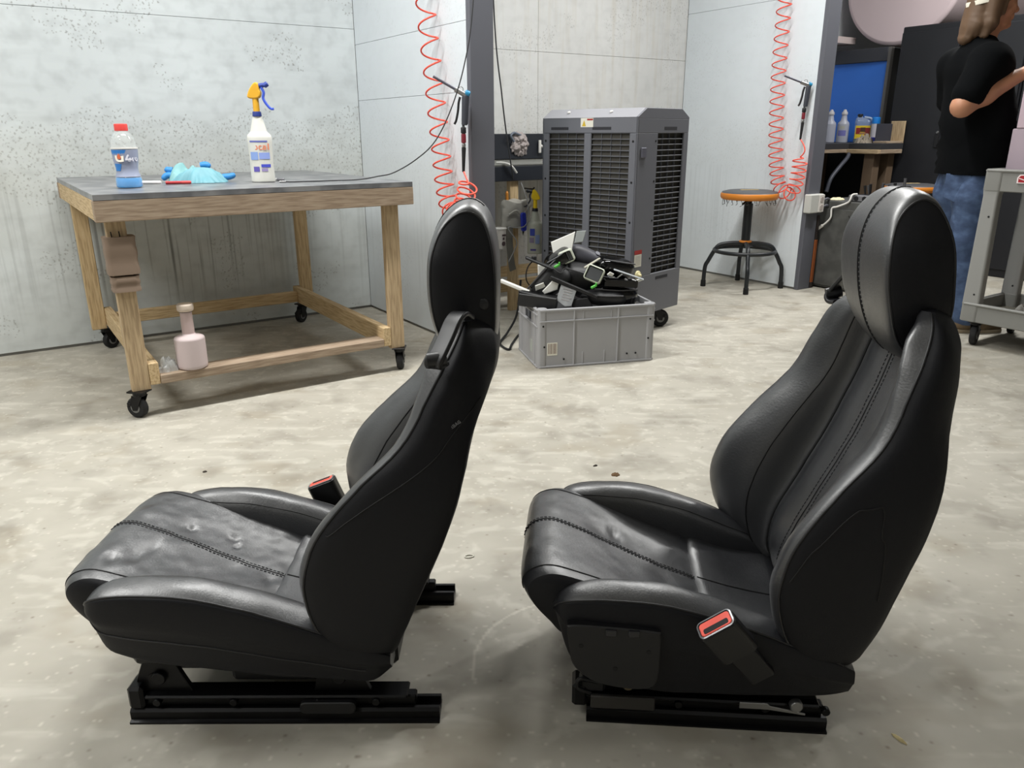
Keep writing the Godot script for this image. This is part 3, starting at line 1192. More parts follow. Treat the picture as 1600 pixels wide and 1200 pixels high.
func build_under(t: Node3D, near: String) -> void:
	# pan, two pairs of rails, links and cross tubes
	var b := Buf.new()
	box(b, Vector3(-0.05, 0.115, 0), Vector3(0.46, 0.05, 0.38), 0.015)
	box(b, Vector3(-0.23, 0.13, 0), Vector3(0.12, 0.04, 0.40), 0.012)
	part("seat_pan", b, M.black_plastic, t)
	for s in [-1, 1]:
		var z: float = 0.192 * s
		b = Buf.new()
		# lower rail: a channel with turned lips on a flat foot
		var shape := PackedVector2Array([Vector2(-0.031, 0.0), Vector2(0.031, 0.0), Vector2(0.031, 0.004), Vector2(0.024, 0.006), Vector2(0.024, 0.022), Vector2(0.019, 0.027), Vector2(0.012, 0.027), Vector2(0.012, 0.012), Vector2(-0.012, 0.012), Vector2(-0.012, 0.027), Vector2(-0.019, 0.027), Vector2(-0.024, 0.022), Vector2(-0.024, 0.006), Vector2(-0.031, 0.004)])
		prism(b, shape, -0.30 if near == "outer" else -0.272, 0.29 if near == "outer" else 0.175, 0.0006, Transform3D(Basis(Vector3.BACK, Vector3.UP, Vector3.RIGHT), Vector3(0, 0, z)))
		part("lower_rail", b, M.black_metal, t)
		b = Buf.new()
		var ux := -0.02 if near == "outer" else -0.06
		box(b, Vector3(ux, 0.036, z), Vector3(0.53 if near == "outer" else 0.46, 0.024, 0.021), 0.003)
		box(b, Vector3(ux, 0.052, z), Vector3(0.50 if near == "outer" else 0.44, 0.008, 0.044), 0.003)
		var ur := part("upper_rail", b, M.black_metal, t)
		for x in [-0.245, -0.10, 0.06, 0.17]:
			b = Buf.new()
			disc(b, Vector3(x, 0.044, z + s * 0.020), Vector3(0, 0, 1), 0.008, 0.012, 14)
			part("rail_bolt", b, M.black_metal, ur)
		for x in [-0.24, 0.10]:
			b = Buf.new()
			prism(b, PackedVector2Array([Vector2(x - 0.05, 0.052), Vector2(x + 0.06, 0.052), Vector2(x + 0.045, 0.085), Vector2(x + 0.03, 0.122), Vector2(x - 0.03, 0.122), Vector2(x - 0.045, 0.085)]), z - 0.006, z + 0.006, 0.0012)
			disc(b, Vector3(x, 0.09, z + s * 0.009), Vector3(0, 0, 1), 0.014, 0.012, 16)
			part("link_plate", b, M.black_metal, t)
	for x in [-0.25, 0.11]:
		b = Buf.new()
		tube(b, PackedVector3Array([Vector3(x, 0.085, -0.2), Vector3(x, 0.085, 0.2)]), 0.013, 14)
		part("cross_tube", b, M.black_metal, t)
	b = Buf.new()
	box(b, Vector3(-0.03, 0.075, 0.150), Vector3(0.17, 0.036, 0.05), 0.008)
	box(b, Vector3(0.10, 0.07, 0.150), Vector3(0.09, 0.044, 0.044), 0.012)
	part("seat_motor", b, M.black_plastic, t)
	b = Buf.new()
	box(b, Vector3(-0.285, 0.052, 0.192), Vector3(0.03, 0.05, 0.05), 0.006)
	part("front_stop", b, M.black_metal, t)
	if near == "outer":
		b = Buf.new()
		prism(b, rounded(0.105, 0.026, 0.01), 0.0, 0.012, 0.002, Transform3D(Basis.IDENTITY, Vector3(0.08, 0.037, 0.2135)))
		part("rail_cover", b, M.black_plastic, t)
	else:
		# bare metal bits by the near rail
		b = Buf.new()
		prism(b, PackedVector2Array([Vector2(-0.02, -0.007), Vector2(0.03, -0.007), Vector2(0.10, -0.016), Vector2(0.10, -0.012), Vector2(0.035, 0.001), Vector2(0.03, 0.006), Vector2(-0.02, 0.006)]), 0.0, 0.003, 0.0005, Transform3D(Basis.IDENTITY, Vector3(0.03, 0.058, 0.222)))
		part("metal_strip", b, M.steel, t, "bare silver metal strip")
		b = Buf.new()
		disc(b, Vector3(0.112, 0.062, 0.222), Vector3(0, 0, 1), 0.012, 0.014, 20)
		part("rail_bolt", b, M.steel, t, "round silver bolt head")
		b = Buf.new()
		box(b, Vector3(-0.205, 0.048, 0.222), Vector3(0.12, 0.028, 0.008), 0.002)
		part("plain_plate", b, mat("plate_grey", Color(0.2, 0.19, 0.18), 0.5), t)
		b = Buf.new()
		disc(b, Vector3(-0.195, 0.078, 0.205), Vector3(0, 0, 1), 0.010, 0.02, 14)
		part("pivot_nut", b, mat("zinc", Color(0.5, 0.45, 0.36), 0.4, 0.7), t)
		b = Buf.new()
		box(b, Vector3(-0.262, 0.075, 0.2), Vector3(0.05, 0.03, 0.03), 0.006)
		tube(b, curve([Vector3(-0.25, 0.085, 0.215), Vector3(-0.285, 0.095, 0.22), Vector3(-0.29, 0.075, 0.22), Vector3(-0.265, 0.06, 0.215)], 14), 0.004, 6)
		part("wire_plug", b, M.black_plastic, t)


func build_buckle(t: Node3D, s: float, base: Vector3, tip: Vector3) -> void:
	# a seat belt buckle on its stalk: base by the rail, tip where the slot is
	var d := (tip - base).normalized()
	var w := d.cross(Vector3(0, 0, 1)).normalized()
	if w.x > 0.0:
		w = -w
	var n := w.cross(d).normalized()
	var x := Basis(w, d.cross(w), d)
	var b := Buf.new()
	ribbon(b, curve([base, base.lerp(tip, 0.35), tip - d * 0.03], 12), w, 0.046, 0.014)
	var st := part("buckle", b, M.black_plastic, t)
	b = Buf.new()
	prism(b, rounded(0.068, 0.037, 0.010), -0.085, 0.0, 0.003, Transform3D(x, tip))
	part("buckle_housing", b, mat("buckle_black", Color(0.05, 0.05, 0.055), 0.4), st)
	b = Buf.new()
	var o := rounded(0.065, 0.034, 0.009)
	var i := rounded(0.060, 0.029, 0.007)
	for k in o.size():
		var j := (k + 1) % o.size()
		b.quad(tip + x * Vector3(o[k].x, o[k].y, 0.0012), tip + x * Vector3(o[j].x, o[j].y, 0.0012), tip + x * Vector3(i[j].x, i[j].y, 0.0018), tip + x * Vector3(i[k].x, i[k].y, 0.0018), d)
	part("slot_frame", b, mat("frame_silver", Color(0.5, 0.5, 0.51), 0.3, 0.4), st)
	b = Buf.new()
	prism(b, rounded(0.057, 0.026, 0.006), -0.004, 0.0016, 0.001, Transform3D(x, tip))
	part("release_button", b, mat("button_red", Color(0.93, 0.36, 0.30), 0.45), st, "red release button")
	b = Buf.new()
	prism(b, rounded(0.046, 0.010, 0.003), 0.001, 0.0022, 0.0004, Transform3D(x, tip + x * Vector3(0, -0.005 if n.y < 0.0 else 0.005, 0)))
	part("tongue_slot", b, M.seam, st)


func build_belt_guide(t: Node3D, a: float, s: float) -> void:
	# a leather-covered loop on the outer shoulder that the belt runs through
	var pts := []
	for q in [[0.352, 0.772, 0.140], [0.344, 0.784, 0.170], [0.335, 0.778, 0.195], [0.325, 0.757, 0.218], [0.314, 0.736, 0.236], [0.306, 0.722, 0.240], [0.306, 0.712, 0.230], [0.314, 0.712, 0.212]]:
		pts.append(lean(Vector3(q[0], q[1], q[2] * s), a))
	var b := Buf.new()
	ribbon(b, curve(pts, 34), Vector3(0.8, 0.1, 0.55 * s), 0.032, 0.009)
	tube(b, PackedVector3Array([lean(Vector3(0.296, 0.724, 0.238 * s), a), lean(Vector3(0.326, 0.728, 0.236 * s), a)]), 0.0125, 16)
	part("belt_guide", b, mat("guide_leather", Color(0.10, 0.10, 0.11), 0.42), t)


func build_seats() -> void:
	for k in 2:
		var near: String = ["outer", "inner"][k]
		var a: float = [0.0, deg_to_rad(7.6)][k]
		var s := 1.0 if near == "outer" else -1.0
		var t := thing("car_seat", ["black leather car seat standing beside the wooden workbench, belt guide on its near shoulder", "upright black leather car seat with a control panel and red buckle on its near side"][k], "car seat", [Vector3(-0.43, 0, -1.41), Vector3(0.428, 0, -1.391)][k], [0.0, deg_to_rad(-4.6)][k], "pair of removed car seats")
		build_under(t, near)
		build_cushion(t, near)
		build_back(t, a, near)
		build_headrest(t, a, k == 0)
		build_belt_guide(t, a, s)
		if k == 0:
			build_buckle(t, -1.0, Vector3(0.03, 0.12, -0.268), Vector3(-0.03, 0.272, -0.272))
		else:
			build_buckle(t, 1.0, Vector3(0.035, 0.15, 0.258), Vector3(-0.066, 0.288, 0.306))
			# switch panel on the flank of the cushion
			var b := Buf.new()
			prism(b, curve2([Vector2(-0.312, 0.236), Vector2(-0.306, 0.246), Vector2(-0.25, 0.246), Vector2(-0.16, 0.240), Vector2(-0.148, 0.232), Vector2(-0.147, 0.19), Vector2(-0.149, 0.140), Vector2(-0.165, 0.120), Vector2(-0.21, 0.118), Vector2(-0.262, 0.130), Vector2(-0.298, 0.160), Vector2(-0.308, 0.20)], 52, true), 0.20, 0.2695, 0.0025)
			var pan := part("switch_panel", b, M.black_plastic, t)
			for q in [-0.235, -0.195]:
				b = Buf.new()
				prism(b, rounded(0.02, 0.012, 0.002), 0.267, 0.2745, 0.0015, Transform3D(Basis.IDENTITY, Vector3(q, 0.236, 0)))
				part("seat_switch", b, mat("switch_grey", Color(0.14, 0.14, 0.15), 0.3), pan)
			for q in [[-0.287, 0.205], [-0.168, 0.198], [-0.225, 0.160]]:
				b = Buf.new()
				disc(b, Vector3(q[0], q[1], 0.2697), Vector3(0, 0, 1), 0.0045, 0.0012, 12)
				part("screw_hole", b, M.seam, pan)


# ---------------------------------------------------------------- the wheeled workbench on the left
func move(b: Buf, x: Transform3D) -> Buf:
	for i in b.v.size():
		b.v[i] = x * b.v[i]
		b.n[i] = (x.basis * b.n[i]).normalized()
	return b


func caster(t: Node3D, at: Vector3, r: float, turn: float, w := 0.03) -> void:
	# a swivel caster: plate on top, two fork cheeks, wheel
	var x := Transform3D(Basis(Vector3.UP, turn), at)
	var b := Buf.new()
	box(b, Vector3(0, 0.0, 0), Vector3(0.07, 0.006, 0.06), 0.001)
	lathe(b, [[0.024, -0.018], [0.026, -0.014], [0.026, -0.003]], 18)
	for s in [-1, 1]:
		prism(b, PackedVector2Array([Vector2(-0.022, -0.016), Vector2(0.024, -0.016), Vector2(0.034, -0.05), Vector2(0.028, -(at.y - r) - 0.012), Vector2(0.008, -(at.y - r) - 0.010)]), s * (w / 2 + 0.003) - 0.0015, s * (w / 2 + 0.003) + 0.0015, 0.0004)
	var c := part("caster", move(b, x), M.black_metal, t)
	b = Buf.new()
	var o := Vector3(0.018, r - at.y, 0)
	disc(b, o, Vector3(0, 0, 1), r, w, 24)
	part("wheel", move(b, x), M.rubber, c)
	b = Buf.new()
	disc(b, o, Vector3(0, 0, 1), r * 0.55, w + 0.004, 18)
	part("wheel_hub", move(b, x), mat("hub_grey", Color(0.45, 0.45, 0.45), 0.5), c)
	b = Buf.new()
	box(b, Vector3(0.04, -0.052, 0), Vector3(0.022, 0.012, w + 0.012), 0.003)
	part("brake_lever", move(b, x), M.black_metal, c)


func build_workbench() -> void:
	var t := thing("workbench", "wheeled wooden workbench with a dark rubber top standing in the first stall", "workbench", room(0.957, 0, -3.797), PSI)
	var hx := 0.628
	var hz := 0.672
	var top := 0.862
	var b := Buf.new()
	# the rubber sheet, slightly lifted at its far right corner
	var P := []
	for i in 21:
		var row := PackedVector3Array()
		var z := lerpf(-hz, hz, i / 20.0)
		for j in 25:
			var x := lerpf(-hx, hx, j / 24.0)
			row.append(Vector3(x, top + 0.0015 * noise.get_noise_2d(x * 3.0, z * 3.0), z))
		P.append(row)
	grid(b, P, false, Vector3.UP)
	for i in 24:
		b.quad(P[20][i], P[20][i + 1], P[20][i + 1] - Vector3(0, 0.02, 0), P[20][i] - Vector3(0, 0.02, 0), Vector3.BACK)
		b.quad(P[0][i], P[0][i + 1], P[0][i + 1] - Vector3(0, 0.02, 0), P[0][i] - Vector3(0, 0.02, 0), Vector3.FORWARD)
	for i in 20:
		b.quad(P[i][0], P[i + 1][0], P[i + 1][0] - Vector3(0, 0.02, 0), P[i][0] - Vector3(0, 0.02, 0), Vector3.LEFT)
		b.quad(P[i][24], P[i + 1][24], P[i + 1][24] - Vector3(0, 0.02, 0), P[i][24] - Vector3(0, 0.02, 0), Vector3.RIGHT)
	b.quad(P[0][0] - Vector3(0, 0.02, 0), P[0][24] - Vector3(0, 0.02, 0), P[20][24] - Vector3(0, 0.02, 0), P[20][0] - Vector3(0, 0.02, 0), Vector3.DOWN)
	var rub := mat("bench_rubber", Color(0.52, 0.52, 0.525), 0.33)
	rub.metallic_specular = 0.68
	rub.albedo_texture = ramp(grain(0.01, 4, 61, false), [Color(0.75, 0.76, 0.78), Color(1, 1, 1)], [0.3, 0.7])
	rub.uv1_triplanar = true
	rub.uv1_scale = Vector3.ONE * 1.3
	part("rubber_top", b, rub, t)
	# apron boards
	for s in [-1, 1]:
		b = Buf.new()
		box(b, Vector3(0, top - 0.0585, s * (hz - 0.019)), Vector3(hx * 2 + 0.006, 0.077, 0.038), 0.003)
		part("apron_board", b, M.wood_x, t)
		b = Buf.new()
		box(b, Vector3(s * (hx - 0.019), top - 0.0585, 0), Vector3(0.038, 0.077, hz * 2 - 0.078), 0.003)
		part("apron_board", b, M.pale_wood_z, t)
	b = Buf.new()
	box(b, Vector3(0, top - 0.032, 0), Vector3(hx * 2 - 0.078, 0.02, hz * 2 - 0.078))
	part("deck_board", b, M.pale_wood_x, t)
	# legs, rails, casters
	for sx in [-1, 1]:
		for sz in [-1, 1]:
			b = Buf.new()
			var lx: float = sx * 0.552 - 0.012
			var lz: float = 0.610 if sz == 1 else -0.585
			box(b, Vector3(lx, 0.465, lz), Vector3(0.068, 0.71, 0.038), 0.003)
			var leg := part("leg", b, M.pale_wood_y if sz == -1 else M.wood_y, t)
			caster(t, Vector3(lx - sx * 0.01 + 0.02 * sx * sz, 0.109, lz + sz * 0.008), 0.042, [0.5, 2.3, 3.7, 1.0][sx + 1 + (sz + 1) / 2])
	for sx in [-1, 1]:
		b = Buf.new()
		box(b, Vector3(sx * 0.552 - 0.012 - sx * 0.053, 0.172, 0.012), Vector3(0.037, 0.088, 1.24), 0.003)
		part("lower_rail", b, M.pale_wood_z, t)
	b = Buf.new()
	box(b, Vector3(-0.012, 0.146, 0.592), Vector3(0.96, 0.037, 0.088), 0.003)
	part("lower_rail", b, M.wood_x, t)
	b = Buf.new()
	box(b, Vector3(-0.012, 0.165, -0.545), Vector3(0.96, 0.06, 0.037), 0.003)
	part("lower_rail", b, M.pale_wood_x, t)
	# the padded sleeve strapped to the front leg
	for k in 2:
		b = Buf.new()
		var rings := []
		var y0: float = [0.57, 0.506][k]
		var y1: float = [0.708, 0.563][k]
		for i in 9:
			var y := lerpf(y0, y1, i / 8.0)
			var ring := PackedVector3Array()
			var o := rounded([0.107, 0.096][k] + 0.003 * sin(i * 1.7), 0.082 + 0.003 * cos(i * 1.1), 0.018)
			for p in o:
				ring.append(Vector3(-0.560 + p.x, y, 0.614 + p.y))
			rings.append(ring)
		loft(b, rings)
		var card := mat("card_brown", Color(0.50, 0.43, 0.37), 0.85)
		part("leg_sleeve", b, card, t, "brown cardboard sleeve")
	for x in [-0.583, -0.556]:
		b = Buf.new()
		tube(b, PackedVector3Array([Vector3(x, 0.70, 0.637), Vector3(x - 0.002, 0.728, 0.638)]), 0.0022, 6)
		part("nail", b, M.black_metal, t)


# a trigger spray bottle, facing local +x; u is the size of one picture step at its place
func spray_bottle(t: Node3D, u: float, body: Material, head: Color, trig: Color, printed: bool) -> void:
	var b := Buf.new()
	var r := 18.6
	var prof := []
	for q in [[0.6, 0.0], [0.93, 0.4], [0.97, 2.0], [0.96, 8.0], [0.93, 30.0], [0.985, 58.0], [1.0, 65.0], [0.93, 69.5], [0.72, 73.0], [0.66, 75.0], [0.44, 91.0], [0.37, 95.0], [0.34, 98.5]]:
		prof.append([q[0] * r * u, q[1] * u])
	lathe(b, prof, 30, Vector3.ZERO, Basis.IDENTITY, 0.72)
	part("bottle", b, body, t)
	b = Buf.new()
	lathe(b, [[6.6 * u, 96 * u], [6.9 * u, 97 * u], [6.3 * u, 102 * u], [5.9 * u, 103 * u]], 20)
	part("collar", b, mat("collar_%s" % trig.to_html(), trig.darkened(0.35), 0.45), t)
	var hm := mat("head_%s" % head.to_html(), head, 0.42)
	b = Buf.new()
	lathe(b, [[4.9 * u, 102.5 * u], [4.7 * u, 118 * u], [4.4 * u, 126 * u]], 18)
	prism(b, curve2([Vector2(-10.5, 123), Vector2(-10, 128), Vector2(-6.5, 135), Vector2(-1, 142), Vector2(4, 144), Vector2(6.5, 141), Vector2(7.5, 134), Vector2(9, 130), Vector2(8, 124.5), Vector2(4, 121.5), Vector2(-5, 121)], 44, true), -5.6, 5.6, 1.6, Transform3D(Basis.IDENTITY.scaled(Vector3.ONE * u), Vector3.ZERO))
	part("spray_head", b, hm, t)
	var tm := mat("trigger_%s" % trig.to_html(), trig, 0.42)
	b = Buf.new()
	tube(b, PackedVector3Array([Vector3(5, 138.5, 0) * u, Vector3(11, 140, 0) * u, Vector3(16, 140.5, 0) * u]), 3.3 * u, 14)
	lathe(b, [[3.2 * u, 0], [3.8 * u, 0.7 * u], [3.8 * u, 5.6 * u], [3.0 * u, 6.4 * u]], 14, Vector3(14.5, 139, 0) * u, Basis(Vector3.BACK, -PI / 2 + 0.6))
	part("nozzle", b, mat("nozzle_%s" % trig.to_html(), trig.darkened(0.25), 0.42), t)
	b = Buf.new()
	ribbon(b, curve([Vector3(10, 137, 0) * u, Vector3(13, 130, 0) * u, Vector3(11.5, 122, 0) * u, Vector3(14.5, 115, 0) * u, Vector3(19, 109, 0) * u, Vector3(22.5, 106.5, 0) * u, Vector3(25.5, 107, 0) * u], 26), Vector3(0, 0, 1), 6.5 * u, 3.2 * u)
	part("trigger", b, tm, t)
	if printed:
		# the printed front, laid round the flat side
		label_patch(t, "label_strip", Color(0.42, 0.45, 0.72), -13.0, 13.0, 59, 61.5, r * 0.985, 0.72, u)
		label_patch(t, "label_strip", Color(0.55, 0.66, 0.88), -13.5, -2.0, 33.5, 45, r * 0.955, 0.72, u)
		label_patch(t, "label_strip", Color(0.58, 0.66, 0.90), -0.5, 14.5, 34.5, 44, r * 0.955, 0.72, u)
		label_patch(t, "label_strip", Color(0.30, 0.34, 0.80), 1.5, 14.5, 22.5, 27, r * 0.95, 0.72, u)
		label_patch(t, "label_strip", Color(0.40, 0.36, 0.70), -10.5, -1.5, 16, 23.5, r * 0.96, 0.72, u)
		label_patch(t, "label_strip", Color(0.62, 0.57, 0.76), 1.5, 10.5, 16.5, 21.0, r * 0.96, 0.72, u)
		var l := lettering("tocal", 8.8 * u, 0.0004)
		for i in l.v.size():
			var p := l.v[i]
			var x := p.x / (r * 0.965 * u)
			l.v[i] = Vector3(p.x + 1.5 * u, p.y + 52.0 * u, r * 0.975 * u * 0.72 * sqrt(maxf(0.05, 1.0 - x * x)) + 0.0006 + p.z)
		part("lettering", l, mat("print_orange", Color(0.90, 0.55, 0.42), 0.6), t)


func label_patch(t: Node3D, called: String, c: Color, x0: float, x1: float, y0: float, y1: float, r: float, oval: float, u: float) -> void:
	var b := Buf.new()
	var P := []
	for i in 2:
		var row := PackedVector3Array()
		for j in 13:
			var x := clampf(lerpf(x0, x1, j / 12.0), -r * 0.97, r * 0.97)
			row.append(Vector3(x, [y0, y1][i], r * 1.012 * oval * sqrt(1.0 - pow(x / (r * 1.01), 2.0)) + 0.12) * u)
		P.append(row)
	grid(b, P, false, Vector3.BACK)
	part(called, b, mat("print_%s" % c.to_html(), c, 0.55), t)


func marker_pen(label: String, at: Vector3, turn: float, body: Color, tip: Color, long := 0.10) -> void:
	var t := thing("marker_pen", label, "marker", at, turn, "pens on the workbench")
	var x := Basis(Vector3.BACK, -PI / 2)
	var b := Buf.new()
	lathe(b, [[0.0055, 0.0], [0.0065, 0.001], [0.0065, long * 0.62]], 14, Vector3(0, 0.0068, 0), x)
	part("barrel", b, mat("pen_%s" % body.to_html(), body, 0.45), t)
	b = Buf.new()
	lathe(b, [[0.0068, long * 0.62], [0.0068, long * 0.95], [0.0055, long], [0.004, long * 1.003]], 14, Vector3(0, 0.0068, 0), x)
	part("pen_cap", b, mat("pen_%s" % tip.to_html(), tip, 0.45), t)


func crumpled(b: Buf, w: float, d: float, h: float, s: float, cuts := 36, soft := false) -> void:
	# a thin sheet thrown in a heap: folded top skin and a flat foot
	var P := []
	for i in cuts + 1:
		var row := PackedVector3Array()
		for j in cuts + 1:
			var x := -1.0 + 2.0 * j / cuts
			var z := -1.0 + 2.0 * i / cuts
			var a := atan2(z, x)
			var q := maxf(absf(x), absf(z))
			var edge := 1.0 + 0.28 * noise.get_noise_2d(cos(a) * 1.6 + s, sin(a) * 1.6 + s * 3.0)
			var px := cos(a) * q * edge
			var pz := sin(a) * q * edge
			var fold := absf(noise.get_noise_2d(px * 1.1 + s * 5.0, pz * 1.4 + 8.0)) * 1.3 + 0.07 * absf(noise.get_noise_2d(px * 3.2 + s, pz * 2.6))
			if soft:
				fold = 0.45 + 0.22 * sin(px * 2.6 + pz * 3.6 + s) + 0.10 * sin(pz * 5.0 - px * 4.2 + s * 2.0) + 0.035 * sin(px * 9.0 + pz * 4.0 + s)
			row.append(Vector3(px * w / 2, h * (1.0 - pow(q, 3.0)) * clampf(0.25 + 1.25 * fold, 0.0, 1.0) + 0.0015, pz * d / 2))
		P.append(row)
	grid(b, P, false, Vector3.UP)
	for i in cuts:
		for e in [[P[0][i], P[0][i + 1]], [P[cuts][i], P[cuts][i + 1]], [P[i][0], P[i + 1][0]], [P[i][cuts], P[i + 1][cuts]]]:
			b.quad(e[0], e[1], Vector3(e[1].x, 0.0, e[1].z), Vector3(e[0].x, 0.0, e[0].z), Vector3(e[0].x, 0, e[0].z))


func build_bench_items() -> void:
	var top := 0.8625
	# sports drink
	var t := thing("drink_bottle", "clear drink bottle with an orange-red cap and a little blue drink left", "bottle", room(0.505, top, -3.47), 0.42)
	var u := 0.0026
	var clear := mat("clear_plastic", Color(0.92, 0.95, 0.95, 0.16), 0.08)
	clear.transparency = BaseMaterial3D.TRANSPARENCY_ALPHA
	var b := Buf.new()
	var prof := []
	for q in [[15, 0], [18.5, 1], [19.2, 4], [18.6, 9], [18.8, 12], [17.6, 16], [15.3, 22], [15.0, 29], [17.2, 40], [18.4, 56], [18.8, 58], [17.4, 60], [17.2, 66], [16.0, 72], [13.0, 77.5], [9.0, 81.5], [8.3, 83]]:
		prof.append([q[0] * u, q[1] * u])
	lathe(b, prof, 36)
	part("bottle", b, clear, t)
	b = Buf.new()
	lathe(b, [[17.0 * u, 0.6 * u], [18.3 * u, 3 * u], [17.9 * u, 9 * u], [18.0 * u, 12 * u], [16.9 * u, 15.5 * u]], 36)
	part("blue_drink", b, mat("drink_blue", Color(0.01, 0.62, 0.92), 0.25), t)
	b = Buf.new()
	lathe(b, [[8.8 * u, 82.5 * u], [9.4 * u, 83.2 * u], [9.4 * u, 91.5 * u], [8.6 * u, 92.6 * u], [3 * u, 92.9 * u], [0.001, 92.9 * u]], 28)
	part("screw_cap", b, mat("cap_coral", Color(0.90, 0.30, 0.28), 0.5), t)
	b = Buf.new()
	lathe(b, [[18.95 * u, 56.8 * u], [19.0 * u, 57.2 * u], [18.95 * u, 58.6 * u]], 36)
	part("label_edge", b, M.white_plastic, t)
	b = Buf.new()
	lathe(b, [[17.95 * u, 16.5 * u], [15.6 * u, 22.3 * u], [15.35 * u, 29 * u], [17.45 * u, 40 * u], [18.65 * u, 56 * u]], 36)
	part("label_sleeve", b, mat("sleeve_grey", Color(0.60, 0.63, 0.72), 0.45), t)
	# a blue flash on the sleeve's left, the letter on it and the word beside it
	var P := []
	for i in 9:
		var y := lerpf(25, 55.5, i / 8.0)
		var r := lerpf(15.6, 18.65, clampf((y - 29.0) / 27.0, 0, 1)) + 0.25
		var row := PackedVector3Array()
		for j in 9:
			var a := lerpf(-1.25, lerpf(-0.62, 0.12, i / 8.0), j / 8.0)
			row.append(Vector3(sin(a) * r, y, cos(a) * r) * u)
		P.append(row)
	b = Buf.new()
	grid(b, P, false, Vector3(-0.4, 0, 1))
	part("label_flash", b, mat("flash_blue", Color(0.20, 0.50, 0.80), 0.45), t)
	for q in [["G", 17.0, -0.48, 46.0, Color(0.93, 0.90, 0.84), 0.55, 0.0], ["Z", 14.0, 0.22, 47.0, Color(0.80, 0.80, 0.84), 0.5, 0.0], ["ero", 9.0, 0.62, 43.0, Color(0.82, 0.82, 0.86), 0.5, 0.0]]:
		var r: float = lerpf(15.6, 18.65, clampf((q[3] - 29.0) / 27.0, 0, 1)) + 0.6
		var l := lettering(q[0], q[1] * u, 0.0005, r * u)
		move(l, Transform3D(Basis(Vector3.UP, q[2]) * Basis.IDENTITY, Vector3(sin(q[2]) * r, q[3], cos(q[2]) * r) * u) * Transform3D(Basis(Vector3.RIGHT, -0.11), Vector3.ZERO))
		part("lettering", l, mat("print_%s" % (q[4] as Color).to_html(), q[4], 0.5), t)
	b = Buf.new()
	prism(b, curve2([Vector2(0, 4.2), Vector2(2.6, -0.5), Vector2(1.6, -3.6), Vector2(-1.8, -3.4), Vector2(-2.6, -0.2)], 20, true), 0.0, 0.25, 0.0, Transform3D(Basis(Vector3.UP, -0.48).scaled(Vector3.ONE * u), Vector3(sin(-0.46) * 18.7, 46.0, cos(-0.46) * 18.7) * u))
	part("emblem", b, mat("emblem_orange", Color(0.85, 0.42, 0.26), 0.5), t, "small orange bolt shape on the letter")
	# spray bottle
	t = thing("spray_bottle", "white printed spray bottle with a yellow head and blue trigger on the workbench", "spray bottle", room(1.045, top, -3.49), 0.1)
	spray_bottle(t, 0.00283, mat("milky_plastic", Color(0.87, 0.87, 0.84), 0.4), Color(0.90, 0.68, 0.20), Color(0.25, 0.36, 0.80), true)
	# gloves in a heap
	t = thing("rubber_gloves", "crumpled heap of pale aqua and blue rubber gloves on the workbench", "gloves", room(0.80, top, -3.66), 0.12)
	b = Buf.new()
	crumpled(b, 0.225, 0.14, 0.062, 1.3, 44, true)
	var aqua := mat("glove_aqua", Color(0.46, 0.68, 0.73), 0.55)
	part("glove", move(b, Transform3D(Basis.IDENTITY, Vector3(0.022, 0, 0.012))), aqua, t)
	b = Buf.new()
	crumpled(b, 0.15, 0.10, 0.082, 4.1, 40, true)
	part("glove", move(b, Transform3D(Basis(Vector3.UP, 0.5), Vector3(-0.045, 0, -0.03))), mat("glove_pale", Color(0.52, 0.72, 0.73), 0.55), t)
	b = Buf.new()
	for q in [[[-0.10, 0.03, -0.02], [-0.125, 0.028, -0.015], [-0.142, 0.012, -0.008]], [[-0.10, 0.05, -0.03], [-0.12, 0.052, -0.03], [-0.13, 0.06, -0.026]], [[0.11, 0.02, -0.02], [0.14, 0.022, -0.025], [0.163, 0.03, -0.03]], [[0.02, 0.07, -0.03], [0.045, 0.072, -0.03], [0.06, 0.062, -0.03]]]:
		var l := []
		for p in q:
			l.append(Vector3(p[0], p[1], p[2]))
		tube(b, curve(l, 12), [0.013, 0.0135, 0.014, 0.0142, 0.014, 0.0138, 0.0135, 0.013, 0.0125, 0.012, 0.010, 0.006], 12)
	part("glove_fingers", b, mat("glove_blue", Color(0.22, 0.55, 0.82), 0.5), t, "darker blue glove fingers sticking out")
	marker_pen("red marker lying half under the crumpled gloves", room(0.66, top, -3.58), 0.35, Color(0.78, 0.22, 0.24), Color(0.85, 0.3, 0.3), 0.10)
	marker_pen("white marker lying behind the drink bottle", room(0.575, top, -3.68), -0.06, Color(0.9, 0.9, 0.9), Color(0.92, 0.91, 0.9), 0.095)
	marker_pen("white and grey marker lying beside the printed spray bottle", room(1.075, top, -3.56), -0.05, Color(0.88, 0.88, 0.88), Color(0.55, 0.55, 0.57), 0.085)
	# the cable that hangs down to the bench top
	var pts := []
	for q in [[-0.975, 0.867, -3.42], [-0.93, 0.866, -3.43], [-0.80, 0.866, -3.50], [-0.68, 0.868, -3.545], [-0.60, 0.880, -3.57], [-0.53, 0.895, -3.59], [-0.43, 0.950, -3.60], [-0.34, 1.030, -3.61], [-0.264, 1.17, -3.62], [-0.203, 1.35, -3.63], [-0.163, 1.575, -3.64], [-0.125, 2.1, -3.66], [-0.1, 3.2, -3.68]]:
		pts.append(Vector3(q[0], q[1], q[2]))
	t = thing("hanging_cable", "thin dark cable hanging from above, its plug lying on the workbench top", "cable")
	b = Buf.new()
	tube(b, curve(pts, 90), 0.0028, 7)
	part("cord", b, mat("cable_dark", Color(0.17, 0.17, 0.18), 0.5), t)
	b = Buf.new()
	tube(b, PackedVector3Array([Vector3(-0.998, 0.8675, -3.417), Vector3(-0.972, 0.8672, -3.42)]), 0.0045, 10)
	part("plug", b, M.steel, t)
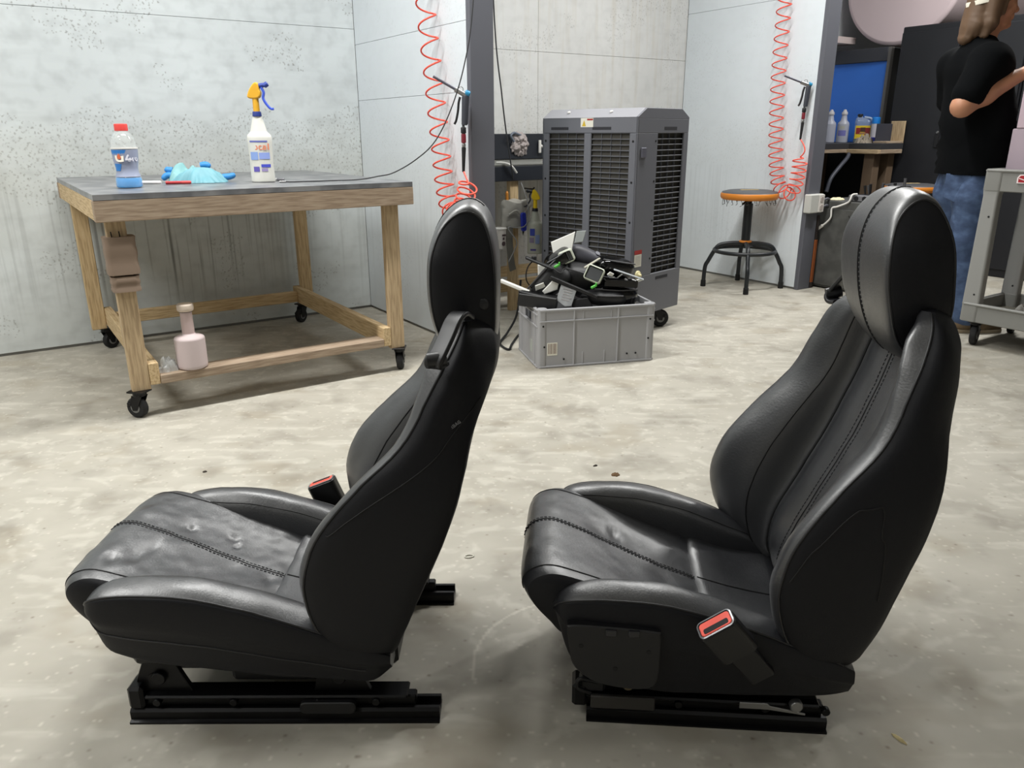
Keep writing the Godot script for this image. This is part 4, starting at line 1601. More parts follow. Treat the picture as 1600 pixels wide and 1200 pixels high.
	# glue bottle with a tall neck on the lower rail, and a twist of clear film beside it
	t = thing("glue_bottle", "pinkish white bottle with a tall neck and knob top on the lower rail", "bottle", room(0.598, 0.1648, -3.205))
	b = Buf.new()
	lathe(b, [[0.050, 0.0], [0.0575, 0.004], [0.0585, 0.015], [0.0585, 0.118], [0.056, 0.126], [0.047, 0.132], [0.027, 0.137], [0.0245, 0.142]], 32)
	var pk := mat("pinkish_white", Color(0.78, 0.72, 0.72), 0.55)
	part("bottle", b, pk, t)
	b = Buf.new()
	lathe(b, [[0.0245, 0.138], [0.0240, 0.145], [0.0225, 0.232]], 26)
	part("neck", b, mat("neck_pink", Color(0.74, 0.66, 0.65), 0.55), t)
	b = Buf.new()
	lathe(b, [[0.0235, 0.230], [0.0305, 0.235], [0.032, 0.243], [0.0315, 0.255], [0.029, 0.261], [0.012, 0.262], [0.0005, 0.262]], 26)
	part("knob_top", b, mat("knob_buff", Color(0.80, 0.74, 0.68), 0.55), t)
	for y in [0.138, 0.2305]:
		b = Buf.new()
		ring_band(b, Vector3(0, y, 0), Vector3.UP, 0.0245, 0.0015, 26, 6)
		part("dark_ring", b, mat("ring_dark", Color(0.2, 0.17, 0.17), 0.6), t)
	b = Buf.new()
	crumpled(b, 0.085, 0.05, 0.06, 8.3, 26)
	var film := mat("clear_film", Color(0.85, 0.86, 0.86, 0.45), 0.3)
	film.transparency = BaseMaterial3D.TRANSPARENCY_ALPHA
	single("clear_wrap", b, film, "twist of clear plastic film beside the glue bottle on the rail", "plastic film", room(0.50, 0.1648, -3.205), PSI)


# ---------------------------------------------------------------- air hoses
func coil(path: Array, radius: float, pitch0: float, pitch1: float) -> PackedVector3Array:
	# a helix round a curved middle line, wide pitch first
	var mid := curve(path, 900)
	var out := PackedVector3Array()
	var side := Vector3.RIGHT
	var ph := 0.0
	for i in mid.size():
		var d := (mid[mini(i + 1, 899)] - mid[maxi(i - 1, 0)]).normalized()
		side = (side - d * side.dot(d)).normalized()
		var up := d.cross(side)
		var f := i / 899.0
		var e := smoothstep(0.0, 0.015, f) * smoothstep(1.0, 0.985, f)
		out.append(mid[i] + (side * cos(ph) + up * sin(ph)) * radius * e)
		if i < 899:
			ph += TAU * mid[i].distance_to(mid[i + 1]) / lerpf(pitch0, pitch1, smoothstep(0.15, 0.75, f))
	return out


func air_hose(label: String, path: Array, tail: Array, r: float, p0: float, p1: float) -> void:
	var t := thing("coiled_air_hose", label, "air hose", Vector3.ZERO, 0.0, "red coiled air hoses")
	var pts := coil(path, r, p0, p1)
	var tl := [pts[pts.size() - 1]]
	tl.append_array(tail)
	var b := Buf.new()
	tube(b, pts, 0.0043, 7)
	tube(b, curve(tl, 26), 0.0043, 7)
	part("hose", b, M.orange_hose, t)
	var e: Vector3 = tail[tail.size() - 1]
	b = Buf.new()
	tube(b, PackedVector3Array([e + Vector3(0, -0.005, 0), e + Vector3(0.002, 0.05, 0), e + Vector3(0.004, 0.105, 0)]), [0.0065, 0.0085, 0.0105], 12)
	part("strain_relief", b, M.rubber, t)
	b = Buf.new()
	lathe(b, [[0.006, 0.105], [0.009, 0.108], [0.009, 0.120], [0.006, 0.122], [0.006, 0.128]], 12, e + Vector3(0.004, 0, 0))
	part("hose_fitting", b, M.steel, t)


func air_gun(label: String, at: Vector3, nozzle: Vector3) -> void:
	# at: where the hose joins; nozzle: from the body to the tip
	var t := thing("air_blow_gun", label, "air gun", at, 0.0, "air blow guns by the posts")
	var b := Buf.new()
	lathe(b, [[0.0085, 0.0], [0.0112, 0.004], [0.0112, 0.038], [0.0085, 0.042]], 14)
	part("coupler", b, mat("coupler_red", Color(0.45, 0.12, 0.17), 0.4), t)
	b = Buf.new()
	lathe(b, [[0.0085, 0.042], [0.0125, 0.045], [0.0125, 0.068], [0.006, 0.071], [0.006, 0.080]], 14)
	part("swivel", b, M.black_plastic, t)
	b = Buf.new()
	var rings := []
	for q in [[0.078, 0.011], [0.083, 0.0145], [0.12, 0.0155], [0.165, 0.0165], [0.20, 0.0175], [0.208, 0.014]]:
		var ring := PackedVector3Array()
		for k in 16:
			var a := TAU * k / 16
			ring.append(Vector3(0.006 + (q[0] - 0.078) * 0.06 + cos(a) * q[1], q[0], sin(a) * q[1] * 0.7))
		rings.append(ring)
	loft(b, rings)
	part("grip", b, mat("gun_grey", Color(0.22, 0.23, 0.26), 0.45), t)
	b = Buf.new()
	ribbon(b, curve([Vector3(-0.012, 0.20, 0), Vector3(-0.019, 0.175, 0), Vector3(-0.023, 0.14, 0), Vector3(-0.032, 0.10, 0), Vector3(-0.041, 0.083, 0)], 18), Vector3(0, 0, 1), 0.014, 0.010)
	part("lever", b, mat("lever_dark", Color(0.12, 0.12, 0.13), 0.4), t)
	b = Buf.new()
	lathe(b, [[0.009, -0.012], [0.0135, -0.009], [0.0135, 0.009], [0.009, 0.012]], 14, Vector3(0.022, 0.215, 0), Basis(Vector3.BACK, 1.2))
	part("end_cap", b, mat("cap_blue", Color(0.16, 0.50, 0.66), 0.35), t)
	b = Buf.new()
	var o := Vector3(0.004, 0.213, 0)
	tube(b, PackedVector3Array([o + Vector3(0.012, 0, 0), o, o + nozzle * 0.28]), 0.0115, 14)
	ring_band(b, o + Vector3(-0.012, 0.02, 0), Vector3(0, 0, 1), 0.011, 0.002, 18, 6)
	part("gun_body", b, M.steel, t)
	b = Buf.new()
	tube(b, PackedVector3Array([o + nozzle * 0.26, o + nozzle]), 0.0062, 12)
	part("nozzle_tube", b, mat("nozzle_grey", Color(0.36, 0.36, 0.4), 0.35, 0.5), t)


func build_hoses() -> void:
	var u := 1.895
	var pa := []
	for q in [[3.2, -3.66], [2.3, -3.60], [1.645, -3.525], [1.318, -3.470], [1.028, -3.425], [0.83, -3.395], [0.715, -3.35], [0.70, -3.285], [0.735, -3.225], [0.80, -3.185], [0.84, -3.165]]:
		pa.append(room(u, q[0], q[1]))
	air_hose("red coiled air hose hanging in front of the first dark post, behind the nearer headrest", pa, [room(u, 0.855, -3.175), room(u, 0.835, -3.165), room(u + 0.002, 0.85, -3.175), room(u + 0.004, 0.895, -3.215)], 0.044, 0.108, 0.034)
	air_gun("air blow gun hung by the first dark post, above the workbench cable", room(u + 0.004, 0.895, -3.215) + Vector3(0.004, 0.124, 0), Vector3(-0.135, 0.075, 0.0))
	u = 4.595
	pa = []
	for q in [[3.2, -3.64], [2.4, -3.625], [1.86, -3.605], [1.41, -3.595], [1.0, -3.565], [0.813, -3.535], [0.70, -3.495], [0.655, -3.42], [0.70, -3.375], [0.82, -3.355], [0.90, -3.355]]:
		pa.append(room(u, q[0], q[1]))
	air_hose("red coiled air hose hanging above the orange stool, at the second dark post", pa, [room(u, 0.92, -3.335), room(u, 0.945, -3.325), room(u, 0.98, -3.34), room(u, 1.015, -3.37)], 0.046, 0.084, 0.042)
	air_gun("air blow gun hung at the second dark post, above the orange stool", room(u, 1.015, -3.37) + Vector3(0.004, 0.124, 0), Vector3(-0.155, 0.055, 0.0))


# ---------------------------------------------------------------- the middle stall
func build_middle_bay() -> void:
	# bench along the back wall
	var t := thing("black_topped_bench", "wooden bench with a black-covered top and back board, behind the big cooler", "workbench", room(2.82, 0, -4.2), PSI)
	var b := Buf.new()
	box(b, Vector3(0, 0.881, 0), Vector3(1.38, 0.012, 0.6), 0.003)
	part("bench_top", b, mat("bench_grey", Color(0.42, 0.42, 0.40), 0.6), t)
	b = Buf.new()
	box(b, Vector3(0, 0.832, 0.294), Vector3(1.38, 0.086, 0.012), 0.003)
	box(b, Vector3(0.684, 0.832, -0.003), Vector3(0.012, 0.086, 0.58), 0.002)
	var dk := mat("black_vinyl", Color(0.13, 0.145, 0.175), 0.5)
	part("apron_cover", b, dk, t)
	b = Buf.new()
	box(b, Vector3(0, 0.972, -0.292), Vector3(1.38, 0.165, 0.018), 0.004)
	part("back_board", b, dk, t)
	for x in [-0.6, -0.155, 0.6]:
		for z in [-0.25, 0.262]:
			b = Buf.new()
			box(b, Vector3(x, 0.437, z), Vector3(0.062, 0.874, 0.038), 0.003)
			part("leg", b, M.pale_wood_y, t)
	for z in [-0.213, 0.225]:
		b = Buf.new()
		box(b, Vector3(0, 0.15, z), Vector3(1.26, 0.07, 0.034), 0.003)
		part("lower_rail", b, M.pale_wood_x, t)
	# crumpled bag stuck on the back board
	b = Buf.new()
	crumpled(b, 0.14, 0.155, 0.035, 5.7, 26)
	move(b, Transform3D(Basis(Vector3.RIGHT, PI / 2) , Vector3.ZERO))
	var bag := thing("plastic_bag", "small crumpled pale plastic bag hanging on the black back board", "plastic bag", room(3.09, 0.985, -4.479), PSI)
	part("bag", b, mat("bag_pale", Color(0.66, 0.62, 0.61), 0.45), bag)
	b = Buf.new()
	tube(b, curve([Vector3(0.0, 0.06, 0.012), Vector3(-0.06, 0.075, 0.02), Vector3(-0.09, 0.055, 0.03), Vector3(-0.06, 0.02, 0.02)], 16), 0.008, 8)
	part("bag_handle", b, mat("bag_grey", Color(0.40, 0.43, 0.48), 0.4), bag)
	# bent white strip on the top and a short white cable end
	b = Buf.new()
	ribbon(b, curve([Vector3(-0.07, 0.004, 0.02), Vector3(-0.03, 0.006, 0.01), Vector3(-0.005, 0.028, 0), Vector3(0.03, 0.026, -0.005), Vector3(0.09, 0.006, -0.01)], 20), Vector3(0, 0, 1), 0.018, 0.004)
	single("white_strip", b, M.white_plastic, "bent white plastic strip lying on the black-topped bench", "plastic strip", room(3.0, 0.887, -4.02), PSI)
	b = Buf.new()
	tube(b, curve([Vector3(-0.05, 0.03, -0.02), Vector3(-0.02, 0.028, 0.02), Vector3(0.02, 0.01, 0.035), Vector3(0.055, -0.03, 0.038)], 20), 0.006, 8)
	single("white_cable_end", b, M.white_plastic, "short white cable end hanging over the black bench edge by the post", "cable", room(2.6, 0.866, -3.915), PSI)
	b = Buf.new()
	lathe(b, [[0.012, 0], [0.014, 0.004], [0.006, 0.01], [0.006, 0.04], [0.011, 0.044], [0.011, 0.05]], 14, Vector3.ZERO, Basis(Vector3.RIGHT, PI / 2))
	box(b, Vector3(-0.018, 0, 0.012), Vector3(0.02, 0.085, 0.012), 0.003)
	single("wall_hook", b, M.white_plastic, "small white hook on the black back board beside the cooler", "hook", room(3.27, 0.97, -4.48), PSI)
	# tool pouch on the front leg, with what it holds
	t = thing("tool_pouch", "grey cloth tool pouch hanging on the black-topped bench's wooden leg", "tool pouch", room(2.665, 0.0, -3.912), PSI)
	b = Buf.new()
	var P := []
	for i in 11:
		var row := PackedVector3Array()
		var y := lerpf(0.525, 0.675, i / 10.0)
		for k in 30:
			var a := TAU * k / 30
			var w := 0.105 + 0.008 * noise.get_noise_2d(i * 0.7, k * 0.2)
			row.append(Vector3(cos(a) * w - 0.01, y + (0.012 * sin(a * 3.0) if i == 10 else 0.0), 0.026 + sin(a) * (0.030 + 0.006 * noise.get_noise_2d(k * 0.5, i * 0.5))))
		P.append(row)
	loft(b, P)
	var cl := mat("pouch_grey", Color(0.62, 0.61, 0.58), 0.9)
	part("pouch", b, cl, t)
	b = Buf.new()
	tube(b, curve([Vector3(-0.085, 0.60, 0.060), Vector3(-0.04, 0.622, 0.068), Vector3(-0.01, 0.60, 0.07)], 12), 0.007, 6)
	tube(b, curve([Vector3(0.02, 0.60, 0.07), Vector3(0.05, 0.63, 0.066), Vector3(0.085, 0.65, 0.056)], 12), 0.007, 6)
	part("pouch_fold", b, cl, t)
	b = Buf.new()
	ribbon(b, curve([Vector3(-0.07, 0.53, 0.045), Vector3(-0.074, 0.44, 0.05), Vector3(-0.065, 0.33, 0.052), Vector3(-0.05, 0.265, 0.05)], 16), Vector3(1, 0, 0), 0.045, 0.006)
	part("hanging_strap", b, mat("strap_grey", Color(0.46, 0.45, 0.42), 0.8), t)
	b = Buf.new()
	tube(b, PackedVector3Array([Vector3(0, 0, 0), Vector3(-0.004, 0.14, 0)]), 0.009, 6)
	tube(b, PackedVector3Array([Vector3(-0.004, 0.14, 0), Vector3(-0.004, 0.15, 0)]), [0.009, 0.004], 6)
	single("pencil", b, mat("pencil_orange", Color(0.80, 0.52, 0.18), 0.5), "orange pencil standing in the grey tool pouch", "pencil", room(2.59, 0.585, -3.88), PSI)
	var kn := thing("utility_knife", "blue-handled knife tucked in the front of the grey tool pouch", "knife", room(2.672, 0.505, -3.832), PSI)
	b = Buf.new()
	prism(b, rounded(0.034, 0.11, 0.012), -0.009, 0.009, 0.003, Transform3D(Basis(Vector3.BACK, 0.06), Vector3(0, 0.05, 0)))
	part("handle", b, mat("knife_blue", Color(0.16, 0.22, 0.70), 0.4), kn)
	b = Buf.new()
	prism(b, PackedVector2Array([Vector2(-0.009, 0.0), Vector2(-0.004, -0.03), Vector2(0.008, 0.0)]), -0.002, 0.002, 0.0004)
	part("blade_cover", b, M.black_plastic, kn)
	# spray bottle hooked on a peg
	t = thing("spray_bottle", "translucent spray bottle with a yellow head hanging on a peg beside the cooler", "spray bottle", room(2.735, 0.365, -3.80), PI)
	spray_bottle(t, 0.00262, mat("cloudy_plastic", Color(0.72, 0.72, 0.66), 0.35), Color(0.95, 0.80, 0.08), Color(0.12, 0.12, 0.18), false)
	for q in [[Color(0.22, 0.28, 0.66), -12.0, -1.0, 42.0, 58.0], [Color(0.55, 0.50, 0.60), -13.0, -3.0, 26.0, 38.0], [Color(0.56, 0.62, 0.78), 0.0, 10.0, 24.0, 44.0], [Color(0.32, 0.27, 0.56), -11.0, 2.0, 8.0, 12.0]]:
		var o := Node3D.new()
		o.name = "label_side"
		t.add_child(o, true)
		o.rotation.y = PI
		label_patch(o, "label_strip", q[0], q[1], q[2], q[3], q[4], 18.6, 0.72, 0.00262)
	b = Buf.new()
	tube(b, PackedVector3Array([Vector3(0, 0, -0.06), Vector3(0, 0, 0.03), Vector3(0, 0.010, 0.04)]), 0.004, 8)
	single("wooden_peg", b, M.black_metal, "dark peg under the black bench top that holds the spray bottle", "peg", room(2.72, 0.745, -3.83), PSI)
	# paper cup on a nail, and the cable loop
	t = thing("paper_cup", "white paper cup printed with dark marks, hanging behind the nearer seat's headrest", "cup", room(2.52, 0.405, -3.86), PSI)
	b = Buf.new()
	lathe(b, [[0.028, 0.0], [0.0285, 0.002], [0.040, 0.118]], 26)
	part("cup", b, mat("cup_white", Color(0.82, 0.80, 0.78), 0.6), t)
	b = Buf.new()
	ring_band(b, Vector3(0, 0.119, 0), Vector3.UP, 0.040, 0.0028, 26, 8)
	lathe(b, [[0.0365, 0.119], [0.0375, 0.123], [0.02, 0.1245], [0.0005, 0.1245]], 24)
	part("lid", b, M.white_plastic, t)
	b = Buf.new()
	box(b, Vector3(0.006, 0.082, 0.0362), Vector3(0.026, 0.011, 0.002))
	box(b, Vector3(0.004, 0.062, 0.0345), Vector3(0.012, 0.014, 0.002))
	prism(b, rounded(0.024, 0.026, 0.011), 0.0305, 0.0325, 0.0, Transform3D(Basis.IDENTITY, Vector3(0.006, 0.032, 0)))
	part("print_marks", b, mat("print_dark", Color(0.30, 0.24, 0.25), 0.6), t)
	t = thing("looped_cord", "thin grey cord looping from the paper cup up to the yellow spray head", "cord")
	b = Buf.new()
	var l := []
	for q in [[2.68, 0.78, -3.87], [2.69, 0.68, -3.82], [2.685, 0.58, -3.80], [2.66, 0.535, -3.80], [2.62, 0.525, -3.82], [2.56, 0.525, -3.83], [2.60, 0.45, -3.80], [2.585, 0.40, -3.80], [2.55, 0.33, -3.81]]:
		l.append(room(q[0], q[1], q[2]))
	tube(b, curve(l, 60), 0.0035, 7)
	part("cord", b, mat("cord_grey", Color(0.55, 0.55, 0.55), 0.5), t)
	t = thing("hanging_cable", "thin dark cable hanging down past the right edge of the first post", "cable")
	l = []
	for q in [[2.44, 3.2, -3.84], [2.485, 1.75, -3.85], [2.539, 1.26, -3.855], [2.585, 0.975, -3.86], [2.618, 0.835, -3.868], [2.622, 0.80, -3.87]]:
		l.append(room(q[0], q[1], q[2]))
	b = Buf.new()
	tube(b, curve(l, 50), 0.0042, 7)
	part("cord", b, mat("cable_dark"), t)
	# a lead on the floor beside the grey crate
	t = thing("floor_lead", "black lead lying on the floor between the nearer seat and the grey crate", "cable")
	l = []
	for q in [[0.05, 0.30, -4.16], [0.03, 0.12, -4.14], [-0.02, 0.03, -4.08], [-0.06, 0.008, -3.95], [-0.05, 0.007, -3.86], [-0.015, 0.007, -3.80], [0.0, 0.007, -3.9], [0.04, 0.007, -4.1], [0.1, 0.02, -4.2]]:
		l.append(Vector3(q[0], q[1], q[2]))
	b = Buf.new()
	tube(b, curve(l, 60), 0.006, 8)
	part("cord", b, M.rubber, t)


# ---------------------------------------------------------------- the air cooler
func build_cooler() -> void:
	var W := 0.626
	var D := 0.48
	var H := 1.18
	var t := thing("air_cooler", "tall grey evaporative air cooler on casters with louvred front and side", "air cooler", Vector3(0.565, 0, -4.395), deg_to_rad(-43.3))
	var body := mat("cooler_grey", Color(0.40, 0.405, 0.43), 0.5)
	var b := Buf.new()
	# body outline from the side (local z, y), chamfered front and back at the top
	var o := PackedVector2Array([Vector2(-D / 2, 0.115), Vector2(D / 2 - 0.03, 0.115), Vector2(D / 2, 0.14), Vector2(D / 2, H - 0.042), Vector2(D / 2 - 0.075, H), Vector2(-D / 2 + 0.075, H), Vector2(-D / 2, H - 0.042)])
	prism(b, o, -W / 2 + 0.022, W / 2 - 0.022, 0.004, Transform3D(Basis(Vector3.BACK, Vector3.UP, Vector3.RIGHT), Vector3.ZERO).scaled_local(Vector3(0.93, 1.0, 1.0)))
	part("core", b, mat("cooler_pad", Color(0.27, 0.26, 0.24), 0.9), t)
	# outer skin: cheeks and frames
	b = Buf.new()
	var sk := func(c: Vector3, s: Vector3) -> void:
		box(b, c, s, 0.004)
	var y0 := 0.335
	var y1 := 1.058
	var xs := [-W / 2 + 0.048, -0.025, 0.022, W / 2 - 0.05]
	var zf := D / 2 - 0.006
	sk.call(Vector3(0, (y1 + H - 0.042) / 2, zf), Vector3(W, H - 0.042 - y1, 0.012))
	sk.call(Vector3(0, (0.115 + y0) / 2, zf), Vector3(W, y0 - 0.115, 0.012))
	for q in [[-W / 2, xs[0]], [xs[1], xs[2]], [xs[3], W / 2]]:
		sk.call(Vector3((q[0] + q[1]) / 2, (y0 + y1) / 2, zf), Vector3(q[1] - q[0], y1 - y0 + 0.004, 0.012))
	part("front_frame", b, body, t)
	b = Buf.new()
	var zs := [0.055, -0.195]
	var xf := W / 2 - 0.006
	box(b, Vector3(xf, (y1 + H - 0.05) / 2, 0), Vector3(0.012, H - 0.05 - y1, D), 0.003)
	prism(b, PackedVector2Array([Vector2(-D / 2, H - 0.052), Vector2(D / 2, H - 0.052), Vector2(D / 2, H - 0.042), Vector2(D / 2 - 0.075, H), Vector2(-D / 2 + 0.075, H), Vector2(-D / 2, H - 0.042)]), W / 2 - 0.012, W / 2, 0.002, Transform3D(Basis(Vector3.BACK, Vector3.UP, Vector3.RIGHT), Vector3.ZERO))
	box(b, Vector3(xf, (0.115 + y0) / 2, 0), Vector3(0.012, y0 - 0.115, D), 0.003)
	box(b, Vector3(xf, (y0 + y1) / 2, (D / 2 + zs[0]) / 2), Vector3(0.012, y1 - y0 + 0.004, D / 2 - zs[0]), 0.003)
	box(b, Vector3(xf, (y0 + y1) / 2, (-D / 2 + zs[1]) / 2), Vector3(0.012, y1 - y0 + 0.004, zs[1] + D / 2), 0.003)
	part("side_frame", b, body, t)
	b = Buf.new()
	box(b, Vector3(-xf, (0.115 + H - 0.05) / 2, 0), Vector3(0.012, H - 0.165, D), 0.003)
	box(b, Vector3(0, (0.115 + H - 0.05) / 2, -zf), Vector3(W - 0.02, H - 0.165, 0.012), 0.003)
	part("rear_skin", b, body, t)
	b = Buf.new()
	prism(b, PackedVector2Array([Vector2(D / 2 + 0.001, H - 0.044), Vector2(D / 2 - 0.074, H + 0.001), Vector2(-D / 2 + 0.074, H + 0.001), Vector2(-D / 2 - 0.001, H - 0.044), Vector2(-D / 2 + 0.012, H - 0.05), Vector2(D / 2 - 0.012, H - 0.05)]), -W / 2, W / 2 - 0.012, 0.002, Transform3D(Basis(Vector3.BACK, Vector3.UP, Vector3.RIGHT), Vector3.ZERO))
	part("top_cover", b, mat("cooler_top", Color(0.55, 0.55, 0.57), 0.5), t)
	# louvres: one slat per row and panel, three uprights per panel
	var slat := mat("slat_grey", Color(0.36, 0.365, 0.385), 0.5)
	var rows := 26
	var meshes := {}
	for pnl in 3:
		var a0: float = [xs[0], xs[2], -zs[0]][pnl]
		var a1: float = [xs[1], xs[3], -zs[1]][pnl]
		var g := Node3D.new()
		g.name = "grille"
		t.add_child(g, true)
		if pnl == 2:
			g.rotation.y = PI / 2
			g.position = Vector3(W / 2, 0, 0)
		else:
			g.position = Vector3(0, 0, D / 2)
		var w := a1 - a0
		var key := "%.3f" % w
		if not meshes.has(key):
			b = Buf.new()
			box(b, Vector3.ZERO, Vector3(w, 0.0042, 0.018), 0.001, Basis(Vector3.RIGHT, 0.12))
			meshes[key] = b.mesh()
		for i in range(1, rows):
			var s := MeshInstance3D.new()
			s.name = "slat"
			s.mesh = meshes[key]
			s.material_override = slat
			s.position = Vector3((a0 + a1) / 2, lerpf(y0, y1, float(i) / rows), -0.014)
			g.add_child(s, true)
		for k in range(1, 4):
			b = Buf.new()
			box(b, Vector3(lerpf(a0, a1, k / 4.0), (y0 + y1) / 2, -0.017), Vector3(0.004, y1 - y0, 0.012), 0.001)
			part("grille_upright", b, slat, g)
	# slots above the louvres, screws
	b = Buf.new()
	for x in [-0.19, 0.09]:
		box(b, Vector3(x, 1.083, D / 2), Vector3(0.12, 0.014, 0.002))
	part("top_slot", b, mat("slot_dark", Color(0.16, 0.16, 0.18), 0.8), t, "", "stuff")
	b = Buf.new()
	box(b, Vector3(W / 2, 1.083, -0.06), Vector3(0.002, 0.014, 0.12))
	box(b, Vector3(W / 2, y0 - 0.03, -0.05), Vector3(0.002, 0.016, 0.12))
	part("side_slot", b, mat("slot_dark"), t, "", "stuff")
	b = Buf.new()
	for y in [0.42, 0.62, 0.82, 1.02]:
		for x in [-W / 2 + 0.024, W / 2 - 0.026]:
			disc(b, Vector3(x, y, D / 2), Vector3(0, 0, 1), 0.006, 0.004, 10)
		disc(b, Vector3(W / 2, y, 0.075), Vector3(1, 0, 0), 0.006, 0.004, 10)
	part("screw", b, M.seam, t, "", "stuff")
	b = Buf.new()
	for x in [-0.16, 0.12]:
		lathe(b, [[0.008, 0.0], [0.009, 0.006], [0.004, 0.008]], 12, Vector3(x, H - 0.018, D / 2 - 0.04), Basis(Vector3.RIGHT, 0.5))
	part("top_screw", b, M.white_plastic, t, "", "stuff")
	# warning plate on the front
	var wl := mat("label_white", Color(0.86, 0.85, 0.80), 0.5)
	b = Buf.new()
	box(b, Vector3(-0.006, 1.112, D / 2 + 0.0006), Vector3(0.082, 0.045, 0.0012))
	var lab := part("warning_label", b, wl, t, "white warning label with a yellow triangle")
	b = Buf.new()
	prism(b, PackedVector2Array([Vector2(-0.038, 1.094), Vector2(-0.012, 1.094), Vector2(-0.025, 1.124)]), D / 2 + 0.001, D / 2 + 0.0018)
	part("triangle_mark", b, mat("mark_yellow", Color(0.78, 0.66, 0.16), 0.5), lab)
	b = Buf.new()
	box(b, Vector3(0.014, 1.127, D / 2 + 0.0012), Vector3(0.038, 0.008, 0.0014))
	part("red_strip", b, mat("label_red", Color(0.62, 0.16, 0.15), 0.5), lab)
	# instruction plate, knob and control on the side
	b = Buf.new()
	box(b, Vector3(W / 2 + 0.0006, 0.42, D / 2 - 0.052), Vector3(0.0012, 0.065, 0.064))
	lab = part("instruction_label", b, wl, t, "white instruction label with a red heading")
	b = Buf.new()
	box(b, Vector3(W / 2 + 0.001, 0.464, D / 2 - 0.052), Vector3(0.0014, 0.021, 0.066))
	part("red_heading", b, mat("label_red"), lab)
	b = Buf.new()
	for i in 7:
		box(b, Vector3(W / 2 + 0.0014, 0.444 - i * 0.0075, D / 2 - 0.052), Vector3(0.0008, 0.0018, 0.048))
	part("print_lines", b, mat("print_grey", Color(0.6, 0.58, 0.58), 0.6), lab, "", "stuff")
	b = Buf.new()
	lathe(b, [[0.023, 0.0], [0.024, 0.006], [0.02, 0.012], [0.008, 0.014], [0.007, 0.026], [0.005, 0.028]], 22, Vector3(W / 2, 0.345, D / 2 - 0.052), Basis(Vector3.BACK, -PI / 2))
	part("drain_plug", b, mat("plug_cream", Color(0.80, 0.76, 0.58), 0.4), t)
	b = Buf.new()
	box(b, Vector3(W / 2 + 0.004, 0.965, D / 2 - 0.055), Vector3(0.008, 0.05, 0.045), 0.003)
	part("control_cover", b, mat("cover_grey", Color(0.36, 0.36, 0.40), 0.4), t)
	for x in [-W / 2 + 0.07, W / 2 - 0.06]:
		for z in [-D / 2 + 0.12, D / 2 - 0.08]:
			caster(t, Vector3(x, 0.112, z), 0.05, 0.9, 0.032)


# ---------------------------------------------------------------- grey crate and the trim pieces in it
func slab(called: String, label: String, m: Material, at: Vector3, basis: Basis, outline: Array, thick: float, bow := 0.0, group := "") -> Node3D:
	# a moulded panel: rounded outline, thick, bowed along x
	var t := thing(called, label, "car part", at, 0.0, group)
	t.basis = basis
	var b := Buf.new()
	var o := PackedVector2Array()
	for q in outline:
		o.append(Vector2(q[0], q[1]))
	prism(b, o, -thick / 2, thick / 2, minf(thick * 0.25, 0.004))
	if bow != 0.0:
		var wide := 0.0
		for p in b.v:
			wide = maxf(wide, absf(p.x))
		for i in b.v.size():
			var p := b.v[i]
			b.v[i].z += bow * (1.0 - pow(p.x / wide, 2.0))
			b.n[i] = (b.n[i] + Vector3(2.0 * bow * p.x / (wide * wide) * b.n[i].z, 0, 0)).normalized()
	part("panel", b, m, t)
	return t


func from_pts(o: Vector3, a: Vector3, c: Vector3) -> Basis:
	# x from o to a, y towards c
	var x := (a - o).normalized()
	var y := (c - o) - x * (c - o).dot(x)
	y = y.normalized()
	return Basis(x, y, x.cross(y))


